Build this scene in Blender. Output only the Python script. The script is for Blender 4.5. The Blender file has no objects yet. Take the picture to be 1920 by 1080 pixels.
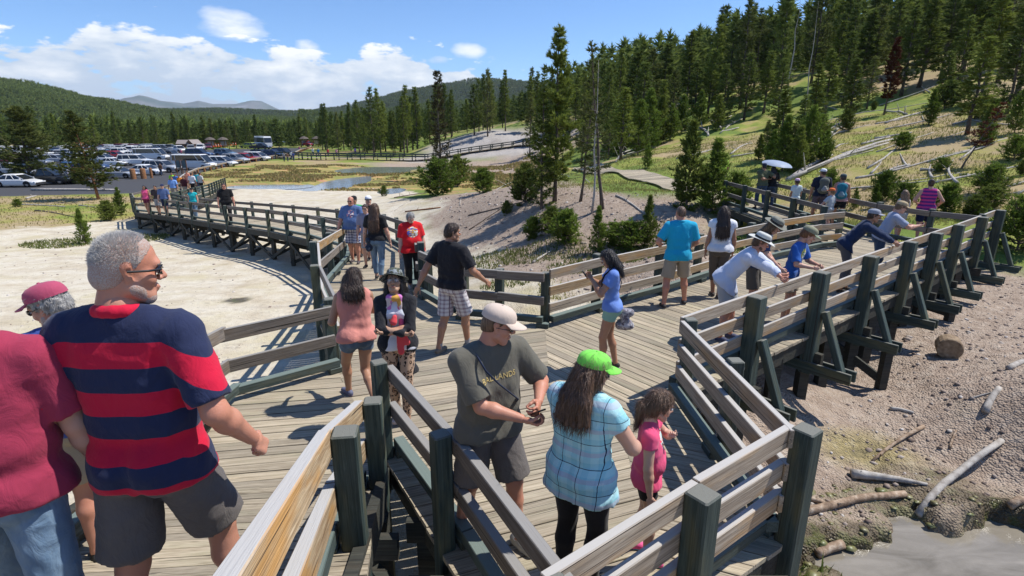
import bpy, bmesh, math, random
import numpy as np
from mathutils import Vector, Matrix
R = math.radians
SC = bpy.context.scene
COL = SC.collection
# ---------------------------------------------------------------- camera
CAMH = 3.05
cd = bpy.data.cameras.new("camera"); cam = bpy.data.objects.new("camera", cd); COL.objects.link(cam)
cam.location = (0, 0, CAMH); cam.rotation_euler = (R(90 - 16.34), 0, 0)
cd.sensor_width = 36; cd.lens = 36 * 1030 / 1920; cd.clip_start = 0.05; cd.clip_end = 30000
SC.camera = cam
# ---------------------------------------------------------------- light
SUND = Vector((0.62, 0.16, 1.0)).normalized()
SUN_EL = math.asin(SUND.z); SUN_AZ = math.atan2(SUND.x, SUND.y)
sl = bpy.data.lights.new("sun", 'SUN'); sl.energy = 4.3; sl.angle = R(0.5); sl.color = (1, 0.955, 0.89)
so = bpy.data.objects.new("sun", sl); COL.objects.link(so); so.location = (0, 0, 60)
so.rotation_euler = SUND.to_track_quat('Z', 'Y').to_euler()
SC.view_settings.view_transform = 'Standard'; SC.view_settings.look = 'None'
SC.view_settings.gamma = 1; SC.view_settings.exposure = 0.42
SC.render.engine = 'CYCLES'
try:
    SC.cycles.max_bounces = 5; SC.cycles.transparent_max_bounces = 8; SC.cycles.diffuse_bounces = 2
    SC.cycles.glossy_bounces = 2; SC.cycles.transmission_bounces = 3; SC.cycles.volume_bounces = 0
    SC.cycles.use_denoising = True; SC.cycles.caustics_reflective = False; SC.cycles.caustics_refractive = False
except Exception: pass

class NT:
    """tiny node helper"""
    def __init__(s, nt): s.nt = nt; s.n = nt.nodes; s.l = nt.links
    def add(s, t, **kw):
        nd = s.n.new(t)
        for k, v in kw.items():
            if k.startswith('i_'):
                key = k[2:]
                key = int(key) if key.isdigit() else key.replace('_', ' ')
                s.set(nd, key, v)
            else: setattr(nd, k, v)
        return nd
    def set(s, nd, key, v):
        inp = nd.inputs[key]
        if hasattr(v, 'bl_idname') and hasattr(v, 'outputs'): s.l.new(v.outputs[0], inp)
        elif isinstance(v, bpy.types.NodeSocket): s.l.new(v, inp)
        else:
            if isinstance(v, (tuple, list)) and len(v) == 3 and inp.type == 'RGBA': v = (*v, 1)
            inp.default_value = v
    def math(s, op, a, b=None, c=None, clamp=False):
        nd = s.n.new('ShaderNodeMath'); nd.operation = op; nd.use_clamp = clamp
        s.set(nd, 0, a)
        if b is not None: s.set(nd, 1, b)
        if c is not None: s.set(nd, 2, c)
        return nd.outputs[0]
    def mix(s, f, a, b, blend='MIX'):
        nd = s.n.new('ShaderNodeMix'); nd.data_type = 'RGBA'; nd.blend_type = blend
        for k, v in ((0, f), (6, a), (7, b)):
            s.set(nd, k, v)
        return nd.outputs[2]
    def ramp(s, f, stops, interp='LINEAR'):
        nd = s.n.new('ShaderNodeValToRGB'); cr = nd.color_ramp; cr.interpolation = interp
        while len(cr.elements) < len(stops): cr.elements.new(0.5)
        for e, (p, c) in zip(cr.elements, stops):
            e.position = p; e.color = (*c, 1) if isinstance(c, (tuple, list)) else (c, c, c, 1)
        s.set(nd, 0, f); return nd.outputs[0]
    def noise(s, vec, scale, detail=3, rough=.55, dist=0.0, dim='3D', out=0):
        nd = s.n.new('ShaderNodeTexNoise'); nd.noise_dimensions = dim
        if vec is not None: s.l.new(vec, nd.inputs['Vector'])
        nd.inputs['Scale'].default_value = scale; nd.inputs['Detail'].default_value = detail
        nd.inputs['Roughness'].default_value = rough; nd.inputs['Distortion'].default_value = dist
        return nd.outputs[out]
    def mapping(s, vec, scale=(1, 1, 1), loc=(0, 0, 0), rot=(0, 0, 0)):
        nd = s.n.new('ShaderNodeMapping'); s.l.new(vec, nd.inputs[0])
        s.set(nd, 'Location', loc); nd.inputs['Rotation'].default_value = rot; nd.inputs['Scale'].default_value = scale
        return nd.outputs[0]
    def coord(s, which='Object'): return s.n.new('ShaderNodeTexCoord').outputs[which]
    def sep(s, v): nd = s.n.new('ShaderNodeSeparateXYZ'); s.l.new(v, nd.inputs[0]); return nd.outputs
    def comb(s, x, y, z):
        nd = s.n.new('ShaderNodeCombineXYZ'); s.set(nd, 0, x); s.set(nd, 1, y); s.set(nd, 2, z); return nd.outputs[0]
    def attr(s, name, out='Vector'): nd = s.n.new('ShaderNodeAttribute'); nd.attribute_name = name; return nd.outputs[out]
    def bump(s, h, strength=.3, dist=.01):
        nd = s.n.new('ShaderNodeBump'); s.set(nd, 'Height', h); nd.inputs['Strength'].default_value = strength
        nd.inputs['Distance'].default_value = dist; return nd.outputs[0]

MATS = {}
def material(name, fn=None, col=None, rough=.8, spec=.3, metal=0.0, **kw):
    if name in MATS: return MATS[name]
    m = bpy.data.materials.new(name); m.use_nodes = True
    t = NT(m.node_tree); b = t.n['Principled BSDF']
    b.inputs['Roughness'].default_value = rough; b.inputs['Specular IOR Level'].default_value = spec
    b.inputs['Metallic'].default_value = metal
    if col is not None: b.inputs['Base Color'].default_value = (*col, 1)
    for k, v in kw.items(): t.set(b, k.replace('_', ' '), v)
    if fn: fn(t, b)
    MATS[name] = m; return m

# ---------------------------------------------------------------- world: sky with a bank of cumulus
w = bpy.data.worlds.new("World"); SC.world = w; w.use_nodes = True
t = NT(w.node_tree); bg = t.n['Background']
sky = t.add('ShaderNodeTexSky', sky_type='NISHITA', sun_disc=False, sun_elevation=SUN_EL, sun_rotation=SUN_AZ,
            altitude=2300, air_density=1.0, dust_density=0.35, ozone_density=1.6)
g = t.coord('Generated'); sx, sy, sz = t.sep(g)
az = t.math('ARCTAN2', sx, sy)                      # 0 = ahead, negative = to the west
el = t.math('ARCSINE', sz)
elq = t.math('MULTIPLY', el, 2.6)
cv = t.comb(t.math('MULTIPLY', az, 1.0), elq, 0.0)
n1 = t.noise(t.mapping(cv, loc=(3.1, 1.3, 0.2)), 10.0, 9, .58, .15)
n2 = t.noise(t.mapping(cv, loc=(7.7, 2.3, 5.2)), 3.2, 4, .5)
n3 = t.noise(t.mapping(cv, scale=(.55, 2.2, 1), loc=(1.7, 8.3, 2.2)), 9.0, 7, .6)
azn = t.math('ADD', t.math('MULTIPLY', az, 0.5), 0.5)   # -1..1 rad -> 0..1
# outline of the cloud tops: elevation (rad) against azimuth
env = t.ramp(azn, [(0.0, .085), (.145, .102), (.175, .110), (.20, .138), (.25, .122), (.295, .114), (.343, .108), (.407, .122), (.45, .098), (.495, .076), (.55, .05), (1, .05)])
top = t.math('ADD', env, t.math('MULTIPLY', t.math('SUBTRACT', n2, .5), .05))
under = t.math('MULTIPLY', t.math('SUBTRACT', top, el), 9.0)   # >0 below the tops
dens = t.math('ADD', t.math('MULTIPLY', t.math('SUBTRACT', n1, .475), 1.6), t.math('MINIMUM', under, .16))
d1 = t.math('MULTIPLY', dens, 12.0, clamp=True)
# far layer of thin bands low over the horizon
low = t.math('MULTIPLY', t.math('SUBTRACT', .085, el), 14.0, clamp=True)
d2 = t.math('MULTIPLY', t.math('MULTIPLY', t.math('SUBTRACT', n3, .36), 6.0, clamp=True), low)
d2 = t.math('MULTIPLY', d2, .75)
right = t.ramp(azn, [(0, 1.0), (.49, 1.0), (.53, 0.0), (1, 0.0)])
dd = t.math('MULTIPLY', t.math('MAXIMUM', d1, d2), right)
# a few loose puffs
puff = None
for (a0, e0, ra, re) in ((-.436, .148, .05, .026), (-.075, .1215, .028, .013), (-.33, .122, .02, .012), (-.125, .107, .02, .008)):
    da = t.math('DIVIDE', t.math('SUBTRACT', az, a0), ra); de = t.math('DIVIDE', t.math('SUBTRACT', el, e0), re)
    r2 = t.math('ADD', t.math('MULTIPLY', da, da), t.math('MULTIPLY', de, de))
    p_ = t.math('MULTIPLY', t.math('ADD', t.math('SUBTRACT', .75, t.math('MULTIPLY', r2, .8)), t.math('MULTIPLY', t.math('SUBTRACT', n1, .5), 3.4)), 1.0, clamp=True)
    puff = p_ if puff is None else t.math('MAXIMUM', puff, p_)
dd = t.math('MULTIPLY', t.math('MAXIMUM', dd, t.math('MULTIPLY', puff, .85)), .97)
shade = t.math('ADD', t.math('MULTIPLY', t.math('SUBTRACT', n1, .44), 4.2), t.math('MULTIPLY', t.math('SUBTRACT', .34, under), .9), clamp=True)
ccol = t.mix(shade, (3.5, 4.1, 4.9), (6.3, 6.4, 6.4))
skyc = t.mix(1.0, sky.outputs[0], (0.58, 0.76, 0.96), 'MULTIPLY')
wc = t.mix(dd, skyc, ccol)
t.set(bg, 0, wc); bg.inputs[1].default_value = 0.14

# ---------------------------------------------------------------- object helpers
def tag(o, label=None, cat=None, group=None, kind=None):
    if label: o['label'] = label
    if cat: o['category'] = cat
    if group: o['group'] = group
    if kind: o['kind'] = kind
    return o
def link(o, parent=None):
    COL.objects.link(o)
    if parent is not None: o.parent = parent
    return o
def empty(name, loc=(0, 0, 0), rz=0.0, **kw):
    o = bpy.data.objects.new(name, None); o.empty_display_size = .2; COL.objects.link(o)
    o.location = loc; o.rotation_euler = (0, 0, rz); return tag(o, **kw)
def mesh_np(name, V, F, mats=None, midx=None, smooth=False):
    """V (n,3) array, F array (m,3|4) or list of arrays of different width"""
    me = bpy.data.meshes.new(name)
    Fs = [np.asarray(f, dtype=np.int32) for f in (F if isinstance(F, list) else [F]) if len(f)]
    V = np.asarray(V, dtype=np.float32)
    me.vertices.add(len(V)); me.vertices.foreach_set('co', V.ravel())
    nl = sum(f.size for f in Fs); nf = sum(len(f) for f in Fs)
    me.loops.add(nl); me.polygons.add(nf)
    me.loops.foreach_set('vertex_index', np.concatenate([f.ravel() for f in Fs]))
    tot = np.concatenate([np.full(len(f), f.shape[1], dtype=np.int32) for f in Fs])
    st = np.concatenate([[0], np.cumsum(tot)[:-1]]).astype(np.int32)
    me.polygons.foreach_set('loop_start', st); me.polygons.foreach_set('loop_total', tot)
    if mats:
        for m in (mats if isinstance(mats, (list, tuple)) else [mats]): me.materials.append(m)
    if midx is not None: me.polygons.foreach_set('material_index', np.asarray(midx, dtype=np.int32))
    if smooth: me.polygons.foreach_set('use_smooth', np.ones(nf, dtype=bool))
    me.update(calc_edges=True); return me
def obj(name, me, parent=None, loc=None, rot=None, **kw):
    o = bpy.data.objects.new(name, me); link(o, parent)
    if loc is not None: o.location = loc
    if rot is not None: o.rotation_euler = rot
    return tag(o, **kw)
class MB:
    """collects simple shapes into one mesh"""
    def __init__(s): s.V = []; s.F = []; s.M = []; s.n = 0
    def raw(s, V, F, mi=0):
        s.V.append(np.asarray(V, float)); s.F += [tuple(int(i) + s.n for i in f) for f in F]; s.M += [mi] * len(F); s.n += len(V)
    def box(s, c, d, mi=0, M=None, taper=1.0):
        x, y, z = [q / 2 for q in d]
        V = np.array([(sx * x * (taper if sz > 0 else 1), sy * y * (taper if sz > 0 else 1), sz * z) for sz in (-1, 1) for sy in (-1, 1) for sx in (-1, 1)])
        if M is not None: V = V @ np.array(M.to_3x3()).T
        s.raw(V + np.array(c), [(0, 2, 3, 1), (4, 5, 7, 6), (0, 1, 5, 4), (2, 6, 7, 3), (0, 4, 6, 2), (1, 3, 7, 5)], mi)
    def beam(s, a, b, w_, h_, mi=0):
        a = Vector(a); b = Vector(b); q = (b - a).to_track_quat('X', 'Z').to_matrix()
        s.box((a + b) / 2, ((b - a).length, w_, h_), mi, q)
    def tube(s, pts, rads, n=8, mi=0, caps=True, flat=1.0):
        P = [Vector(p) for p in pts]; rings = []
        if not hasattr(rads, '__len__'): rads = [rads] * len(P)
        prev = None
        for i, p in enumerate(P):
            d = (P[min(i + 1, len(P) - 1)] - P[max(i - 1, 0)]).normalized()
            if prev is None:
                u = d.orthogonal().normalized()
            else:
                u = (prev - d * prev.dot(d)).normalized()
            prev = u; v = d.cross(u)
            rings.append([p + (u * math.cos(k * 2 * math.pi / n) + v * flat * math.sin(k * 2 * math.pi / n)) * rads[i] for k in range(n)])
        V = [q for r in rings for q in r]; F = []
        for i in range(len(P) - 1):
            for k in range(n):
                F.append((i * n + k, i * n + (k + 1) % n, (i + 1) * n + (k + 1) % n, (i + 1) * n + k))
        if caps: F.append(tuple(range(n))[::-1]); F.append(tuple((len(P) - 1) * n + k for k in range(n)))
        s.raw([tuple(q) for q in V], F, mi)
    def lathe(s, prof, n=16, mi=0, M=None, sx=1, sy=1, c=(0, 0, 0)):
        V = []; F = []
        for (r, z) in prof:
            for k in range(n):
                a = k * 2 * math.pi / n; V.append((r * math.cos(a) * sx, r * math.sin(a) * sy, z))
        for i in range(len(prof) - 1):
            for k in range(n): F.append((i * n + k, i * n + (k + 1) % n, (i + 1) * n + (k + 1) % n, (i + 1) * n + k))
        V = np.array(V)
        if M is not None: V = V @ np.array(M.to_3x3()).T
        s.raw(V + np.array(c), F, mi)
    def mesh(s, name, mats, smooth=False):
        me = bpy.data.meshes.new(name)
        me.from_pydata([tuple(v) for v in np.concatenate(s.V)], [], s.F)
        for m in (mats if isinstance(mats, (list, tuple)) else [mats]): me.materials.append(m)
        me.polygons.foreach_set('material_index', s.M)
        if smooth: me.polygons.foreach_set('use_smooth', [True] * len(s.F))
        me.update(); return me
    def build(s, name, mats, parent=None, smooth=False, **kw):
        return obj(name, s.mesh(name, mats, smooth), parent, **kw)

def ray(u, v):
    f = 1030.; c_ = math.cos(R(16.34)); s_ = math.sin(R(16.34))
    return (u - 960) / 1.0, f * c_ + (540 - v) * s_, -f * s_ + (540 - v) * c_
def at(u, v, z=0.0):
    """survey helper: where the sight line through a photo pixel meets height z"""
    x, y, d = ray(u, v); k = (z - CAMH) / d; return (x * k, y * k, z)
def atY(u, v, Y):
    x, y, d = ray(u, v); k = Y / y; return (x * k, Y, CAMH + d * k)
# ================================================================ materials of the timber
def wood_nodes(t, b, c_lo, c_hi, c_warm, warm, grain=1.0, weather=0.35, top=None, rough=.82, island=False, dark=None):
    oc = t.coord('Object'); info = t.add('ShaderNodeObjectInfo')
    off = t.math('MULTIPLY', info.outputs['Random'], 37.0)
    if island:
        geo = t.add('ShaderNodeNewGeometry'); isl = geo.outputs['Random Per Island']
        off = t.math('MULTIPLY', isl, 91.0)
    v = t.mapping(oc, loc=(0, 0, 0)); add = t.add('ShaderNodeVectorMath', operation='ADD'); t.l.new(v, add.inputs[0])
    t.set(add, 1, t.comb(off, off, off)); v = add.outputs[0]
    g1 = t.noise(t.mapping(v, scale=(1.6, 26, 26)), 1.6, 5, .62, .6)
    g2 = t.noise(t.mapping(v, scale=(.7, 90, 90)), 2.0, 2, .5, .2)
    blot = t.noise(t.mapping(v, scale=(.9, 4, 4)), 1.3, 3, .6)
    c = t.mix(t.math('MULTIPLY', t.math('SUBTRACT', g1, .34), 3.0, clamp=True), c_lo, c_hi)
    c = t.mix(t.math('MULTIPLY', t.math('MULTIPLY', t.math('SUBTRACT', blot, .5), 7.0, clamp=True), warm), c, c_warm)
    c = t.mix(t.math('MULTIPLY', t.math('SUBTRACT', g2, .45), 3.2 * grain, clamp=True), c, t.mix(1.0, c, (.52, .50, .48), 'MULTIPLY'))
    crk = t.noise(t.mapping(v, scale=(.45, 55, 55)), 1.0, 2, .5, .3); c = t.mix(t.math('MULTIPLY', t.math('SUBTRACT', crk, .655), 22, clamp=True), c, (.030, .026, .022))
    nick = t.noise(t.mapping(v, scale=(1.2, 9, 9)), 4.0, 4, .65); c = t.mix(t.math('MULTIPLY', t.math('SUBTRACT', nick, .63), 9, clamp=True), c, t.mix(1.0, c, (1.55, 1.5, 1.4), 'MULTIPLY'))
    if dark:
        c = t.mix(t.math('MULTIPLY', t.math('SUBTRACT', t.noise(v, 5, 4, .65), .57), 9, clamp=True), c, dark)
    if island:
        k = t.math('MULTIPLY_ADD', isl, .46, .76)
        c = t.mix(1.0, c, t.comb(k, t.math('MULTIPLY_ADD', isl, .44, .77), t.math('MULTIPLY_ADD', isl, .38, .78)), 'MULTIPLY')
    else:
        k = t.math('MULTIPLY_ADD', info.outputs['Random'], .36, .80)
        c = t.mix(1.0, c, t.comb(k, k, k), 'MULTIPLY')
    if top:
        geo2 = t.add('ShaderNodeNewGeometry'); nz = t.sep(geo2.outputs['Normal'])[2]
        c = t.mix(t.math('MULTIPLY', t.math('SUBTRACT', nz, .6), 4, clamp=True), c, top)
    t.set(b, 'Base Color', c)
    h = t.math('ADD', t.math('MULTIPLY', g2, .6), g1)
    t.set(b, 'Normal', t.bump(h, .55, .006)); b.inputs['Roughness'].default_value = rough
M_plank = material('deck_plank_wood', lambda t, b: wood_nodes(t, b, (.31, .26, .19), (.48, .415, .32), (.33, .31, .215), .45, 1.0, island=True), spec=.2)
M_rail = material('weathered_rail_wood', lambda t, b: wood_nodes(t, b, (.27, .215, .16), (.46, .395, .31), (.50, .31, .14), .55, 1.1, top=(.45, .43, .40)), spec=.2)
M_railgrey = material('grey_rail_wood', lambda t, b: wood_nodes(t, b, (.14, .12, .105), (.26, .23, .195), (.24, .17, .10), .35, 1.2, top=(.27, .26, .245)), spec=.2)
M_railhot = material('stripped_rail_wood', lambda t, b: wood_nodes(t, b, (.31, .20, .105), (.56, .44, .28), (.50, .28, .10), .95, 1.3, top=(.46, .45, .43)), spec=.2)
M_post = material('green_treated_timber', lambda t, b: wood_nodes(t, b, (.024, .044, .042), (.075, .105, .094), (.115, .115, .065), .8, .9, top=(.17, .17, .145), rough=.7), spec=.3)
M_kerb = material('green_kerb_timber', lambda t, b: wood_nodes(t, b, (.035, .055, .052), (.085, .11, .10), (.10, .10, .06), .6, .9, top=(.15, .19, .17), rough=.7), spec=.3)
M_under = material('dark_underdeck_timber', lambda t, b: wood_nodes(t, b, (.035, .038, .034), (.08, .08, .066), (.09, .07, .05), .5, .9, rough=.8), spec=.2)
# ================================================================ ground
GC = np.array([
 # white flat to the left
 (-3,3,-1.35),(-7,3,-1.5),(-6,8,-1.62),(-4.5,12,-1.8),(-9,11,-1.85),(-14,8,-1.7),(-10,16,-2.15),(-20,14,-2.0),(-20,20,-2.5),(-11,22,-2.6),(-7,18,-2.3),(-15,26,-2.95),
 (-22,30,-3.2),(-30,27,-2.9),(-30,38,-3.3),(-40,30,-2.7),(-45,45,-3.3),(-55,32,-2.6),(-12,36,-3.1),(-8,26,-2.7),(-10,60,-3.3),(-3,50,-3.0),(5,80,-3.3),(-40,70,-3.35),(-15,90,-3.35),(-60,60,-3.35),
 (-100,60,-3.35),(-100,110,-3.5),(-60,100,-3.35),(-40,150,-3.6),(-80,180,-4),(-140,150,-4),(0,105,-3.4),(-15,118,-3.4),(-150,60,-3),
 # gully under the junction
 (-2,8,-1.55),(0,5,-1.5),(0,0,-1.4),(-3,-4,-1.2),(3,-3,-1.4),(1.2,10,-1.3),(0,13,-1.5),(-1.5,18,-1.95),(-2,24,-2.3),(-4,30,-2.7),
 # bank with trees
 (3.2,13.5,-1.15),(5,15.6,-.85),(3.5,18.5,-1.15),(1.0,19.5,-1.6),(3.8,24.5,-.30),(6,22,-.35),(8.6,24,-.05),(6,30,.10),(2,30,-.35),(-1,33,-1.1),(-4,39,-1.7),(-7,46,-2.4),(2,42,-.9),(8,44,.3),
 (7.5,17.5,-.5),(9.5,18,-.45),(9.5,22,-.2),(9.5,27,.02),
 # right hand flat with the mud pool
 (2.3,3,-1.5),(4.4,4.7,-1.62),(3.6,3.2,-1.62),(6.6,3.4,-1.5),(4,7,-1.18),(6.4,5.9,-1.25),(8,7,-1.08),(11,6,-1.0),(8,9.5,-.88),(12,10,-.75),(9.5,11,-.75),(6,9,-1.0),(3,8.5,-1.25),(13.5,12.8,-.45),(16,8,-.5),(20,3,0),(12,0,-1.0),
 (13,16,-.22),(12,19,-.12),(12,24,.1),(17,14,.25),(20,20,1.1),(15,22,.35),(24,14,1.8),(35,5,4.0),
 # hillside
 (20,32,1.8),(14,32,.6),(28,25,2.9),(40,30,5.4),(28,45,3.2),(37,58,4.6),(25,62,2.6),(15,60,.6),(46,45,6.6),(60,40,9.5),(60,70,11.5),(39,97,9.6),(50,85,11),(25,100,5.5),(12,90,1.0),(80,60,14.5),(95,95,19),(60,120,13.5),(35,140,10),(130,60,24),(120,140,24),(70,20,10),(110,10,20),
 (15,130,6.0),(60,180,14.5),(130,220,29),(20,180,10),(60,250,17),(0,160,1.5),
 # pale mound beyond the flat
 (-20,124,-2.8),(-14,129,-.4),(-5,131,1.7),(5,131,2.0),(-5,142,2.6),(8,122,.2),(-14,145,1.0),(-30,140,-3.0),(-35,170,-2.5),(-10,180,.5),
 (-60,250,-4),(-200,250,-4),(-250,120,-3),(-300,300,-5),(0,300,5),(-120,350,-5),(200,50,36),(250,250,50),(-200,0,0),(100,-60,15),(0,-60,2),(-80,-50,2),(200,380,44),(0,400,8),(-300,400,-6),(80,380,22)
], float)
def _tps_fit(P, lam=.02):
    n = len(P); X = P[:, :2] / 40.0; d2 = ((X[:, None] - X[None]) ** 2).sum(-1)
    K = np.sqrt(d2 + .0004); K = -K + lam * np.eye(n) * -1
    Pm = np.c_[np.ones(n), X]; Aa = np.zeros((n + 3, n + 3)); Aa[:n, :n] = K; Aa[:n, n:] = Pm; Aa[n:, :n] = Pm.T
    b = np.zeros(n + 3); b[:n] = P[:, 2]; return X, np.linalg.solve(Aa, b)
_TX, _TW = _tps_fit(GC)
def tps(x, y):
    x = np.asarray(x, float).ravel() / 40.0; y = np.asarray(y, float).ravel() / 40.0
    out = np.empty(len(x)); n = len(_TX)
    for i in range(0, len(x), 20000):
        xx, yy = x[i:i + 20000], y[i:i + 20000]
        d = np.sqrt((xx[:, None] - _TX[:, 0]) ** 2 + (yy[:, None] - _TX[:, 1]) ** 2 + .0004)
        out[i:i + 20000] = -d @ _TW[:n] + _TW[n] + xx * _TW[n + 1] + yy * _TW[n + 2]
    return out
class VN:  # value noise, numpy
    def __init__(s, seed): s.t = np.random.RandomState(seed).rand(256, 256)
    def __call__(s, x, y):
        xi = np.floor(x).astype(int); yi = np.floor(y).astype(int); fx = x - xi; fy = y - yi
        fx = fx * fx * (3 - 2 * fx); fy = fy * fy * (3 - 2 * fy); T = s.t
        a = T[xi & 255, yi & 255]; b = T[(xi + 1) & 255, yi & 255]; c = T[xi & 255, (yi + 1) & 255]; d = T[(xi + 1) & 255, (yi + 1) & 255]
        return (a * (1 - fx) + b * fx) * (1 - fy) + (c * (1 - fx) + d * fx) * fy - .5
    def fbm(s, x, y, o=4, g=.5):
        r = 0; a = 1.0
        for k in range(o): r = r + a * s(x * 2 ** k + k * 17.3, y * 2 ** k + k * 5.1); a *= g
        return r
vn = VN(4); vn2 = VN(9); VN2 = VN(21)
def pool_sd(x, y):
    """signed outline of the near mud pool, <0 inside"""
    a = np.arctan2(y - 4.7, x - 4.85); r = np.hypot((x - 4.85) * .78, (y - 4.7) * .86)
    return r + VN2.fbm(np.asarray(x) * 2.3, np.asarray(y) * 2.3, 4) * .42 - (1.02 + .18 * np.sin(2 * a + .6) + .10 * np.sin(5 * a) + .06 * np.sin(9 * a + 1))
def ground_z(x, y):
    x = np.asarray(x, float); y = np.asarray(y, float); sh = x.shape; xf, yf = x.ravel(), y.ravel()
    z = tps(xf, yf)
    d = np.hypot(xf, yf)
    far = np.clip((d - 30) / 60, 0, 1)
    bankish = np.clip((xf + 2) / 5, 0, 1)
    z += (vn.fbm(xf * .35, yf * .35, 4) * (.05 + .20 * bankish)) * (1 + far * 2.0)
    rough = np.clip(1 - (d - 10) / 25, 0, 1)
    z += vn2.fbm(xf * 3.1, yf * 3.1, 4, .6) * .035 * rough * (.35 + bankish)
    flat = np.clip((-xf - 20) / 10, 0, 1) * np.clip((yf - 42) / 6, 0, 1)         # the paved lot is level
    lot = -3.35 - .0 * yf
    z = z * (1 - flat * (d < 190)) + lot * flat * (d < 190)
    # white flat stays flat
    s = pool_sd(xf, yf); near_ = np.exp(-np.maximum(s, 0) ** 2 / 2.2); nb = np.maximum(z, -1.60 + .10 * np.clip(s, 0, 1.5) + vn2.fbm(xf * 3.1, yf * 3.1, 4, .6) * .05); z = z * (1 - near_) + nb * near_
    k = np.clip(-s / .10 + .1, 0, 1); rim = np.exp(-((s - .22) / .16) ** 2)
    z = z * (1 - k) + (-1.80) * k + rim * .05
    ledge = np.clip((s + .02) / .10, 0, 1) * np.clip((xf - 5.0) / .7, 0, 1) * np.exp(-np.maximum(s, 0) / .7)
    z += ledge * .16
    # far pond basins
    for (cx, cy, rx, ry) in PONDS:
        q = ((xf - cx) / rx) ** 2 + ((yf - cy) / ry) ** 2
        z -= .30 * np.clip(1.15 - q, 0, 1)
    return z.reshape(sh)
PONDS = [(-21.5, 70, 3.4, 10.5), (-29.5, 64.5, 6.5, 4.2), (-22.5, 62.5, 4.0, 2.6), (-20.5, 90, 11, 7.5), (-12.5, 58, 1.5, 3)]
def grad(a, b, n, c, p):  # graded coordinates, dense round c
    u = np.linspace(-1, 1, n); s = np.sinh(u * p) / np.sinh(p); return np.where(s < 0, c + s * (c - a), c + s * (b - c))
gx = grad(-320, 300, 640, 1.5, 5.6); gy = grad(-30, 420, 700, 6.0, 6.2)
gy = np.unique(np.concatenate([np.linspace(-30, 1, 40), gy[gy > 1]]))
XX, YY = np.meshgrid(gx, gy, indexing='xy'); ZZ = ground_z(XX, YY)
_gi = lambda x, y: (np.clip(np.searchsorted(gx, x) - 1, 0, len(gx) - 2), np.clip(np.searchsorted(gy, y) - 1, 0, len(gy) - 2))
def GZ(x, y):
    i, j = _gi(x, y); fx = (x - gx[i]) / (gx[i + 1] - gx[i]); fy = (y - gy[j]) / (gy[j + 1] - gy[j])
    fx = np.clip(fx, 0, 1); fy = np.clip(fy, 0, 1)
    return (ZZ[j, i] * (1 - fx) + ZZ[j, i + 1] * fx) * (1 - fy) + (ZZ[j + 1, i] * (1 - fx) + ZZ[j + 1, i + 1] * fx) * fy
nx, ny = len(gx), len(gy)
idx = np.arange(nx * ny).reshape(ny, nx)
Fq = np.stack([idx[:-1, :-1], idx[:-1, 1:], idx[1:, 1:], idx[1:, :-1]], -1).reshape(-1, 4)
# what covers the ground where: g = grass, s = white sinter, a = asphalt, r = red brown marsh, m = yellow algae
def smooth(a, b, x): q = np.clip((x - a) / (b - a), 0, 1); return q * q * (3 - 2 * q)
def poly_sd(x, y, pts):
    d = np.full(x.shape, 1e9); ins = np.zeros(x.shape, bool); n = len(pts)
    for i in range(n):
        (x1, y1), (x2, y2) = pts[i], pts[(i + 1) % n]; ex, ey = x2 - x1, y2 - y1
        k = np.clip(((x - x1) * ex + (y - y1) * ey) / (ex * ex + ey * ey), 0, 1)
        d = np.minimum(d, np.hypot(x - x1 - k * ex, y - y1 - k * ey))
        c = ((y1 <= y) != (y2 <= y)) & (x < (x2 - x1) * (y - y1) / (y2 - y1 + 1e-12) + x1); ins ^= c
    return np.where(ins, -d, d)
nz = vn.fbm(XX * .22 + 9, YY * .22, 4); nz2 = vn2.fbm(XX * .9, YY * .9, 3); nz3 = vn.fbm(XX * .06, YY * .06 + 4, 3)
sinter_poly = [(-3.2, -20), (1.6, -3), (1.2, 5), (2.0, 9.4), (1.6, 13), (-.8, 20), (-3.2, 30), (-6, 40), (-8.5, 46), (-9, 56), (-16, 61), (-34, 61), (-30, 50), (-25, 42), (-30, 36), (-36, 30), (-60, 27), (-120, 24), (-120, -20)]
sd = poly_sd(XX, YY, sinter_poly); W_s = smooth(.45, -.45, sd + nz * 3.0 + nz2 * 1.6)
lot_poly = [(-240, 52), (-60, 50.5), (-36, 56), (-40, 66), (-45, 80), (-49, 100), (-49.5, 125), (-54, 142), (-74, 208), (-95, 192), (-116, 168), (-128, 140), (-240, 134)]
W_a = smooth(.4, -.4, poly_sd(XX, YY, lot_poly))
pav = smooth(.3, -.3, poly_sd(XX, YY, [(-34.5, 56), (-29.5, 57.6), (-29.5, 60), (-34, 61)]))
W_a = np.maximum(W_a, pav)
marsh_poly = [(-41, 70), (-28, 63), (-12, 58), (-2, 53), (6, 58), (9, 84), (0, 97), (-30, 98), (-46, 106), (-44, 84)]
W_r = smooth(2, -2, poly_sd(XX, YY, marsh_poly) + nz * 8)
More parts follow.
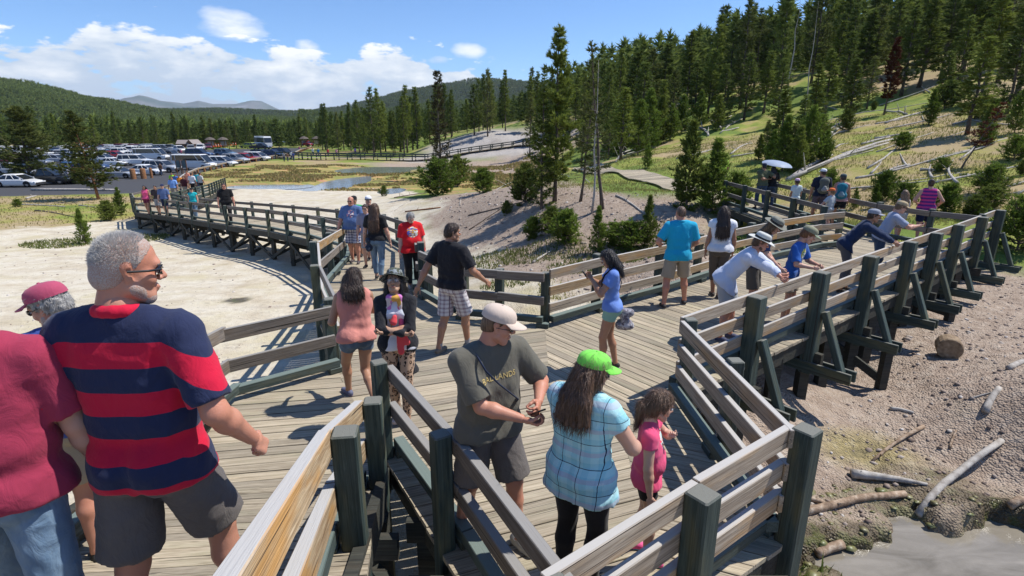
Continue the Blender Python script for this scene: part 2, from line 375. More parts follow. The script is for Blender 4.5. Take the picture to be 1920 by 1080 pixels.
# brown dirt: right flat, bank, mound
dirt_poly = [(1.7, -20), (1.4, 5), (2.2, 9.4), (1.8, 13), (-.6, 20), (-3.0, 30), (-6, 42), (-3.5, 42), (0, 34), (3.0, 28.5), (6.5, 24), (8.2, 23), (8.4, 15), (9.6, 14.6), (12, 14.8), (14, 14.5), (16.5, 12), (20, 9), (24, 3), (30, -20)]
W_d = smooth(.8, -.8, poly_sd(XX, YY, dirt_poly) + nz * 2.2 + nz2 * 1.0 - 2.5 * smooth(6, 2, XX) * smooth(44, 36, YY))
mound = smooth(5, -5, poly_sd(XX, YY, [(-24, 118), (-12, 116), (6, 112), (12, 122), (8, 136), (-8, 142), (-20, 134)]) + nz3 * 10)
shore = smooth(3, -3, poly_sd(XX, YY, [(-24, 96), (-30, 112), (10, 114), (14, 100), (4, 84), (-6, 82)]) + nz * 6)
W_d = np.clip(np.maximum(W_d, np.maximum(mound, shore)), 0, 1)
grass_t = np.clip(nz3 * 1.4 + nz * 1.1 + .66 - .62 * smooth(-16, -24, XX) * smooth(75, 60, YY), 0, 1)   # 0 dry straw, 1 green
gv = [XX.ravel(), YY.ravel(), ZZ.ravel()]
gme = mesh_np('ground', np.stack(gv, 1), Fq, smooth=True)
def fattr(me, name, arr):
    a_ = me.attributes.new(name, 'FLOAT_COLOR', 'POINT'); a_.data.foreach_set('color', np.asarray(arr, dtype=np.float32).ravel())
mud = smooth(.75, .05, pool_sd(XX, YY) + nz2 * .6) * (W_s < .5)
mud = np.maximum(mud, smooth(.75, .35, np.hypot((XX + 8.7) / 1.0, (YY - 16.4) / .7) + nz2 * 1.2))
alg = np.clip(smooth(.9, .2, np.hypot((XX - 4.9) / 1.1, (YY - 7.0) / .6) + nz2 * .8) * .7 + mud * .25, 0, 1)
alg = np.maximum(alg, smooth(1.2, .2, np.abs(XX - .4 - (YY - 9) * .02) * .8 + np.abs(YY - 10.5) * .2 + nz2) * .8)
fattr(gme, 'cov', np.stack([W_s, W_d, W_a, W_r], -1)); fattr(gme, 'cov2', np.stack([grass_t, mud, alg, mound], -1))
def ground_mat(t, b):
    P = t.coord('Object'); a1 = t.add('ShaderNodeAttribute', attribute_name='cov'); a2 = t.add('ShaderNodeAttribute', attribute_name='cov2')
    s1 = t.add('ShaderNodeSeparateColor'); t.l.new(a1.outputs['Color'], s1.inputs[0]); s2 = t.add('ShaderNodeSeparateColor'); t.l.new(a2.outputs['Color'], s2.inputs[0])
    Ws, Wd, Wa = s1.outputs; Wr = a1.outputs['Alpha']; gt, mu, al = s2.outputs; mo = a2.outputs['Alpha']
    n1 = t.noise(P, .9, 6, .6); n2 = t.noise(P, 5.0, 5, .62); n3 = t.noise(P, 26, 4, .6); n0 = t.noise(P, .16, 4, .6)
    vor = t.add('ShaderNodeTexVoronoi', i_Scale=13.0); t.l.new(P, vor.inputs['Vector']); vor.feature = 'F1'
    vor2 = t.add('ShaderNodeTexVoronoi', i_Scale=34.0); t.l.new(P, vor2.inputs['Vector'])
    # white sinter, stained yellow and pink
    sint = t.ramp(n1, [(.25, (.40, .335, .24)), (.42, (.51, .445, .335)), (.60, (.60, .55, .445)), (.78, (.48, .41, .30))])
    sint = t.mix(t.math('MULTIPLY', t.math('SUBTRACT', t.noise(t.mapping(P, loc=(9, 2, 0)), .45, 5, .62), .50), 3.2, clamp=True), sint, (.47, .41, .24))
    sint = t.mix(t.math('MULTIPLY', t.math('SUBTRACT', n2, .56), 5.0, clamp=True), sint, (.33, .28, .215))
    sint = t.mix(t.math('MULTIPLY', t.math('SUBTRACT', t.noise(t.mapping(P, scale=(.35, 1.6, 1), rot=(0, 0, .5)), 1.3, 6, .65), .55), 4.5, clamp=True), sint, (.42, .36, .29))
    # brown pebbly dirt
    dirt = t.ramp(n2, [(.25, (.25, .185, .14)), (.5, (.37, .29, .225)), (.75, (.46, .385, .31))])
    peb = t.math('LESS_THAN', vor2.outputs['Distance'], t.math('MULTIPLY', t.math('SUBTRACT', n1, .25), .55))
    sc_ = t.add('ShaderNodeSeparateColor'); t.l.new(vor2.outputs['Color'], sc_.inputs[0])
    dirt = t.mix(t.math('MULTIPLY', peb, .55), dirt, t.mix(sc_.outputs[0], (.16, .12, .10), (.50, .44, .38)))
    dirt = t.mix(t.math('MULTIPLY', t.math('SUBTRACT', n1, .55), 2.5, clamp=True), dirt, (.31, .27, .205))
    dirt = t.mix(mo, dirt, t.ramp(n0, [(.3, (.30, .27, .24)), (.6, (.44, .41, .38)), (.8, (.36, .33, .30))]))
    # grass, straw to green
    gmix = t.math('ADD', gt, t.math('MULTIPLY', t.math('SUBTRACT', n1, .5), 1.3), clamp=True)
    grs = t.ramp(gmix, [(.12, (.37, .285, .16)), (.34, (.33, .29, .10)), (.55, (.245, .275, .058)), (.9, (.14, .20, .04))])
    grs = t.mix(t.math('MULTIPLY', t.math('SUBTRACT', n3, .48), 3, clamp=True), grs, t.mix(1.0, grs, (.55, .55, .5), 'MULTIPLY'))
    grs = t.mix(t.math('MULTIPLY', t.math('SUBTRACT', n2, .60), 5, clamp=True), grs, (.26, .20, .14))
    red = t.ramp(t.noise(t.mapping(P, scale=(.5, 1.1, 1)), .42, 6, .66), [(.30, (.38, .18, .12)), (.42, (.34, .24, .10)), (.50, (.20, .23, .06)), (.58, (.46, .31, .12)), (.68, (.40, .19, .13)), (.8, (.30, .28, .10))])
    asp = t.mix(n3, (.052, .053, .058), (.085, .085, .090))
    c = t.mix(Wr, grs, red); c = t.mix(Wd, c, dirt); c = t.mix(Ws, c, sint); c = t.mix(Wa, c, asp)
    c = t.mix(t.math('MULTIPLY', al, .8), c, t.ramp(n2, [(.3, (.12, .12, .03)), (.5, (.30, .25, .06)), (.7, (.36, .31, .14))]))
    c = t.mix(mu, c, t.ramp(n2, [(.3, (.05, .042, .028)), (.5, (.12, .095, .06)), (.62, (.10, .105, .035)), (.8, (.20, .165, .11))]))
    t.set(b, 'Base Color', c)
    crack = t.math('MULTIPLY', vor.outputs['Distance'], .7)
    h = t.math('ADD', t.math('ADD', t.math('MULTIPLY', n2, .9), t.math('MULTIPLY', n3, .35)), t.math('MULTIPLY', crack, t.math('MULTIPLY', Wd, .55)))
    h = t.math('SUBTRACT', h, t.math('MULTIPLY', t.math('MULTIPLY', vor2.outputs['Distance'], Wd), .55))
    st = t.math('SUBTRACT', 1.0, t.math('MULTIPLY', Wa, .95))
    t.set(b, 'Normal', t.bump(t.math('MULTIPLY', h, st), 1.0, .045)); b.inputs['Roughness'].default_value = .92
    t.set(b, 'Roughness', t.math('SUBTRACT', .93, t.math('MULTIPLY', mu, .62)))
M_ground = material('ground_cover', ground_mat, spec=.15)
gme.materials.append(M_ground)
obj('ground', gme, kind='structure')
# far skirt out to the horizon
sk = MB(); B0 = [(-320, -30), (300, -30), (300, 420), (-320, 420)]; B1 = [(-12000, -3000), (12000, -3000), (12000, 14000), (-12000, 14000)]
for i in range(4):
    j = (i + 1) % 4; sk.raw([(*B0[i], -6.2), (*B0[j], -6.2), (*B1[j], -40), (*B1[i], -40)], [(0, 3, 2, 1)])
M_far = material('far_valley_floor', lambda t, b: t.set(b, 'Base Color', t.ramp(t.noise(t.coord('Object'), .006, 6, .6), [(.35, (.03, .045, .022)), (.6, (.045, .06, .025)), (.75, (.12, .12, .05))])), rough=.95)
sk.build('far_ground', M_far, kind='structure')
# ---- water
def water_mat(c0, c1, rough):
    def f(t, b):
        P = t.coord('Object'); n = t.noise(t.mapping(P, rot=(0, 0, .6), scale=(1, 3.2, 1)), 1.0, 5, .6, .8)
        t.set(b, 'Base Color', t.ramp(n, [(.3, c0), (.7, c1)])); t.set(b, 'Normal', t.bump(t.noise(P, 9, 4, .6), .25, .02))
        b.inputs['Roughness'].default_value = rough; b.inputs['Specular IOR Level'].default_value = .5
    return f
M_mudw = material('milky_grey_water', water_mat((.15, .13, .095), (.29, .26, .21), .12))
M_pond = material('pale_blue_pond_water', water_mat((.17, .20, .22), (.26, .28, .29), .12))
M_greenw = material('green_pond_water', water_mat((.15, .19, .145), (.24, .26, .20), .14))
def disc(name, cx, cy, rx, ry, z, m, n=64):
    V = [(cx, cy, z)] + [(cx + rx * math.cos(k * 2 * math.pi / n), cy + ry * math.sin(k * 2 * math.pi / n), z) for k in range(n)]
    me = bpy.data.meshes.new(name); me.from_pydata(V, [], [(0, 1 + k, 1 + (k + 1) % n) for k in range(n)]); me.materials.append(m)
    return obj(name, me, kind='structure')
disc('mud_pool_water', 4.85, 4.7, 1.85, 1.7, -1.69, M_mudw)
for k, (cx, cy, rx, ry) in enumerate(PONDS):
    disc('pond_water', cx, cy, rx * .98, ry * .98, float(tps([cx], [cy])[0]) - .06, M_greenw if k == 3 else M_pond)

# ---- far hills and mountains
def ridge(name, prof, dist, depth, z0, m, seed, rough, wob=.0):
    """prof: (azimuth rad, height m) skyline at distance; slopes fall to the viewer and away"""
    azs = np.linspace(prof[0][0], prof[-1][0], 260); hh = np.interp(azs, [p[0] for p in prof], [p[1] for p in prof])
    ts = np.linspace(0, 1, 40); vnn = VN(seed); V = []
    for tt in ts:
        rr = dist - depth + 1.6 * depth * tt; sh_ = np.sin(min(tt / .62, 1) * math.pi / 2) if tt < .62 else math.cos((tt - .62) / .38 * math.pi / 2 * .8)
        k = sh_ ** 1.15
        n_ = vnn.fbm(azs * dist / rough, np.full_like(azs, tt * depth * 1.6 / rough), 5, .55) * rough * .07 * (.15 + k)
        z = z0 + (hh - z0) * k + n_ * (0.35 if tt > .5 else 1)
        V.append(np.stack([np.sin(azs) * rr, np.cos(azs) * rr, z], -1))
    V = np.concatenate(V); n = len(azs); ii = np.arange(len(ts) * n).reshape(len(ts), n)
    F = np.stack([ii[:-1, :-1], ii[:-1, 1:], ii[1:, 1:], ii[1:, :-1]], -1).reshape(-1, 4)
    me = mesh_np(name, V, F, m, smooth=True); obj(name, me, kind='structure'); return V.reshape(len(ts), n, 3)
def hill_mat(t, b):
    P = t.coord('Object'); n = t.noise(P, .05, 5, .7); m_ = t.noise(P, .0022, 4, .55)
    c = t.mix(t.math('MULTIPLY', t.math('SUBTRACT', n, .4), 3, clamp=True), (.018, .030, .014), (.045, .062, .026))
    c = t.mix(t.math('MULTIPLY', t.math('SUBTRACT', m_, .60), 18, clamp=True), c, (.17, .18, .07)); t.set(b, 'Base Color', c)
    t.set(b, 'Normal', t.bump(n, 1.0, 9.0))
M_hill = material('forested_hillside', hill_mat, rough=.95, spec=.05)
M_mtn = material('bare_mountain_rock', lambda t, b: t.set(b, 'Base Color', t.ramp(t.noise(t.coord('Object'), .0016, 6, .6), [(.4, (.055, .08, .06)), (.6, (.15, .15, .14)), (.75, (.34, .34, .34))])), rough=.95)
def azh(pts, dist):  # (u, v) skyline pixels -> azimuth / height at that distance
    o = []
    for (u, v) in pts:
        x, y, d = ray(u, v); a = math.atan2(x, y); h = math.hypot(x, y); o.append((a, CAMH + d / h * dist))
    return o
ridge('mountain', azh([(150, 215), (235, 184), (262, 181), (300, 190), (345, 195), (372, 190), (400, 196), (440, 196), (470, 190), (490, 191), (515, 203), (560, 222), (600, 240)], 11000), 11000, 2600, -60, M_mtn, 3, 900)
HV1 = ridge('hill', azh([(-260, 182), (-120, 166), (0, 170), (60, 180), (140, 197), (220, 212), (300, 224), (420, 234), (520, 240), (640, 246)], 1500), 1500, 800, -14, M_hill, 5, 260)
HV2 = ridge('hill', azh([(60, 240), (200, 226), (300, 216), (420, 217), (520, 219), (580, 217), (640, 210), (700, 196), (760, 181), (830, 170), (900, 166), (1000, 168), (1150, 176)], 2600), 2600, 1100, -18, M_hill, 8, 420)
HV3 = ridge('hill', azh([(560, 226), (640, 234), (700, 226), (780, 216), (860, 206), (960, 200), (1100, 192), (1300, 188)], 1300), 1300, 500, -14, M_hill, 11, 260)
# ================================================================ boardwalks
def chbox(L, W, Hh, ch):
    """box with chamfered long edges, x = length; returns V, F"""
    x, y, z = L / 2, W / 2, Hh / 2; c = min(ch, y * .45, z * .45)
    prof = [(-y + c, -z), (y - c, -z), (y, -z + c), (y, z - c), (y - c, z), (-y + c, z), (-y, z - c), (-y, -z + c)]
    xe = [(-x, .72 * 1), (-x + c * .8, 1), (x - c * .8, 1), (x, .72)]
    V = []; F = []
    for (xx, k) in xe:
        for (a, b_) in prof:
            kk = 1 if k == 1 else None
            if kk: V.append((xx, a, b_))
            else: V.append((xx, a * (1 - c / y * .8), b_ * (1 - c / z * .8)))
    for i in range(3):
        for k in range(8): F.append((i * 8 + k, i * 8 + (k + 1) % 8, (i + 1) * 8 + (k + 1) % 8, (i + 1) * 8 + k))
    F.append(tuple(range(8))[::-1]); F.append(tuple(24 + k for k in range(8)))
    return V, F
def board(name, a, b, W, Hh, m, parent=None, ch=.006, org=(0, 0, 0), sag=0.0):
    """one timber as its own mesh from a to b (world points), W thick sideways, Hh tall"""
    a = Vector(a) - Vector(org); b = Vector(b) - Vector(org); L = (b - a).length
    V, F = chbox(L, W, Hh, ch)
    me = bpy.data.meshes.new(name); me.from_pydata(V, [], F); me.materials.append(m); me.update()
    o = bpy.data.objects.new(name, me); link(o, parent)
    o.location = (a + b) / 2; o.rotation_euler = (b - a).to_track_quat('X', 'Z').to_euler()
    return o
def fence(label, pts, rails=(.88, .50), spacing=1.9, side=1, top=.97, post=.13, rail_h=.14, rail_t=.045, kerb=True, m=None, mk=None,
          mp=None, brace=0.0, below=.35, posts=None, group=None, rmats=None, name='timber_fence', skip_ends=(False, False), overs=.0):
    """pts: (x, y, floor z). rails on the deck side: side=+1 left of travel, -1 right."""
    m = m or M_rail; mk = mk or M_kerb; mp = mp or M_post
    P = [Vector(p) for p in pts]; org = P[0].copy()
    root = empty(name, org, label=label, cat='fence', group=group)
    # cumulative
    seg = [(P[i + 1] - P[i]).length for i in range(len(P) - 1)]
    rnd = random.Random(int(abs(P[0].x * 131 + P[0].y * 71)) + len(P))
    def nrm(d): return Vector((-d.y, d.x, 0)).normalized() * side
    for i in range(len(P) - 1):
        a, b = P[i], P[i + 1]; d = (b - a).normalized(); n = nrm(d)
        off = n * (post / 2 + rail_t / 2 + .002)
        for j, h in enumerate(rails):
            mm = (rmats[(i + j) % len(rmats)] if rmats else m)
            e0 = overs if i == 0 else 0; e1 = overs if i == len(P) - 2 else 0
            jog = rnd.uniform(-.008, .008)
            board('rail', a + off - d * e0 + Vector((0, 0, h + jog)), b + off + d * e1 + Vector((0, 0, h - jog)), rail_t, rail_h, mm, root, org=org)
        if kerb:
            ko = n * (post / 2 + .075)
            board('kerb', a + ko + Vector((0, 0, .13)), b + ko + Vector((0, 0, .13)), .10, .10, mk, root, org=org)
    # posts
    if posts is None:
        posts = []
        for i in range(len(P) - 1):
            nseg = max(1, round(seg[i] / spacing))
            for k in range(nseg + (1 if i == len(P) - 2 else 0)): posts.append((i, k / nseg))
    for (i, f) in posts:
        a, b = P[i], P[i + 1]; p = a.lerp(b, f); d = (b - a).normalized(); n = nrm(d)
        if skip_ends[0] and i == 0 and f == 0: continue
        if skip_ends[1] and i == len(P) - 2 and f >= 1: continue
        lean = Vector((rnd.uniform(-.012, .012), rnd.uniform(-.012, .012), 0)); ht = top + rnd.uniform(-.01, .03)
        yaw = math.atan2(d.y, d.x)
        po = board('post', p + Vector((0, 0, -below)), p + lean + Vector((0, 0, ht)), post, post, mp, root, org=org, ch=.012)
        po.rotation_euler = (Matrix.Rotation(yaw, 3, 'Z') @ Matrix.Rotation(-math.pi / 2, 3, 'Y')).to_euler()
        if kerb:
            bl = board('block', p + n * (post / 2 + .075) + Vector((-d.x * .1, -d.y * .1, .04)), p + n * (post / 2 + .075) + Vector((d.x * .1, d.y * .1, .04)), .11, .075, mk, root, org=org)
        if brace:
            o_ = -n
            foot = p + o_ * brace + Vector((0, 0, -.55)); head = p + o_ * .13 + Vector((0, 0, .40))
            board('brace', foot, head, .13, .09, mp, root, org=org, ch=.01)
            for sd in (-1, 1):
                q = d * sd * .09
                board('outrigger', p + n * .7 + q + Vector((0, 0, -.50)), p + o_ * (brace + .14) + q + Vector((0, 0, -.50)), .045, .17, mp, root, org=org)
    return root

def plank_rows(poly, ang, zf, wid=.138, gap=.010, th=.042, jitter=.012, seed=1, split=3.2, ext=0.0):
    """planks filling polygon; ang = direction of the planks. zf(x, y) gives the deck surface. Returns V, F in the rotated frame's world coords"""
    rnd = random.Random(seed)
    ca, sa = math.cos(ang), math.sin(ang)
    P = [((x * ca + y * sa), (-x * sa + y * ca)) for x, y in poly]
    v0 = min(p[1] for p in P); v1 = max(p[1] for p in P)
    def iv(v):
        xs = []
        for i in range(len(P)):
            (x1, y1), (x2, y2) = P[i], P[(i + 1) % len(P)]
            if (y1 <= v) != (y2 <= v): xs.append(x1 + (v - y1) / (y2 - y1) * (x2 - x1))
        xs.sort(); return [(xs[i], xs[i + 1]) for i in range(0, len(xs) - 1, 2)]
    V = []; F = []
    v = v0
    while v < v1:
        a, b = v + gap / 2, v + wid - gap / 2
        ia, ib, im = iv(a), iv(b), iv((a + b) / 2)
        if len(ia) == len(ib) == len(im) and im: segs = [(x0, x1, y0, y1) for (x0, x1), (y0, y1) in zip(ia, ib)]
        else: segs = [(x0, x1, x0, x1) for (x0, x1) in im]
        for (a0, a1, b0, b1) in segs:
            if min(a1 - a0, b1 - b0) < .02 and max(a1 - a0, b1 - b0) < .12: continue
            L = max(a1, b1) - min(a0, b0)
            cuts = [0.0, 1.0]
            if L > split * 1.3: cuts = [0, rnd.choice((.33, .5, .5, .62)), 1.0]
            for c0, c1 in zip(cuts[:-1], cuts[1:]):
                def lp(p, q, f): return p + (q - p) * f
                g0 = .003 if c0 > 0 else -jitter * rnd.random() - ext; g1 = -.003 if c1 < 1 else jitter * rnd.random() + ext
                x00, x01 = lp(a0, a1, c0) + g0, lp(a0, a1, c1) + g1; x10, x11 = lp(b0, b1, c0) + g0, lp(b0, b1, c1) + g1
                dz = rnd.uniform(-.003, .003)
                cs = [(x00, a), (x01, a), (x11, b), (x10, b)]
                n = len(V)
                for zz in (-th, -.004, 0):
                    for (px_, py_) in cs:
                        q = .004 if zz == 0 else 0
                        yy = py_ + (q if py_ == a else -q)
                        wx, wy = px_ * ca - yy * sa, px_ * sa + yy * ca
                        V.append((wx, wy, zf(wx, wy) + zz + dz))
                F.append((n + 3, n + 2, n + 1, n))
                for r in (0, 4):
                    for k in range(4): F.append((n + r + k, n + r + (k + 1) % 4, n + r + 4 + (k + 1) % 4, n + r + 4 + k))
                F.append((n + 8, n + 9, n + 10, n + 11))
        v += wid
    # into local frame (object rotated by ang)
    Vl = [(x * ca + y * sa, -x * sa + y * ca, z) for x, y, z in V]
    return Vl, F
def deck(name, poly, ang, zf=lambda x, y: 0.0, parent=None, seed=1, m=None, **kw):
    V, F = plank_rows(poly, ang, zf, seed=seed, **kw)
    me = bpy.data.meshes.new(name); me.from_pydata(V, [], F); me.materials.append(m or M_plank); me.update()
    o = bpy.data.objects.new(name, me); link(o, parent); o.rotation_euler = (0, 0, ang); return o

# ---- key survey points (metres; the junction deck is z = 0)
A = (-1.22, 4.62); E_ = (.22, 2.07); G_ = (2.12, 3.50); K_ = (2.02, 5.86); Cc = (.53, 8.32); L_ = (-2.33, 6.66)
def zramp(x, y): return .38 * max(0.0, 4.15 - y)
def lw_z(y):  # floor of the long descending walk
    ys = [10.2, 14.5, 17.5, 21, 24, 27, 30, 32.6, 35.5, 46, 58]; zs = [0, -.48, -.85, -1.15, -1.37, -1.62, -1.85, -2.05, -2.25, -2.7, -3.05]
    return float(np.interp(y, ys, zs))
boardwalk = empty('boardwalk_path', (0, 0, 0), kind='structure')
def S(x, y): return (x, y)
# junction deck, spurs
deck('planks', [L_, A, E_, (1.05, 2.78), (1.15, 5.48), (.45, 5.92), Cc, (-.85, 8.66), (-1.70, 10.05), (-3.78, 10.25), (-3.12, 8.4)], R(20), parent=boardwalk, seed=3)
deck('planks', [(1.058, 2.786), G_, K_, (1.33, 5.45), (1.158, 5.478)], R(-22), parent=boardwalk, seed=5)
Rl = lambda x: 5.86 + .782 * (x - 2.02)
Cedge = [(1.55, 9.17), (2.85, 10.15), (4.45, 11.55), (6.2, 12.9), (7.9, 14.05), (8.6, 14.3)]
deck('planks', [Cc, (.458, 5.925), (1.155, 5.487), (1.335, 5.458), K_, (6.9, Rl(6.9)), (11.6, 13.4), (11.0, 14.3), (10.48, 15.6), (8.6, 14.3)] + Cedge[::-1][1:], R(-52), parent=boardwalk, seed=7)
deck('planks', [(8.6, 14.31), (10.48, 15.61), (10.45, 22.3), (8.55, 22.3)], R(2), parent=boardwalk, seed=9, wid=.145)
# ramp rising to the near left
Ld = (-3.35, 5.82)
deck('planks', [L_, (-1.24, 4.63), (-1.02, 3.4), (-.48, 1.0), (-.15, -1.0), (-2.35, -1.0), (-2.75, 1.6), Ld], R(9), zramp, parent=boardwalk, seed=11, split=9)
# long walk: neck then descending trestle
nearL = [(-3.78, 10.25), (-4.66, 14.7), (-5.45, 17.5), (-7.9, 21.0), (-10.7, 23.95), (-14.1, 27.0), (-17.6, 30.1), (-20.5, 32.6), (-24.3, 35.4)]
farL = [(-1.70, 10.05), (-2.55, 14.4), (-3.2, 17.4), (-5.0, 21.4), (-9.1, 25.7), (-12.6, 28.8), (-16.1, 31.9), (-19.0, 34.4), (-22.0, 37.0)]
for i in range(len(nearL) - 1):
    a, b, c, d = nearL[i], nearL[i + 1], farL[i + 1], farL[i]
    dx = (b[0] - a[0] + c[0] - d[0]); dy = (b[1] - a[1] + c[1] - d[1]); ang = math.atan2(dy, dx) + math.pi / 2
    za, zb = lw_z(a[1]), lw_z(b[1]); A0 = Vector(((a[0] + d[0]) / 2, (a[1] + d[1]) / 2)); B0 = Vector(((b[0] + c[0]) / 2, (b[1] + c[1]) / 2)); dd_ = (B0 - A0)
    zf = lambda x, y, A0=A0, dd_=dd_, za=za, zb=zb: za + (zb - za) * ((Vector((x, y)) - A0).dot(dd_) / dd_.length_squared)
    deck('planks', [a, b, c, d], ang, zf, parent=boardwalk, seed=20 + i, wid=.15 if i < 3 else .19, split=9)
# switchback up to the parking lot
sb = [((-24.3, 35.4), (-22.0, 37.0)), ((-26.6, 38.6), (-23.9, 38.9)), ((-28.6, 47), (-25.4, 46.6)), ((-32.2, 57.5), (-29.6, 57.5))]
for i in range(3):
    (a, d), (b, c) = sb[i], sb[i + 1]
    ang = math.atan2(b[1] - a[1] + c[1] - d[1], b[0] - a[0] + c[0] - d[0]) + math.pi / 2
    z0, z1 = [(-2.25, -2.35), (-2.35, -2.5), (-2.5, -2.95)][i]; y0 = (a[1] + d[1]) / 2; y1 = (b[1] + c[1]) / 2
    deck('planks', [a, b, c, d], ang, lambda x, y, z0=z0, z1=z1, y0=y0, y1=y1: float(np.interp(y, [y0, y1], [z0, z1])), parent=boardwalk, seed=40 + i, wid=.2, split=9)

def z3(p, z): return (p[0], p[1], z)
# ---- fences round the junction
fence('short weathered two-rail fence from the apex post down to the front spur corner', [z3(A, 0), (-.45, 3.34, 0), z3(E_, 0)], rails=(.87, .50), side=1, posts=[(0, 0), (0, .93), (1, .99)], m=M_railgrey, rail_t=.07, rail_h=.13)
fence('front three-rail fence of the viewing spur with bleached boards facing the mud pool', [z3(E_, 0), (1.20, 2.83, 0), z3(G_, 0)], rails=(.88, .60, .33), side=1, posts=[(0, .93), (1, 1)], m=M_rail, post=.16, rail_t=.06, rail_h=.16, below=.5)
fence('three-rail fence on the right side of the viewing spur beside the pink shirted girl', [z3(G_, 0), z3(K_, 0)], rails=(.88, .60, .33), side=1, posts=[(0, .5), (0, 1)], m=M_rail, rail_t=.055, rail_h=.15, below=1.3)
Rpts = [z3(K_, 0)] + [(x, Rl(x), 0) for x in (4.6, 7.5, 9.83)] + [(12.7, 14.25, 0)]
fence('long three-rail fence with green braced posts that people lean on', Rpts, rails=(.88, .60, .33), side=1, brace=.52, post=.19, rail_h=.155, below=.62,
      posts=[(0, .44), (0, 1.0), (1, .5), (1, 1), (2, .5), (2, 1), (3, .54), (3, 1)], m=M_rail)
fence('low two-rail fence from behind the red shirt to the bend post', [(-1.62, 9.9, 0), (-.85, 8.72, 0), (-.2, 8.55, 0), z3(Cc, 0)], rails=(.80, .43), side=-1, posts=[(0, .1), (1, .1), (2, 0), (2, 1)], m=M_railgrey, below=1.2, top=.86, rail_t=.06)
fence('curving three-rail fence behind the man in the turquoise polo', [z3(Cc, 0)] + [z3(p, 0) for p in Cedge], rails=(.86, .58, .30), side=-1, posts=[(0, .9), (1, .95), (2, .6), (3, .55), (4, .6), (5, 1)], m=M_rail, rmats=[M_rail, M_railhot, M_rail], below=1.0, rail_h=.15)
fence('two-rail fence on the near side of the walkway below the hillside', [(8.58, 15.1, 0), (8.6, 18.6, 0), (8.55, 22.3, 0)], rails=(.88, .45), side=-1, m=M_railgrey, spacing=1.8, below=.5)
fence('two-rail fence on the hillside edge of the same walkway', [(10.4, 21.9, 0), (10.5, 15.7, 0), (11.0, 14.35, 0), (11.6, 13.5, 0)], rails=(.88, .45), side=-1, m=M_railgrey, spacing=2.0, below=.5)
# ---- ramp fences
def zr(p): return (p[0], p[1], zramp(*p))
fence('sloping handrail of the near ramp with bare orange grain', [zr((-1.17, 4.15)), zr((-1.0, 2.9)), zr((-.575, 1.05)), zr((-.33, -.6))], rails=(.76, .40), side=-1, posts=[(0, 0), (0, 1)], m=M_railhot, rail_h=.17, rail_t=.075, top=.83, post=.15, below=1.3)
fence('two-rail fence on the left side of the ramp corner over the white ground', [z3(L_, 0), z3(Ld, 0.0), zr((-2.85, 2.7)), zr((-2.40, -.6))], rails=(.80, .42), side=1, posts=[(0, .03), (1, .55), (2, .0)], m=M_railgrey, rail_h=.15, below=.7, top=.86)
# ---- long walk fences
def zl(p): return (p[0], p[1], lw_z(p[1]))
fence('low fence at the neck of the walk left of the woman in pink', [z3(L_, 0), (-3.12, 8.4, 0), (-3.78, 10.25, 0), zl((-4.66, 14.7)), zl((-5.45, 17.5))], rails=(.86, .50), side=-1, spacing=1.9, m=M_railgrey, rmats=[M_railgrey, M_rail, M_railhot], below=.8, rail_h=.16)
fence('long near fence of the trestle walk crossing the white flat', [zl(p) for p in nearL[2:]], rails=(.88, .50), side=-1, spacing=1.95, m=M_railgrey, kerb=True, below=.4)
fence('fence on the far side of the trestle walk behind the walkers', [zl(p) for p in farL[:1] + farL[1:]], rails=(.88, .50), side=1, spacing=2.1, m=M_railgrey, below=.4)
fence('far switchback fence beside the crowded landing', [(-24.3, 35.4, -2.25), (-26.6, 38.6, -2.35), (-28.6, 47, -2.5), (-32.2, 57.5, -2.95)], rails=(.88, .50), side=-1, spacing=2.2, m=M_railgrey)
fence('dark steep fence at the switchback end over the white flat', [(-22.0, 37.0, -2.3), (-23.9, 38.9, -2.35), (-25.4, 46.6, -2.5), (-29.6, 57.5, -2.95)], rails=(.88, .66, .44, .22), side=1, spacing=1.7, m=M_post)

# ---- timber frames under the decks (part of the boardwalk)
def zground(x, y): return GZ(x, y)
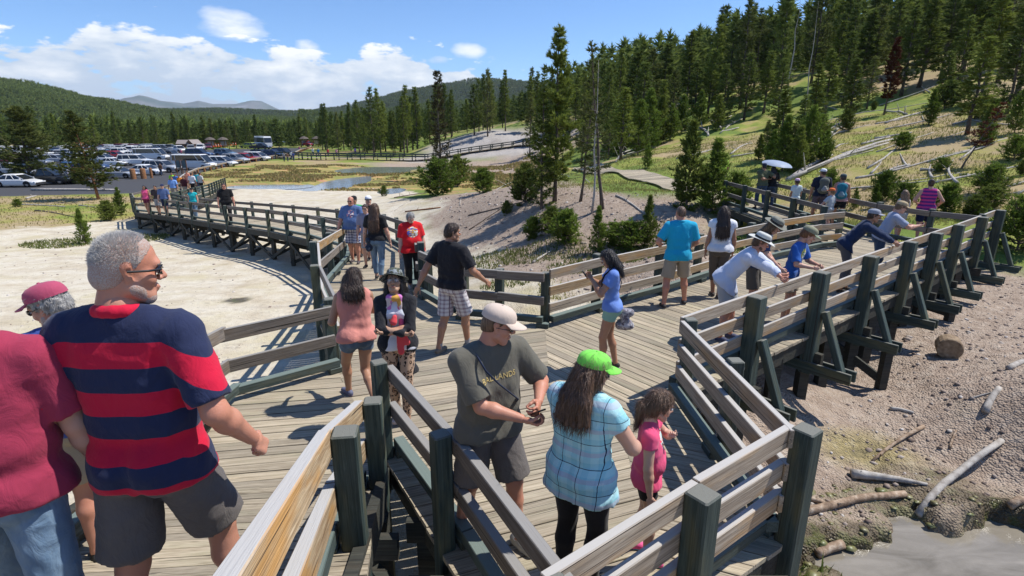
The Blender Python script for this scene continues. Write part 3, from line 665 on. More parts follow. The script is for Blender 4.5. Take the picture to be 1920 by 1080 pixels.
# ================================================================ frames that carry the decks
def trestle_mesh():
    mb = MB()
    def frame(a, d, za, zd, X=True):
        a = Vector((*a, 0)); d = Vector((*d, 0)); n = (d - a).normalized()
        for f in (0.04, .5, .96):
            p = a.lerp(d, f); zt = za + (zd - za) * f - .25; gz = float(GZ(p.x, p.y))
            mb.beam((p.x, p.y, gz - .3), (p.x, p.y, zt), .14, .14)
        mb.beam((a.x - n.x * .1, a.y - n.y * .1, za - .33), (d.x + n.x * .1, d.y + n.y * .1, zd - .33), .10, .20)
        if X:
            g0 = float(GZ(a.x, a.y)) + .12; mb.beam((a.x, a.y, za - .4), (d.x, d.y, g0), .05, .13)
            mb.beam((a.x, a.y, g0), (d.x, d.y, za - .4), .05, .13)
    def run(near, far, zfun, step):
        for i in range(len(near) - 1):
            a, b, c, d = near[i], near[i + 1], far[i + 1], far[i]; L = math.dist(a, b); n = max(1, round(L / step))
            za, zb = zfun(a), zfun(b)
            for (p, q) in ((a, b), (d, c)):
                for e_ in (.08,):
                    mb.beam((p[0], p[1], za - .15), (q[0], q[1], zb - .15), .09, .24)
            for k in range(n + (i == len(near) - 2)):
                f = k / n; pa = (a[0] + (b[0] - a[0]) * f, a[1] + (b[1] - a[1]) * f); pd = (d[0] + (c[0] - d[0]) * f, d[1] + (c[1] - d[1]) * f)
                frame(pa, pd, za + (zb - za) * f, za + (zb - za) * f)
                if k < n and i > 0:   # long diagonal braces along the near side
                    f2 = (k + 1) / n; pb = (a[0] + (b[0] - a[0]) * f2, a[1] + (b[1] - a[1]) * f2); z1 = za + (zb - za) * f
                    g1 = float(GZ(pb[0], pb[1])) + .1; g0 = float(GZ(pa[0], pa[1])) + .1
                    if k % 2: mb.beam((pa[0], pa[1], z1 - .35), (pb[0], pb[1], g1), .05, .14)
                    else: mb.beam((pa[0], pa[1], g0), (pb[0], pb[1], z1 - .35), .05, .14)
    run(nearL, farL, lambda p: lw_z(p[1]), 2.0)
    for i in range(3):
        (a, d), (b, c) = sb[i], sb[i + 1]; z0, z1 = [(-2.25, -2.35), (-2.35, -2.5), (-2.5, -2.95)][i]
        for (p, q) in ((a, b), (d, c)): mb.beam((p[0], p[1], z0 - .2), (q[0], q[1], z1 - .2), .1, .3)
    # junction, right hand walk, spur: joists and posts
    edge = [(L_, A), (A, E_), (E_, G_), (G_, K_), (K_, (4.6, Rl(4.6))), ((4.6, Rl(4.6)), (7.5, Rl(7.5))), ((7.5, Rl(7.5)), (11.6, 13.4)), (L_, (-3.12, 8.4)), ((-3.12, 8.4), (-3.78, 10.25)),
            (Cc, (-.85, 8.66)), ((-.85, 8.66), (-1.7, 10.05)), (Cc, Cedge[0])] + list(zip(Cedge[:-1], Cedge[1:])) + [((8.58, 14.4), (8.55, 22.3)), ((10.47, 15.6), (10.45, 22.3)), ((11.6, 13.4), (10.5, 15.6))]
    ctr = Vector((1, 7))
    for (p, q) in edge:
        P = Vector(p); Q = Vector(q); d = (Q - P).normalized(); n = Vector((-d.y, d.x)); 
        if (ctr - P).dot(n) < 0: n = -n
        if P.x > 4 and Q.y > 9: n = Vector((-d.y, d.x)) if (Vector((7, 12.2)) - P).dot(Vector((-d.y, d.x))) > 0 else -Vector((-d.y, d.x))
        o_ = n * .06; mb.beam((*(P + o_), -.165), (*(Q + o_), -.165), .07, .23)
        L = (Q - P).length; k = max(1, round(L / 1.9))
        for j in range(k):
            s_ = P + d * L * (j + .5) / k + n * .12; gz = float(GZ(s_.x, s_.y)); mb.beam((s_.x, s_.y, gz - .3), (s_.x, s_.y, -.2), .15, .15)
    for j in range(9):
        y = 3.2 + j * .62; xs = (-.75 + (y - 3.2) * -.2, 2.0) if y < 6.2 else (-2.3 - (y - 6.2) * .3, .4)
        mb.beam((xs[0], y, -.17), (xs[1], y, -.17), .07, .2)
    # frames beneath the right walk, crossing under the braced posts
    for x in (3.15, 4.6, 6.05, 7.5, 8.7, 9.83, 11.3):
        p = Vector((x, Rl(x))); n = Vector((.617, -.787)); a = p - n * 2.9; b = p + n * .62
        mb.beam((*a, -.36), (*(p + n * .2), -.36), .09, .18)
        for f in (-2.6, -1.3, -.05): q = p + n * f; mb.beam((q.x, q.y, float(GZ(q.x, q.y)) - .2), (q.x, q.y, -.3), .15, .15)
        if x in (6.05, 8.7):
            q = p + n * .5; gz = float(GZ(q.x, q.y)); mb.beam((q.x, q.y, gz - .2), (q.x, q.y, -.55), .13, .13)
            q2 = p - n * .9; mb.beam((*q2, -.45), (q.x, q.y, gz + .15), .05, .14)
    # ramp frame
    for (x, y) in ((-1.12, 3.9), (-.95, 2.6), (-.75, 1.4), (-.6, .4), (-2.9, 4.4), (-2.7, 2.4)):
        mb.beam((x, y, -1.6), (x, y, zramp(x, y) - .2), .14, .14)
    mb.beam((-1.2, 4.55, -.17), (-.62, .6, zramp(0, .6) - .17), .08, .24); mb.beam((-3.3, 5.7, -.17), (-2.5, .6, zramp(0, .6) - .17), .08, .24)
    for y in (3.6, 2.6, 1.6): mb.beam((-3.0, y, zramp(0, y) - .35), (-.9, y, zramp(0, y) - .35), .08, .2)
    # cross timbers in the gap between ramp and spur
    mb.beam((-1.15, 3.75, -.55), (.1, 2.5, -.55), .1, .16); mb.beam((-1.1, 2.9, -.8), (.3, 3.0, -.8), .1, .16); mb.beam((-.9, 1.9, -.6), (.3, 2.3, -.6), .1, .16)
    return mb
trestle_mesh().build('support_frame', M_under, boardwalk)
# upper path on the bank, running away to the left
up = [(10.4, 22.3, .0), (10.1, 27.0, .05), (9.0, 31.5, .12), (7.4, 38, .15), (6.8, 46, .2), (8.5, 60, .4)]
for i in range(len(up) - 1):
    a, b = Vector(up[i]), Vector(up[i + 1]); d = (b - a); n = Vector((-d.y, d.x, 0)).normalized()
    q = [(a - n * 0.0)[:2], (b - n * 0.0)[:2], (b + n * 1.9)[:2], (a + n * 1.9)[:2]]
    zf = lambda x, y: float(GZ(x, y)) + .13
    deck('planks', [tuple(p) for p in q], math.atan2(n.y, n.x), zf, parent=boardwalk, seed=60 + i, wid=.2, split=9)
# ================================================================ trees, shrubs, logs
def hit(u, v, tmax=400):
    """first ground point on the sight line through a photo pixel (survey helper)"""
    x, y, d = ray(u, v); h = math.hypot(x, y); t0 = 2.0
    ts = np.concatenate([np.arange(2, 40, .05), np.arange(40, tmax, .3)]); X = x / h * ts; Y = y / h * ts; Zr = CAMH + d / h * ts
    Zg = GZ(X, Y); k = np.nonzero(Zr <= Zg)[0]; k = k[0] if len(k) else len(ts) - 1
    return float(X[k]), float(Y[k]), float(Zg[k])
def top_z(v, u, Y):
    x, y, d = ray(u, v); return CAMH + d / y * Y
def leaf_tris(P, D, S, n, rs, spread=.9, wid=.30):
    """n slim triangles round each tuft point"""
    m = len(P); P = np.repeat(P, n, 0); D = np.repeat(D, n, 0); S = np.repeat(S, n)
    d = D + rs.normal(0, spread, (m * n, 3)) * .6; d /= np.linalg.norm(d, axis=1)[:, None] + 1e-9
    a = np.cross(d, rs.normal(0, 1, (m * n, 3))); a /= np.linalg.norm(a, axis=1)[:, None] + 1e-9
    L = S * rs.uniform(.6, 1.25, m * n); w_ = L * wid
    b0 = P - d * (L * .15)[:, None]
    V = np.stack([b0 - a * (w_ * .5)[:, None], b0 + a * (w_ * .5)[:, None], P + d * L[:, None] + a * (w_ * .1)[:, None]], 1).reshape(-1, 3)
    return V, np.arange(len(V)).reshape(-1, 3)
def pine(H, crown0=.12, rmax=.2, whorls=22, perw=5, tufts=6, leaves=7, tsize=.16, seed=1, bare=0.0, droop=.1, top_p=1.1, irregular=.35, up=.35, lean=(0, 0), dead=0, flare=1.0):
    """returns trunk mesh arrays and crown arrays for a pine H metres tall. rmax is crown radius / H"""
    rs = np.random.RandomState(seed); mb = MB()
    nseg = 9; pts = []; rad = []
    wob = rs.normal(0, .006 * H, (nseg + 1, 2)).cumsum(0) * .5
    for i in range(nseg + 1):
        f = i / nseg; pts.append((wob[i, 0] + lean[0] * f * H, wob[i, 1] + lean[1] * f * H, -.25 * (i == 0) + f * H)); rad.append(max(.012, H * .0115 * flare * (1 - f) ** .8 + .008) * (1.35 if i == 0 else 1))
    mb.tube(pts, rad, 7)
    pa = np.array(pts)
    def tp(f): return np.array([np.interp(f, np.linspace(0, 1, nseg + 1), pa[:, k]) for k in range(3)])
    TP = []; TD = []; TS = []
    gap = rs.uniform(.6, 1.3, 40)
    for wv in range(whorls):
        f = crown0 + (1 - crown0) * ((wv + rs.uniform(-.3, .3)) / whorls); f = min(max(f, crown0 * .8), .985)
        c = tp(f); q = (f - crown0) / (1 - crown0)
        prof = (1 - q) ** (1 / top_p) * (.45 + .55 * min(1, q / .22)) * gap[wv % 40] ** irregular
        for k in range(perw):
            az_ = rs.uniform(0, 2 * math.pi); L = H * rmax * prof * rs.uniform(.55, 1.2) + .05 * H * .25
            el_ = up * (.2 + 1.1 * q) - droop + rs.normal(0, .10)
            d = np.array([math.cos(az_) * math.cos(el_), math.sin(az_) * math.cos(el_), math.sin(el_)])
            e = c + d * L; e[2] += L * .12
            mid = c + d * L * .5 - np.array([0, 0, L * .05])
            isb = rs.rand() < bare
            if L > .16 or isb: mb.tube([tuple(c), tuple(mid), tuple(e)], [max(.006, L * .022), max(.005, L * .014), .004], 4, caps=False)
            if isb: continue
            nt = max(2, int(tufts * (.5 + L / (H * rmax))))
            ff = rs.uniform(.25, 1.05, nt) ** .8; side = rs.normal(0, .16, (nt, 3)) * L * (1.1 - .5 * ff)[:, None]; side[:, 2] *= .5
            pp = np.where(ff[:, None] < .5, c + (mid - c) * (ff * 2)[:, None], mid + (e - mid) * ((ff - .5) * 2)[:, None]) + side
            dd_ = np.tile(d, (nt, 1)) + side / (L + 1e-6) * 1.2; dd_[:, 2] += .45
            TP.append(pp); TD.append(dd_); TS.append(np.full(nt, tsize) * rs.uniform(.7, 1.3, nt))
    # leader
    f = rs.uniform(.88, 1.0, 10); TP.append(np.array([tp(x) for x in f]) + rs.normal(0, .012 * H, (10, 3)) * (1.02 - f)[:, None] * 4); TD.append(np.tile([0, 0, 1.0], (10, 1))); TS.append(np.full(10, tsize * .8))
    TP = np.concatenate(TP); TD = np.concatenate(TD); TS = np.concatenate(TS); TD /= np.linalg.norm(TD, axis=1)[:, None] + 1e-9
    V, F = leaf_tris(TP, TD, TS, leaves, rs)
    return mb, V, F
def leaf_mat(name, c0, c1, c2, trans=.32):
    m = bpy.data.materials.new(name); m.use_nodes = True; t = NT(m.node_tree); b = t.n['Principled BSDF']; out = t.n['Material Output']
    geo = t.add('ShaderNodeNewGeometry'); info = t.add('ShaderNodeObjectInfo'); r = geo.outputs['Random Per Island']; n = t.noise(t.coord('Object'), 1.1, 2)
    f = t.math('ADD', t.math('ADD', t.math('MULTIPLY', r, .45), t.math('MULTIPLY', n, .5)), t.math('MULTIPLY', t.math('SUBTRACT', info.outputs['Random'], .5), .35))
    c = t.ramp(f, [(.15, c0), (.5, c1), (.9, c2)]); t.set(b, 'Base Color', c); b.inputs['Roughness'].default_value = .75; b.inputs['Specular IOR Level'].default_value = .15
    tr = t.add('ShaderNodeBsdfTranslucent'); t.set(tr, 0, c); mx = t.add('ShaderNodeMixShader'); mx.inputs[0].default_value = trans
    t.l.new(b.outputs[0], mx.inputs[1]); t.l.new(tr.outputs[0], mx.inputs[2]); t.l.new(mx.outputs[0], out.inputs[0]); MATS[name] = m; return m
M_pine = leaf_mat('pine_needles', (.080, .108, .024), (.19, .235, .046), (.29, .34, .070))
M_pined = leaf_mat('dark_pine_needles', (.060, .085, .023), (.140, .185, .042), (.22, .27, .062))
M_young = leaf_mat('young_pine_needles', (.075, .115, .020), (.160, .230, .038), (.25, .33, .060), .35)
M_olive = leaf_mat('olive_pine_needles', (.070, .088, .026), (.155, .18, .050), (.24, .26, .07), .3)
M_redn = leaf_mat('dead_red_needles', (.055, .018, .010), (.13, .042, .022), (.22, .085, .040), .15)
M_mossy = leaf_mat('sparse_dying_needles', (.040, .036, .020), (.085, .075, .035), (.10, .12, .04), .15)
M_bark = material('pine_bark', lambda t, b: t.set(b, 'Base Color', t.ramp(t.noise(t.mapping(t.coord('Object'), scale=(6, 6, 1.2)), 3, 4, .6), [(.3, (.055, .04, .03)), (.6, (.15, .12, .095)), (.8, (.22, .19, .16))])), rough=.9)
M_snag = material('bleached_dead_wood', lambda t, b: (t.set(b, 'Base Color', t.ramp(t.noise(t.mapping(t.coord('Object'), scale=(3, 3, 1)), 3, 4, .6), [(.3, (.24, .21, .18)), (.55, (.42, .39, .35)), (.8, (.56, .54, .50))])), t.set(b, 'Normal', t.bump(t.noise(t.coord('Object'), 14, 4, .7), .4, .02))), rough=.85)
M_drift = material('damp_driftwood', lambda t, b: (t.set(b, 'Base Color', t.ramp(t.noise(t.mapping(t.coord('Object'), scale=(1, 1, 1)), 11, 5, .65), [(.3, (.13, .085, .055)), (.5, (.30, .21, .14)), (.66, (.46, .37, .28))])), t.set(b, 'Normal', t.bump(t.noise(t.coord('Object'), 24, 4, .7), .6, .02))), rough=.75)
M_redbark = material('reddish_bark', lambda t, b: t.set(b, 'Base Color', t.ramp(t.noise(t.coord('Object'), 9, 3), [(.3, (.16, .07, .035)), (.7, (.36, .18, .08))])), rough=.9)
def tree_proto(name_key, m_leaf, m_trunk=None, **kw):
    mb, V, F = pine(**kw); tm = mb.mesh('trunk', m_trunk or M_bark, smooth=True); cm = mesh_np('crown', V, F, m_leaf) if len(F) else None
    return tm, cm, kw['H']
def put_tree(proto, x, y, h, rz, label, group, name='pine_tree', cat='tree', z=None, tilt=(0, 0), sx=1.0):
    tm, cm, H = proto; s = h / H; z = float(GZ(x, y)) if z is None else z
    e = bpy.data.objects.new(name, None); COL.objects.link(e); e.location = (x, y, z); e.rotation_euler = (tilt[0], tilt[1], rz); e.scale = (s * sx, s * sx, s)
    tag(e, label, cat, group)
    for nm, me in (('trunk', tm), ('crown', cm)):
        if me is not None: o = bpy.data.objects.new(nm, me); COL.objects.link(o); o.parent = e
    return e
# forest prototypes (medium) and near ones (fine)
FP = [tree_proto('f%d' % i, [M_pined, M_pine, M_pined, M_pine, M_pined, M_olive][i], H=12.0, crown0=[.14, .22, .1, .3, .18, .16][i], rmax=[.135, .115, .15, .105, .125, .15][i], whorls=[30, 28, 28, 26, 34, 26][i],
                 perw=6, tufts=5, leaves=5, tsize=.42, seed=100 + i, bare=.04, irregular=[.4, .6, .35, .7, .4, .6][i], top_p=[1.1, .95, 1.25, .9, 1.0, 1.3][i]) for i in range(6)]
LP = [tree_proto('l%d' % i, [M_pined, M_pine, M_pined][i], H=12.0, crown0=.15, rmax=[.13, .11, .15][i], whorls=16, perw=4, tufts=3, leaves=3, tsize=.85, seed=140 + i, bare=0, irregular=.5) for i in range(3)]
YP = [tree_proto('y%d' % i, [M_young, M_pine, M_young][i], H=3.0, crown0=.04, rmax=[.30, .26, .36][i], whorls=24, perw=7, tufts=8, leaves=8, tsize=.15, seed=170 + i, irregular=.5, up=.6, droop=-.05, top_p=[1.2, 1.1, 1.5][i]) for i in range(3)]
SP = [tree_proto('s%d' % i, [M_young, M_young, M_pine][i], H=1.2, crown0=.02, rmax=[.62, .8, .6][i], whorls=16, perw=9, tufts=9, leaves=9, tsize=.105, seed=180 + i, irregular=.6, up=.9, droop=-.15, top_p=2.0) for i in range(3)]
def snag_proto(H, seed, br=14, blen=.12):
    rs = np.random.RandomState(seed); mb = MB(); pts = [(rs.normal(0, .01 * H), rs.normal(0, .01 * H), f * H) for f in np.linspace(-.02, 1, 8)]
    mb.tube(pts, [max(.01, .011 * H * (1 - f) + .008) for f in np.linspace(0, 1, 8)], 7)
    for k in range(br):
        f = rs.uniform(.3, .97); a = rs.uniform(0, 6.28); L = H * blen * (1.15 - f) * rs.uniform(.4, 1.4); c = np.array(pts[min(7, int(f * 7))]) * 0 + np.array([0, 0, f * H]); d = np.array([math.cos(a), math.sin(a), rs.uniform(-.3, .5)])
        mb.tube([tuple(c), tuple(c + d * L * .6), tuple(c + d * L + np.array([0, 0, L * .15]))], [.012 + L * .012, .01, .004], 4, caps=False)
    return mb.mesh('trunk', M_snag, smooth=True), None, H
SN = [snag_proto(12, 1, 22, .09), snag_proto(12, 2, 10, .06)]

rng = random.Random(77); trees_done = []
def clear(x, y, dmin):
    for (a, b_) in trees_done:
        if (a - x) ** 2 + (b_ - y) ** 2 < dmin * dmin: return False
    return True
# --- individual trees that stand out (u, v of base, v of top, proto, label, options)
big = tree_proto('n1', M_pine, H=7.5, crown0=.13, rmax=.155, whorls=30, perw=6, tufts=13, leaves=9, tsize=.185, seed=5, bare=.08, irregular=1.1, top_p=1.0, up=.45)
thin = tree_proto('n2', M_olive, H=7.0, crown0=.24, rmax=.15, whorls=26, perw=5, tufts=7, leaves=7, tsize=.16, seed=8, bare=.45, irregular=1.2, lean=(-.10, 0), top_p=1.0)
dying = tree_proto('n3', M_mossy, H=10.0, crown0=.10, rmax=.105, whorls=44, perw=7, tufts=6, leaves=6, tsize=.22, seed=12, bare=.35, irregular=.8, top_p=1.5)
left1 = tree_proto('n4', M_olive, H=8.5, crown0=.14, rmax=.30, whorls=26, perw=7, tufts=15, leaves=10, tsize=.27, seed=14, bare=.04, irregular=.9, top_p=1.2, up=.5)
left2 = tree_proto('n5', M_olive, M_redbark, H=7.8, crown0=.16, rmax=.26, whorls=24, perw=6, tufts=14, leaves=9, tsize=.25, seed=17, bare=.15, irregular=1.2, lean=(-.12, 0), top_p=1.1)
redt = tree_proto('n6', M_redn, H=7.0, crown0=.22, rmax=.13, whorls=26, perw=7, tufts=7, leaves=7, tsize=.22, seed=21, irregular=.7)
redl = tree_proto('n7', M_redn, H=5.0, crown0=.35, rmax=.26, whorls=14, perw=6, tufts=7, leaves=7, tsize=.18, seed=23, irregular=1.0, bare=.3, lean=(.55, .1))
def spot(u, vb, vt, proto, label, name='pine_tree', cat='tree', group=None, dist=None, sx=1.0, rz=None):
    if dist: x, y = (u - 960) / ray(u, vb)[1] * dist, dist; z = float(GZ(x, y))
    else: x, y, z = hit(u, vb)
    h = max(.3, top_z(vt, u, y) - z); trees_done.append((x, y))
    return put_tree(proto, x, y, h, rng.uniform(0, 6.28) if rz is None else rz, label, group, name, cat, sx=sx)
spot(1040, 378, 46, big, 'tallest dark pine on the bank with a spiky candle top against the sky')
spot(1130, 392, 78, thin, 'gaunt leaning pine beside the tallest bank pine with bare lower twigs', rz=0)
spot(1110, 402, 112, SN[0], 'pale dead snag with forked top standing among the bank pines', cat='dead tree', name='dead_tree', sx=.8)
spot(825, 338, 132, dying, 'brown half-dead pine rising from a bright green bush beside the marsh')
spot(1015, 392, 160, tree_proto('n8', M_pine, H=7, crown0=.06, rmax=.17, whorls=26, perw=6, tufts=8, leaves=8, tsize=.18, seed=6, irregular=.8), 'bushy pine growing close against the left side of the tallest bank pine')
spot(1088, 378, 150, thin, 'thin pale green pine between the tallest bank pine and the dead snag', rz=2.5)
spot(1286, 392, 226, YP[1], 'medium bright pine beside the path left of the man in the lime shirt', sx=1.0)
spot(1334, 398, 262, YP[0], 'smaller pine growing right in front of the path near the lime shirt', sx=1.1)
spot(1378, 402, 335, SP[0], 'low spreading pine bush by the start of the walkway fence', 'pine_shrub', 'shrub')
spot(60, 345, 200, left1, 'broad olive pine in front of the parked cars near the white sedan', sx=1.45)
spot(186, 374, 208, left2, 'leaning olive pine with reddish trunk in front of the silver cars', rz=0, sx=1.25)
spot(1657, 216, 70, redt, 'upright dead pine with rust red needles on the open slope', cat='dead tree', name='dead_tree')
spot(1800, 318, 190, redl, 'leaning dead pine with rusty needles low on the right slope', cat='dead tree', name='dead_tree', rz=0)
spot(1475, 205, -6, SN[0], 'tall bare snag rising above the forest with twiggy top', cat='dead tree', name='dead_tree', sx=.75)
spot(1506, 215, 2, SN[1], 'second tall bare trunk just right of the twiggy snag', cat='dead tree', name='dead_tree', sx=.6)
spot(1044, 366, 298, SN[1], 'broken orange brown dead trunk under the bank pines', cat='dead tree', name='dead_tree', sx=2.2)
for (u, vb, vt, k, sx, lab) in [
    (1120, 478, 388, 0, .8, 'bright young pine on the bank below the gaunt pine'), (1060, 458, 402, 0, 1.3, 'wide low pine bush on the dirt bank above the reeds'),
    (1213, 462, 366, 1, .8, 'slim young pine on the dirt bank behind the turquoise polo'), (1180, 470, 425, 1, 1.5, 'low pine bush behind the fence by the turquoise polo'),
    (1035, 440, 395, 2, 1.2, 'dark low bush under the gaunt pine on the bank'), (905, 362, 322, 0, 1.3, 'round bright bush in the straw grass right of the half-dead pine'),
    (822, 366, 312, 1, 1.5, 'large bright bush at the foot of the half-dead pine'), (858, 350, 300, 2, 1.1, 'green bush touching the right side of the half-dead pine'),
    (1000, 448, 412, 0, 1.3, 'low bright bush at the toe of the dirt bank'), (1150, 462, 425, 1, 1.2, 'small bush between the young pines on the bank'), (1255, 470, 430, 0, 1.4, 'bush behind the head of the man in turquoise'), (950, 402, 380, 2, 1.2, 'little bush in the middle of the dirt bank'),
    (985, 380, 318, 2, 1.2, 'dense green bush left of the tallest bank pine'), (720, 368, 352, 1, 1.0, 'tiny green seedling on the white flat edge'),
    (160, 458, 392, 0, .8, 'bright pine seedling alone on the white flat at left'), (205, 414, 382, 2, 1.2, 'low green bush left of the far fence end'), (229, 404, 352, 0, .9, 'upright small pine touching the far fence end'),
    (148, 345, 320, 2, 1.1, 'small dark bush under the leaning olive pine'), (34, 388, 376, 1, 1.4, 'very low green bush at the edge of the white flat'),
    (1213, 316, 272, 2, .9, 'small pine at the left edge of the open slope'), (1638, 392, 345, 0, .9, 'small green pine behind the boy walkers near the hill fence'),
    (1600, 392, 352, 0, .8, 'little upright pine behind the woman with teal backpack'), (1690, 392, 352, 1, 1.1, 'leafy low bush between the slope and the pink tank top'),
    (1772, 402, 352, 0, 1.2, 'spreading bush right of the woman in the pink striped top'), (1852, 392, 352, 2, 1.5, 'big low bush behind the end of the braced fence'),
    (1905, 470, 388, 1, 1.2, 'dark bush at the right edge beyond the last braced post'), (1822, 408, 372, 2, 1.3, 'brownish low bush by the fence corner'),
    (1540, 305, 262, 0, 1.0, 'tiny bright pine among the fallen logs'), (1450, 300, 262, 1, 1.2, 'low pine bush left of the long fallen logs'),
    (1770, 205, 160, 2, 1.5, 'dark bush high on the right slope'), (1900, 300, 262, 1, 1.3, 'low bush on the straw slope at the right edge')]:
    spot(u, vb, vt, (YP if 'pine' in lab and sx <= .9 else SP)[k % 3], lab, 'pine_shrub', 'shrub', sx=sx)
# --- hillside pines, mid distance, chosen places
mid = [(1200, 282, 118), (1165, 300, 165), (1140, 300, 175), (1238, 262, 150), (1185, 272, 95), (1258, 246, 130), (1300, 232, 112), (1325, 222, 92), (1352, 236, 120), (1285, 205, 60), (1240, 230, 80), (1215, 250, 90),
       (1395, 225, 100), (1430, 214, 96), (1365, 190, 30), (1340, 185, 28), (1392, 178, 14), (1412, 175, 30), (1440, 172, 30), (1460, 300, 168), (1495, 292, 178), (1520, 258, 120), (1435, 280, 225), (1480, 320, 232), (1455, 240, 110), (1545, 215, 92),
       (1580, 200, 60), (1560, 180, 40), (1610, 175, 20), (1632, 165, 8), (1690, 180, 10), (1720, 165, -10), (1760, 150, -20), (1700, 132, 0), (1590, 230, 110), (1735, 128, -25), (1668, 140, -4),
       (1815, 252, 70), (1885, 215, 20), (1840, 190, -30), (1905, 190, -60), (1870, 155, -60), (1790, 185, 30), (1800, 140, -50), (1830, 130, -60), (1900, 120, -80), (1765, 195, 95), (1625, 205, 105)]
for k, (u, vb, vt) in enumerate(mid):
    spot(u, vb, vt, FP[k % 6], 'green pine standing on the grassy hillside above the walkway', group='pines on the hillside', sx=[1.5, 1.8, 1.35][k % 3])
for k, (u, vb, vt) in enumerate([(1150, 292, 196), (1172, 288, 178), (1196, 292, 190), (1215, 282, 168), (1236, 272, 180), (1256, 264, 196), (1466, 322, 218), (1492, 324, 236), (1512, 312, 202), (1446, 312, 244), (1422, 300, 252), (1278, 250, 180), (1310, 240, 170), (1345, 244, 178), (1546, 300, 246), (1740, 236, 168), (1845, 262, 196), (1902, 250, 170)]):
    spot(u, vb, vt, YP[k % 3], 'bushy young pine on the grassy slope', group='bushy young pines on the slope', sx=[.95, 1.1, .85][k % 3])
# --- forest individuals by region
def scatter(n, poly, dmin, hr, label, group, seed, keep=None):
    r = random.Random(seed); xs = [p[0] for p in poly]; ys = [p[1] for p in poly]; c = 0; tries = 0
    while c < n and tries < n * 60:
        tries += 1; x = r.uniform(min(xs), max(xs)); y = r.uniform(min(ys), max(ys))
        if poly_sd(np.array([x]), np.array([y]), poly)[0] > 0 or not clear(x, y, dmin) or (keep and not keep(x, y)): continue
        if abs(math.atan2(x, y)) > .80: continue
        trees_done.append((x, y)); h = r.uniform(*hr); put_tree(r.choice(FP), x, y, h, r.uniform(0, 6.28), label, group, sx=r.uniform(.9, 1.3)); c += 1
scatter(34, [(-30, 122), (-16, 126), (0, 127), (10, 125), (16, 140), (6, 156), (-14, 160), (-34, 150), (-32, 132)], 2.4, (9, 15), 'lodgepole pine among those crowning the pale bare mound', 'pines on the pale mound', 1)
scatter(26, [(-52, 150), (-34, 128), (-27, 126), (-30, 165), (-56, 205), (-62, 198)], 3.0, (8, 13), 'pine in the dark belt between the pale mound and the parking lot', 'pines right of the parking lot', 2)
scatter(40, [(-60, 202), (-98, 197), (-118, 172), (-131, 145), (-150, 150), (-130, 190), (-100, 222), (-50, 225)], 3.2, (8, 13), 'pine in the tree belt directly behind the parking lot', 'pines behind the parking lot', 3)
scatter(26, [(-131, 140), (-240, 136), (-240, 150), (-150, 158)], 4.0, (7, 11), 'pine in the far left belt behind the parked cars', 'pines behind the parking lot', 4)
scatter(100, [(22, 74), (34, 72), (60, 80), (95, 84), (130, 110), (110, 150), (60, 150), (30, 128), (16, 100)], 3.0, (9, 15), 'pine in the dense forest covering the upper hillside', 'forest pines of the upper hillside', 5)
scatter(16, [(8, 70), (20, 74), (18, 120), (4, 128), (0, 100)], 3.0, (8, 13), 'pine in the wooded dip between mound and hillside', 'pines between mound and hillside', 6)
# --- the rest of the wood, far and dense: one mass
def merged(name, pts, hs, protos, m, seed, leaves_keep=1.0):
    rs = np.random.RandomState(seed); VV = []; n0 = 0
    base = []
    for p in protos:
        me = p[1]; a = np.empty(len(me.vertices) * 3, np.float32); me.vertices.foreach_get('co', a); base.append(a.reshape(-1, 3) / p[2])
    for (x, y, z), h in zip(pts, hs):
        B = base[rs.randint(len(base))]; a = rs.uniform(0, 6.28); c, s_ = math.cos(a), math.sin(a); w_ = rs.uniform(.9, 1.35)
        VV.append(np.stack([(B[:, 0] * c - B[:, 1] * s_) * h * w_ + x, (B[:, 0] * s_ + B[:, 1] * c) * h * w_ + y, B[:, 2] * h + z], -1))
    V = np.concatenate(VV); F = np.arange(len(V)).reshape(-1, 3); return obj(name, mesh_np(name, V, F, m), kind='stuff')
MP = [tree_proto('m%d' % i, M_pined, H=12.0, crown0=.10, rmax=[.13, .15][i], whorls=13, perw=4, tufts=2, leaves=3, tsize=1.25, seed=190 + i, irregular=.5) for i in range(2)]
TP_ = [tree_proto('t%d' % i, M_pined, H=12.0, crown0=.08, rmax=.16, whorls=5, perw=3, tufts=1, leaves=2, tsize=3.6, seed=210 + i, irregular=.3) for i in range(2)]
def fill(n, rmin, rmax, amin, amax, seed, ok):
    rs = np.random.RandomState(seed); a = rs.uniform(amin, amax, n * 3); r = np.sqrt(rs.uniform(rmin ** 2, rmax ** 2, n * 3)); x = np.sin(a) * r; y = np.cos(a) * r
    k = ok(x, y); x, y = x[k][:n], y[k][:n]; return np.stack([x, y, GZ(x, y)], -1)
hillok = lambda x, y: (y > 70) & (x > 12) & (GZ(x, y) > 1.5) & (np.hypot(x, y) > 100)
p1 = fill(900, 105, 300, .10, .80, 3, hillok); merged('forest', p1, np.random.RandomState(1).uniform(9, 14, len(p1)), MP, M_pined, 5)
valok = lambda x, y: (poly_sd(x, y, lot_poly) > 5) & ((y > 150) | (x < -135)) & ~((x > -66) & (x < 2) & (y < 200) & (y > 100) & (x > -24))
p2 = fill(1100, 150, 330, -.82, .12, 4, valok); merged('forest', p2, np.random.RandomState(2).uniform(6.5, 10.5, len(p2)), MP, M_pined, 6)
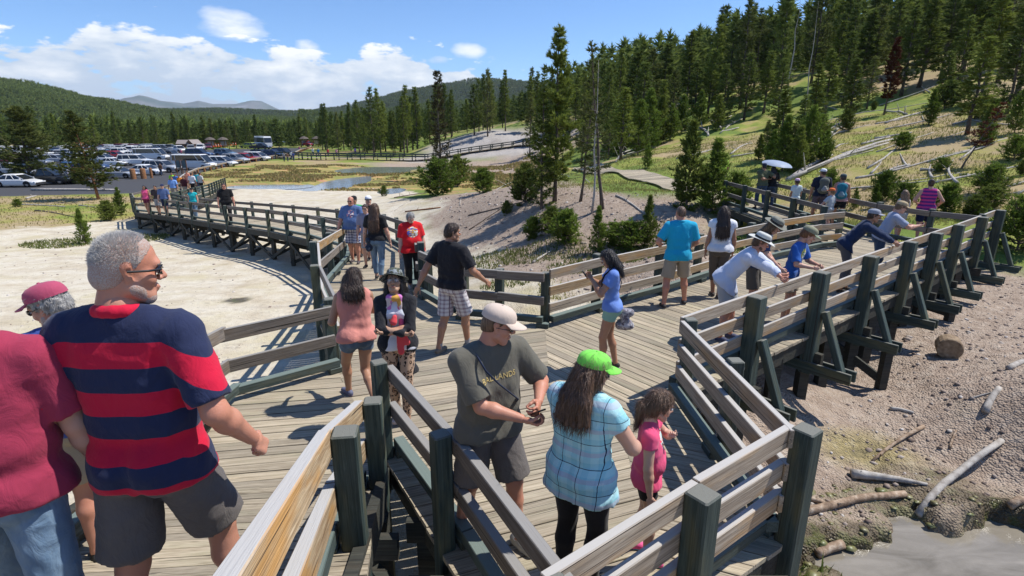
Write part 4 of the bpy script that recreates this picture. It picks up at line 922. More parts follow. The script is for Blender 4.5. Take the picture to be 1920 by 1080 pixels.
# distant woods on the valley floor and the far hills
def fillfar(n, rmin, rmax, amin, amax, seed):
    rs = np.random.RandomState(seed); a = rs.uniform(amin, amax, n); r = np.sqrt(rs.uniform(rmin ** 2, rmax ** 2, n)); x = np.sin(a) * r; y = np.cos(a) * r
    return np.stack([x, y, np.full(n, -7.0) - np.maximum(0, r - 400) * .0025], -1)
p3 = fillfar(2600, 320, 900, -.82, .3, 5); merged('forest', p3, np.random.RandomState(3).uniform(8, 14, len(p3)), TP_, M_pined, 7)
def onhill(HV, n, seed, t0=6, t1=26):
    rs = np.random.RandomState(seed); i = rs.uniform(t0, t1, n); j = rs.uniform(1, HV.shape[1] - 2, n); i0 = i.astype(int); j0 = j.astype(int); fi = (i - i0)[:, None]; fj = (j - j0)[:, None]
    return (HV[i0, j0] * (1 - fj) + HV[i0, j0 + 1] * fj) * (1 - fi) + (HV[i0 + 1, j0] * (1 - fj) + HV[i0 + 1, j0 + 1] * fj) * fi
for HV, n, sd_, hr in ((HV1, 7000, 1, (11, 19)), (HV3, 4500, 2, (11, 18)), (HV2, 6500, 3, (14, 26))):
    q = onhill(HV, n, sd_); merged('forest', q, np.random.RandomState(sd_).uniform(*hr, len(q)), TP_, M_pined, 8 + sd_)
# --- fallen logs on the slope and dead sticks on the flats
def log(a, b, r0, r1, label, m=None, group=None, bend=.02, stubs=3, name='fallen_log', cat='log', lift=0.0, seed=0):
    rs = np.random.RandomState(seed + int(a[0] * 10) % 997); A_ = np.array(a, float); B_ = np.array(b, float); L = np.linalg.norm(B_[:2] - A_[:2]); n = 7
    P = []; per = np.array([-(B_ - A_)[1], (B_ - A_)[0]]) / (L + 1e-6)
    for i in range(n):
        f = i / (n - 1); q = A_[:2] * (1 - f) + B_[:2] * f + per * math.sin(f * 3.14) * bend * L * rs.choice((-1, 1), p=(.0, 1.)) ; P.append((q[0], q[1]))
    g0, g1 = float(GZ(*P[0])), float(GZ(*P[-1])); Z = [max(float(GZ(*p)), g0 * (1 - i / (n - 1)) + g1 * i / (n - 1)) + (r0 * (1 - i / (n - 1)) + r1 * i / (n - 1)) * .7 + lift for i, p in enumerate(P)]
    org = (P[0][0], P[0][1], Z[0]); mb = MB(); pts = [(p[0] - org[0], p[1] - org[1], z - org[2]) for p, z in zip(P, Z)]
    mb.tube(pts, [r0 + (r1 - r0) * i / (n - 1) for i in range(n)], 9)
    for k in range(stubs):
        i = rs.randint(1, n - 1); c = np.array(pts[i]); d = np.array([rs.normal(), rs.normal(), abs(rs.normal()) + .2]); d /= np.linalg.norm(d); mb.tube([tuple(c), tuple(c + d * L * rs.uniform(.04, .12))], [r1 * .6, r1 * .2], 5)
    return tag(obj(name, mb.mesh(name, m or M_snag, True), loc=org), label, cat, group)
def logpx(u0, v0, u1, v1, w0, w1, label, **kw):
    a = hit(u0, v0); b = hit(u1, v1); return log(a, b, w0, w1, label, **kw)
logs = [(1480, 338, 1560, 292, .11, .07), (1476, 340, 1680, 262, .12, .08), (1528, 316, 1665, 270, .10, .06), (1660, 232, 1768, 203, .09, .05), (1535, 278, 1600, 232, .12, .08), (1530, 272, 1602, 222, .08, .05),
        (1648, 328, 1705, 310, .07, .05), (1616, 272, 1668, 258, .08, .05), (1305, 238, 1328, 256, .13, .12), (1334, 228, 1352, 244, .11, .1), (1340, 238, 1372, 218, .09, .06), (1360, 244, 1392, 224, .08, .05), (1350, 252, 1385, 240, .08, .06), (1560, 182, 1640, 165, .1, .06), (1590, 188, 1660, 163, .1, .05),
        (1228, 208, 1280, 195, .08, .06), (1226, 220, 1290, 190, .1, .06), (1160, 300, 1200, 278, .07, .05), (1155, 305, 1196, 284, .06, .04), (1660, 210, 1700, 216, .09, .08), (1262, 205, 1290, 190, .1, .06), (1725, 320, 1782, 322, .07, .04), (1800, 330, 1900, 338, .07, .04),
        (1560, 190, 1605, 170, .1, .06), (1770, 120, 1836, 82, .12, .07), (1380, 160, 1412, 150, .1, .06), (1355, 160, 1372, 152, .1, .06), (1640, 262, 1710, 250, .08, .05), (1370, 290, 1410, 270, .07, .05), (1830, 272, 1800, 300, .06, .04)]
for k, (u0, v0, u1, v1, a_, b_) in enumerate(logs):
    logpx(u0, v0, u1, v1, a_, b_, 'bleached fallen log lying on the grassy slope', group='fallen logs on the slope', seed=k, bend=.03)
rl_ = random.Random(5); nl_ = 0
while nl_ < 40:
    u = rl_.uniform(1150, 1915); v = rl_.uniform(150, 375) if u > 1500 else rl_.uniform(190, 300)
    if v < 330 - (u - 1150) * .30 or v > 395: continue
    p = hit(u, v)
    if p[0] < 11.5 or p[1] > 110: continue
    a_ = rl_.gauss(.55, .35); L = rl_.uniform(1.2, 5.5) * (1 + p[1] / 90); q = (p[0] + math.cos(a_) * L, p[1] + math.sin(a_) * L, 0); log(p, q, rl_.uniform(.022, .05) * (1 + p[1] / 80), .02, 'bleached fallen log lying on the grassy slope', group='fallen logs on the slope', seed=60 + nl_, bend=rl_.uniform(-.05, .05), stubs=2); nl_ += 1
for k in range(26):
    u = rl_.uniform(1180, 1915); v = rl_.uniform(200, 385)
    if v < 345 - (u - 1150) * .30: v = 345 - (u - 1150) * .30 + rl_.uniform(5, 60)
    p = hit(u, v)
    if p[0] < 11.8: continue
    put_tree(SP[k % 3], p[0], p[1], rl_.uniform(.35, .9) * (1 + p[1] / 60), rl_.uniform(0, 6), 'low brush clump on the grassy slope', 'brush clumps on the slope', 'brush_clump', 'shrub', sx=rl_.uniform(.9, 1.5))
for (u0, v0, u1, v1, a_, b_, lab, m) in [
    (1155, 368, 1208, 402, .05, .035, 'pale curved log on the bank edge behind the turquoise polo', None), (880, 432, 962, 378, .035, .02, 'long dark fallen branch on the dirt bank', M_bark), (878, 405, 1025, 370, .04, .02, 'second dark fallen branch higher on the bank', M_bark),
    (760, 398, 826, 390, .05, .04, 'short reddish log on the bank behind the red shirt', M_redbark), (740, 378, 772, 376, .03, .02, 'thin pale stick near the fence bend', None), (740, 396, 775, 374, .025, .015, 'thin bleached pole leaning by the low fence', None),
    (740, 372, 800, 362, .06, .03, 'dark log at the foot of the half-dead pine', M_bark), (1000, 494, 1036, 470, .05, .02, 'grey root stub below the bank pines', None), (862, 385, 876, 362, .03, .02, 'small bleached stick right of the bright bushes', None),
    (925, 365, 980, 336, .035, .02, 'slanting pale stick left of the dense bush', None), (25, 384, 122, 388, .07, .04, 'long thin bleached pole on the straw grass at left', None), (148, 386, 195, 392, .05, .03, 'pale stick end by the seedling on the flat', None),
    (50, 374, 68, 368, .10, .06, 'short pale log stub in the straw grass', None), (60, 358, 222, 358, .16, .12, 'long grey log lying in front of the two olive pines', None), (66, 396, 140, 408, .06, .03, 'dark thin pole on the white flat', M_bark), (1000, 330, 1120, 355, .03, .02, 'arched pale branch between the bank pines', None)]:
    logpx(u0, v0, u1, v1, a_, b_, lab, m=m)
# near right flat
for (u0, v0, u1, v1, a_, b_, lab, m, st) in [
    (1716, 984, 1876, 834, .048, .040, 'long straight bleached pole slanting out of the mud pool', None, 0), (1594, 896, 1738, 912, .07, .02, 'pale forked driftwood lying above the mud pool', None, 5),
    (1500, 968, 1695, 932, .05, .045, 'wet barked log along the upper edge of the mud pool', M_drift, 1), (1530, 1050, 1578, 1028, .05, .055, 'short broken log floating in the mud pool', M_drift, 0),
    (1635, 868, 1730, 806, .02, .03, 'crooked reddish root on the brown dirt', M_drift, 3), (1846, 778, 1872, 732, .05, .04, 'short splintered white log on the dirt', None, 1), (1890, 694, 1935, 680, .045, .05, 'white log end at the right edge of the dirt', None, 0),
    (1668, 770, 1712, 778, .03, .02, 'short grey stick on the dirt below the braces', None, 0), (1886, 968, 1940, 948, .05, .05, 'orange log end at the lower right edge', M_drift, 0), (1780, 845, 1792, 812, .018, .012, 'small upright splinter of bark on the dirt', M_drift, 0),
    (1818, 752, 1868, 736, .015, .01, 'thin twig beside the splintered white log', None, 0), (1500, 935, 1545, 948, .03, .03, 'wet stick at the edge of the yellow mud', M_drift, 0)]:
    logpx(u0, v0, u1, v1, a_, b_, lab, m=m, stubs=st, bend=.03)
x, y, z = hit(1775, 668); mb = MB(); mb.lathe([(0, -.17), (.185, -.17), (.20, -.15), (.20, .15), (.185, .17), (0, .17)], 20)
o = tag(obj('cut_log_round', mb.mesh('cut_log_round', material('cut_log_wood', lambda t, b: t.set(b, 'Base Color', t.ramp(t.noise(t.coord('Object'), 12, 4), [(.3, (.15, .10, .06)), (.6, (.30, .22, .14)), (.8, (.44, .38, .30))])), rough=.85), False), loc=(x, y, z + .18), rot=(R(90), 0, R(-32))), 'short fat cut log round lying on the brown dirt', 'log')
# --- loose stones and chips on the dirt
def stones(name, n, region, rr, m, seed, flat=.6):
    rs = np.random.RandomState(seed); V = []; F = []; ico = [(0, 0, 1), (.9, 0, .35), (.28, .85, .35), (-.72, .53, .35), (-.72, -.53, .35), (.28, -.85, .35), (.72, .53, -.4), (-.28, .85, -.4), (-.9, 0, -.4), (-.28, -.85, -.4), (.72, -.53, -.4)]
    fc = [(0, 1, 2), (0, 2, 3), (0, 3, 4), (0, 4, 5), (0, 5, 1), (1, 6, 2), (2, 7, 3), (3, 8, 4), (4, 9, 5), (5, 10, 1), (6, 7, 2), (7, 8, 3), (8, 9, 4), (9, 10, 5), (10, 6, 1)]
    I = np.array(ico); xs, ys = region(rs, n); zs = GZ(xs, ys)
    for k in range(len(xs)):
        r = rr[0] * (rr[1] / rr[0]) ** (rs.rand() ** 2.2); q = I * (1 + rs.normal(0, .16, I.shape)) * np.array([r * rs.uniform(.8, 1.5), r, r * flat]); a = rs.uniform(0, 6.28)
        x_ = q[:, 0] * math.cos(a) - q[:, 1] * math.sin(a); y_ = q[:, 0] * math.sin(a) + q[:, 1] * math.cos(a); V.append(np.stack([x_ + xs[k], y_ + ys[k], q[:, 2] + zs[k] + r * .1], -1)); F.append(np.array(fc) + 11 * k)
    return obj(name, mesh_np(name, np.concatenate(V), np.concatenate(F), m), kind='stuff')
M_stone = material('brown_stones', lambda t, b: t.set(b, 'Base Color', t.ramp(t.add('ShaderNodeNewGeometry').outputs['Random Per Island'], [(0, (.17, .125, .10)), (.6, (.30, .24, .20)), (.9, (.44, .39, .34)), (1, (.60, .56, .52))])), rough=.9)
def reg_right(rs, n):
    x = rs.uniform(2.4, 15, n * 2); y = rs.uniform(2.0, 13.5, n * 2); k = (y < 5.3 + .782 * (x - 2.0)) & (pool_sd(x, y) > .1); return x[k][:n], y[k][:n]
stones('gravel', 7500, reg_right, (.008, .045), M_stone, 1)
def reg_bank(rs, n):
    x = rs.uniform(-7, 9, n * 2); y = rs.uniform(10, 40, n * 2); k = (poly_sd(x, y, dirt_poly) < 0); return x[k][:n], y[k][:n]
stones('gravel', 2500, reg_bank, (.02, .09), M_stone, 2)
def reg_left(rs, n): x = rs.uniform(-30, -3, n); y = rs.uniform(6, 34, n); return x, y
stones('gravel', 1500, reg_left, (.010, .06), M_stone, 3)
M_mudrock = material('algae_crusted_mud', lambda t, b: (t.set(b, 'Base Color', t.ramp(t.noise(t.coord('Object'), 5, 4), [(.3, (.09, .075, .04)), (.5, (.20, .18, .075)), (.65, (.13, .15, .05)), (.8, (.30, .26, .17))]))), rough=.45, spec=.5)
def reg_rim(rs, n):
    x = rs.uniform(2.4, 7.2, n * 6); y = rs.uniform(2.2, 6.3, n * 6); s_ = pool_sd(x, y); k = (s_ > -.02) & (s_ < .55) & ((x < 4.9) | (s_ < .12)); return x[k][:n], y[k][:n]
stones('mud_crust_debris', 190, reg_rim, (.02, .10), M_mudrock, 4, .22)
# --- grass
def grass(name, n, region, hr, cols, seed, wd=.02):
    rs = np.random.RandomState(seed); x, y = region(rs, n); z = GZ(x, y); m_ = len(x); h = rs.uniform(*hr, m_); a = rs.uniform(0, 6.28, m_); dx, dy = np.cos(a), np.sin(a); w_ = wd * rs.uniform(.6, 1.5, m_) * (1 + np.hypot(x, y) / 30)
    lx, ly = rs.normal(0, .35, m_) * h, rs.normal(0, .35, m_) * h
    V = np.stack([np.stack([x - dx * w_, y - dy * w_, z - .02], -1), np.stack([x + dx * w_, y + dy * w_, z - .02], -1), np.stack([x + lx, y + ly, z + h], -1)], 1).reshape(-1, 3)
    mm = leaf_mat(name + '_blades%d' % seed, *cols, .3); return obj(name, mesh_np(name, V, np.arange(len(V)).reshape(-1, 3), mm), kind='stuff')
def reg_slope(rs, n):
    a = rs.uniform(.05, .80, n * 3); r = 14 + 50 * rs.uniform(0, 1, n * 3) ** 1.6; x = np.sin(a) * r; y = np.cos(a) * r
    k = (poly_sd(x, y, dirt_poly) > .5 + rs.normal(0, .6, len(x))) & ~((x > 8.3) & (x < 10.8) & (y < 24)) & (vn.fbm(x * .3, y * .3, 3) > -.22) & (np.abs(x - np.interp(y, [22.3, 27, 31.5, 38, 46], [9.5, 9.2, 8.1, 6.5, 5.8])) > 1.4); return x[k][:n], y[k][:n]
grass('grass', 52000, reg_slope, (.04, .16), ((.20, .22, .05), (.30, .29, .09), (.42, .35, .18)), 1, .010)
def reg_bed(rs, n):
    c = [(4.4, 17.6, 1.5), (6.5, 18.0, 1.2), (-1.0, 21, 1.6), (3.4, 18.8, 1.6), (5.2, 20.0, 1.4), (2.2, 17.5, 1.1), (1.2, 20.5, 1.6), (3.1, 4.4, .5), (2.9, 5.4, .35), (3.2, 2.9, .5), (-.2, 16, .8), (-22, 32, 1.6), (-25, 30, 1.8), (7.3, 18.8, .9), (6.5, 2.4, .4)]
    xs = []; ys = []
    for (a, b_, r) in c: k = int(n * r * r / 22) + 60; q = rs.rand(k) ** .5 * r; t_ = rs.uniform(0, 6.28, k); xs.append(a + q * np.cos(t_)); ys.append(b_ + q * np.sin(t_))
    return np.concatenate(xs), np.concatenate(ys)
grass('grass', 9000, reg_bed, (.05, .20), ((.07, .10, .02), (.16, .19, .05), (.32, .27, .14)), 2, .012)
def reg_marsh(rs, n):
    x = rs.uniform(-45, 6, n * 3); y = rs.uniform(46, 98, n * 3); k = (poly_sd(x, y, marsh_poly) < 1) & (vn.fbm(x * .25, y * .35, 4) > .08)
    for (cx, cy, rx, ry) in PONDS: k &= (((x - cx) / rx) ** 2 + ((y - cy) / ry) ** 2 > .95)
    return x[k][:n], y[k][:n]
grass('grass', 26000, reg_marsh, (.08, .30), ((.36, .20, .13), (.36, .29, .12), (.22, .25, .07)), 3, .045)
def reg_lots(rs, n):
    x = rs.uniform(-75, -22, n * 2); y = rs.uniform(34, 54, n * 2); k = (poly_sd(x, y, sinter_poly) > .5) & (poly_sd(x, y, lot_poly) > .6); return x[k][:n], y[k][:n]
grass('grass', 9000, reg_lots, (.05, .18), ((.28, .25, .09), (.36, .30, .13), (.22, .24, .07)), 4, .014)
# ================================================================ people
def surfnets(f, org, res):
    ins = f < 0
    c = np.zeros(tuple(s - 1 for s in f.shape), np.int8)
    for dx in (0, 1):
        for dy in (0, 1):
            for dz in (0, 1): c += ins[dx:f.shape[0] - 1 + dx, dy:f.shape[1] - 1 + dy, dz:f.shape[2] - 1 + dz]
    act = (c > 0) & (c < 8); I = np.argwhere(act)
    if not len(I): return np.zeros((0, 3)), np.zeros((0, 4), int)
    ids = np.full(act.shape, -1, np.int32); ids[tuple(I.T)] = np.arange(len(I))
    acc = np.zeros((len(I), 3)); cnt = np.zeros(len(I))
    cr = [(x, y, z) for x in (0, 1) for y in (0, 1) for z in (0, 1)]
    for a in cr:
        for ax in range(3):
            if a[ax]: continue
            b = list(a); b[ax] = 1
            fa = f[I[:, 0] + a[0], I[:, 1] + a[1], I[:, 2] + a[2]]; fb = f[I[:, 0] + b[0], I[:, 1] + b[1], I[:, 2] + b[2]]
            m = (fa < 0) != (fb < 0); t_ = np.where(m, fa / (fa - fb + 1e-12), 0); p = np.tile(np.array(a, float), (len(I), 1)); p[:, ax] += t_
            acc += p * m[:, None]; cnt += m
    V = (I + acc / np.maximum(cnt, 1)[:, None]) * res + org
    F = []
    for ax in range(3):
        o1, o2 = [(1, 2), (2, 0), (0, 1)][ax]
        sl0 = [slice(None)] * 3; sl1 = [slice(None)] * 3; sl0[ax] = slice(0, -1); sl1[ax] = slice(1, None)
        for o in (o1, o2): sl0[o] = slice(1, -1); sl1[o] = slice(1, -1)
        A_ = ins[tuple(sl0)]; B_ = ins[tuple(sl1)]; E = np.argwhere(A_ != B_)
        if not len(E): continue
        base = E.copy(); base[:, o1] += 1; base[:, o2] += 1; s_ = A_[tuple(E.T)]
        def cid(d1, d2): q = base.copy(); q[:, o1] += d1; q[:, o2] += d2; return ids[tuple(q.T)]
        q = np.stack([cid(-1, -1), cid(0, -1), cid(0, 0), cid(-1, 0)], -1)
        q[~s_] = q[~s_][:, ::-1]; F.append(q)
    F = np.concatenate(F); F = F[(F >= 0).all(1)]; return V, F
def cap_(a, b, ra, rb=None, sq=None, clip=(), k=None, sub=False): return dict(a=np.array(a, float), b=np.array(b, float), ra=ra, rb=ra if rb is None else rb, sq=sq, clip=clip, k=k, sub=sub)
def sdf_mesh(prims, res, k, disp=None, inflate=0.0, planes=()):
    lo = np.min([np.minimum(p['a'], p['b']) - max(p['ra'], p['rb']) * 1.15 for p in prims if not p['sub']], 0) - inflate - 2.5 * res; hi = np.max([np.maximum(p['a'], p['b']) + max(p['ra'], p['rb']) * 1.15 for p in prims if not p['sub']], 0) + inflate + 2.5 * res
    n = np.ceil((hi - lo) / res).astype(int) + 1; f = np.full(n, .2, np.float32); ax = [lo[i] + np.arange(n[i]) * res for i in range(3)]
    for p in prims:
        kk = p['k'] or k; r = max(p['ra'], p['rb']) * 1.2 + inflate + kk * 1.2 + 2 * res
        i0 = np.maximum(0, ((np.minimum(p['a'], p['b']) - r - lo) / res).astype(int)); i1 = np.minimum(n, ((np.maximum(p['a'], p['b']) + r - lo) / res).astype(int) + 2)
        if (i1 <= i0).any(): continue
        X, Y, Z = np.meshgrid(ax[0][i0[0]:i1[0]], ax[1][i0[1]:i1[1]], ax[2][i0[2]:i1[2]], indexing='ij')
        a, b = p['a'], p['b']; P = np.stack([X - a[0], Y - a[1], Z - a[2]], -1).astype(np.float32); D = (b - a); sc_ = 1.0; P0 = P
        if p['sq'] is not None:
            for (dv, kq) in p['sq']:
                dv = np.array(dv, np.float32); q = P @ dv; P = P + (q * (1 / kq - 1))[..., None] * dv; D = D + dv * float(D @ dv) * (1 / kq - 1); sc_ = min(sc_, kq)
        L2 = float(D @ D)
        if L2 < 1e-9: d = np.sqrt((P ** 2).sum(-1)) - p['ra']
        else:
            t_ = np.clip((P @ D.astype(np.float32)) / L2, 0, 1); d = np.sqrt(((P - t_[..., None] * D.astype(np.float32)) ** 2).sum(-1)) - (p['ra'] + (p['rb'] - p['ra']) * t_)
        d = d * (sc_ if sc_ > .3 else .5) if p['sq'] is not None else d
        d = d - inflate
        for (pt, nn) in p['clip']: d = np.maximum(d, (P0 + (a - np.array(pt))) @ np.array(nn, np.float32))
        S_ = tuple(slice(i0[i], i1[i]) for i in range(3)); g_ = f[S_]
        if p['sub']:
            d = -d; h_ = np.clip(.5 - .5 * (d - g_) / kk * -1, 0, 1) ; h_ = np.clip(.5 + .5 * (d - g_) / kk, 0, 1); f[S_] = g_ * (1 - h_) + d * h_ + kk * h_ * (1 - h_)
        else:
            h_ = np.clip(.5 + .5 * (g_ - d) / kk, 0, 1); f[S_] = g_ * (1 - h_) + d * h_ - kk * h_ * (1 - h_)
    if disp is not None or planes:
        X, Y, Z = np.meshgrid(*ax, indexing='ij')
        if disp is not None: f = f + disp(X, Y, Z).astype(np.float32)
        for (pt, nn) in planes: f = np.maximum(f, (X - pt[0]) * nn[0] + (Y - pt[1]) * nn[1] + (Z - pt[2]) * nn[2])
    return surfnets(f, lo, res)
def folds(seed, amp, fr=(16, 42)):
    r = np.random.RandomState(seed); W = []
    for _ in range(6):
        d = r.normal(0, 1, 3); d[2] *= .75; d /= np.linalg.norm(d); W.append((d * r.uniform(*fr), r.uniform(0, 6.28), r.uniform(.5, 1)))
    w2 = r.normal(0, 7, (2, 3)); ph = r.uniform(0, 6.28, 2)
    def g(X, Y, Z):
        wob = np.sin(w2[0, 0] * X + w2[0, 1] * Y + w2[0, 2] * Z + ph[0]) * 1.3 + np.sin(w2[1, 0] * X + w2[1, 1] * Y + w2[1, 2] * Z + ph[1])
        o = 0
        for (d, p, a) in W: o = o + a * (1 - np.abs(np.sin(d[0] * X + d[1] * Y + d[2] * Z + p + wob))) ** 2
        return (o / 2.2 - .55) * -amp
    return g
def v3(*a): return np.array(a, float)
def nrmz(a): return a / (np.linalg.norm(a) + 1e-9)
def ik(A_, T_, l1, l2, pole):
    d = T_ - A_; L = np.linalg.norm(d); Lc = min(L, (l1 + l2) * .998); Lc = max(Lc, abs(l1 - l2) * 1.05); u = d / (L + 1e-9)
    x = (l1 * l1 - l2 * l2 + Lc * Lc) / (2 * Lc); y = math.sqrt(max(0, l1 * l1 - x * x)); p = pole - u * (pole @ u); p = nrmz(p)
    return A_ + u * x + p * y, A_ + u * Lc
# -- heads, hands and shoes are modelled once and set on each body
def head_proto(res, kind):
    m = kind == 'm'; c = kind == 'c'; P = []
    P += [cap_((0, -.022, .028), (0, .012, .034), .074, .070, sq=[((1, 0, 0), .97), ((0, 0, 1), 1.12)])]
    P += [cap_((0, .020, -.020), (0, .034, -.062), .060, .042 if not m else .047)]
    P += [cap_((-.020, .055, -.093), (.020, .055, -.093), .021 if not c else .018)] + [cap_((s * .050, .010, -.055), (s * .026, .052, -.092), .026 if m else .021, .018) for s in (-1, 1)]
    P += [cap_((s * .040, .056, -.028), (s * .046, .045, -.020), .022) for s in (-1, 1)]
    P += [cap_((-.030, .078, .022), (.030, .078, .022), .0135 if m else .010)]
    P += [cap_((s * .0325, .100, .004), (s * .037, .098, .003), .0155, sub=True, k=.012) for s in (-1, 1)]
    P += [cap_((0, .083, .010), (0, .103, -.024), .0075, .0115, k=.010), cap_((-.012, .090, -.030), (.012, .090, -.030), .0085, k=.008)]
    P += [cap_((-.018, .083, -.058), (.018, .083, -.058), .0068, k=.006), cap_((-.014, .081, -.068), (.014, .081, -.068), .0075, k=.006), cap_((-.016, .094, -.0635), (.016, .094, -.0635), .0022, sub=True, k=.003)]
    for s in (-1, 1): P += [cap_((s * .073, -.012, .018), (s * .070, -.004, -.024), .017, .011, sq=[((1, 0, 0), .42)], k=.006), cap_((s * .082, -.006, .008), (s * .081, -.002, -.008), .008, sub=True, k=.005)]
    P += [cap_((0, -.028, -.055), (0, -.042, -.155), .053 if m else .044, .056 if m else .046, k=.03)]
    return sdf_mesh(P, res, .022)
def hand_proto(res, curl, spread=.0, thumb=.6):
    """right hand: fingers along -z, palm faces -x (towards the thigh), thumb towards +y"""
    P = [cap_((0, 0, .02), (0, .002, -.018), .0235, .026, sq=[((1, 0, 0), .72)]), cap_((0, -.022, -.035), (0, -.018, -.082), .0165, .015, sq=[((1, 0, 0), .8)]), cap_((0, .016, -.035), (0, .020, -.086), .017, .015, sq=[((1, 0, 0), .8)]), cap_((-.002, 0, -.03), (-.002, 0, -.084), .018, .0155, sq=[((1, 0, 0), .8)])]
    for j, (y, l, r) in enumerate(((.027, .070, .0086), (.009, .078, .0090), (-.009, .072, .0086), (-.0255, .058, .0076))):
        p = v3(0, y, -.088 + abs(j - 1.2) * .004); ang = 0.0; q = p
        for s_, (fr_, ca) in enumerate(((.44, curl * (.8 + .12 * j)), (.31, curl * 1.25), (.25, curl * .9))):
            ang += ca; d = v3(-math.sin(ang), spread * (1.5 - j) * .35, -math.cos(ang)); e = q + nrmz(d) * l * fr_; P.append(cap_(q, e, r * (1 - .06 * s_), r * (.93 - .06 * s_), k=.0045)); q = e
    a = v3(-.004, .022, -.018); b = a + v3(-.014, .022, -.030) * (1.0); c = b + nrmz(v3(-.35 - thumb * .5, .25 - .4 * thumb, -.9)) * .031; d = c + nrmz(v3(-.5 - thumb * .7, .05 - .5 * thumb, -.75)) * .025
    P += [cap_(a, b, .016, .0125, k=.012), cap_(b, c, .0115, .0100, k=.005), cap_(c, d, .0100, .0082, k=.004)]
    return sdf_mesh(P, res, .010)
HEAD = {(q, k): head_proto(r, k) for q, r in (('hi', .0042), ('lo', .0085)) for k in 'mfc'}
HAND = {('hi', n): hand_proto(.0034, *a) for n, a in dict(relax=(.35, .1, .5), fist=(1.15, 0, 1.0), hold=(.75, .15, .9), flat=(.12, .3, .2)).items()}
HAND.update({('lo', n): hand_proto(.0075, *a) for n, a in dict(relax=(.35, .1, .5), fist=(1.15, 0, 1.0), hold=(.75, .15, .9), flat=(.12, .3, .2)).items()})
def skin_nodes(c):
    def f(t, b):
        P = t.coord('Object'); n = t.noise(P, 22, 4, .6); n2 = t.noise(P, 5, 2)
        k = t.mix(t.math('MULTIPLY', t.math('SUBTRACT', n2, .45), 3, clamp=True), c, (c[0] * .95, c[1] * .78, c[2] * .72))
        k = t.mix(t.math('MULTIPLY', t.math('SUBTRACT', n, .5), 1.2, clamp=True), k, (c[0] * .86, c[1] * .80, c[2] * .76))
        t.set(b, 'Base Color', k); t.set(b, 'Normal', t.bump(t.noise(P, 160, 3), .3, .003))
        b.inputs['Subsurface Weight'].default_value = .08; b.inputs['Subsurface Radius'].default_value = (.01, .004, .002); b.inputs['Subsurface Scale'].default_value = .4
    return f
SKIN = {n: material('skin_' + n, skin_nodes(c), rough=.48, spec=.35) for n, c in dict(fair=(.56, .33, .24), ruddy=(.52, .25, .17), tan=(.40, .215, .135), brown=(.30, .16, .10), olive=(.44, .27, .18)).items()}
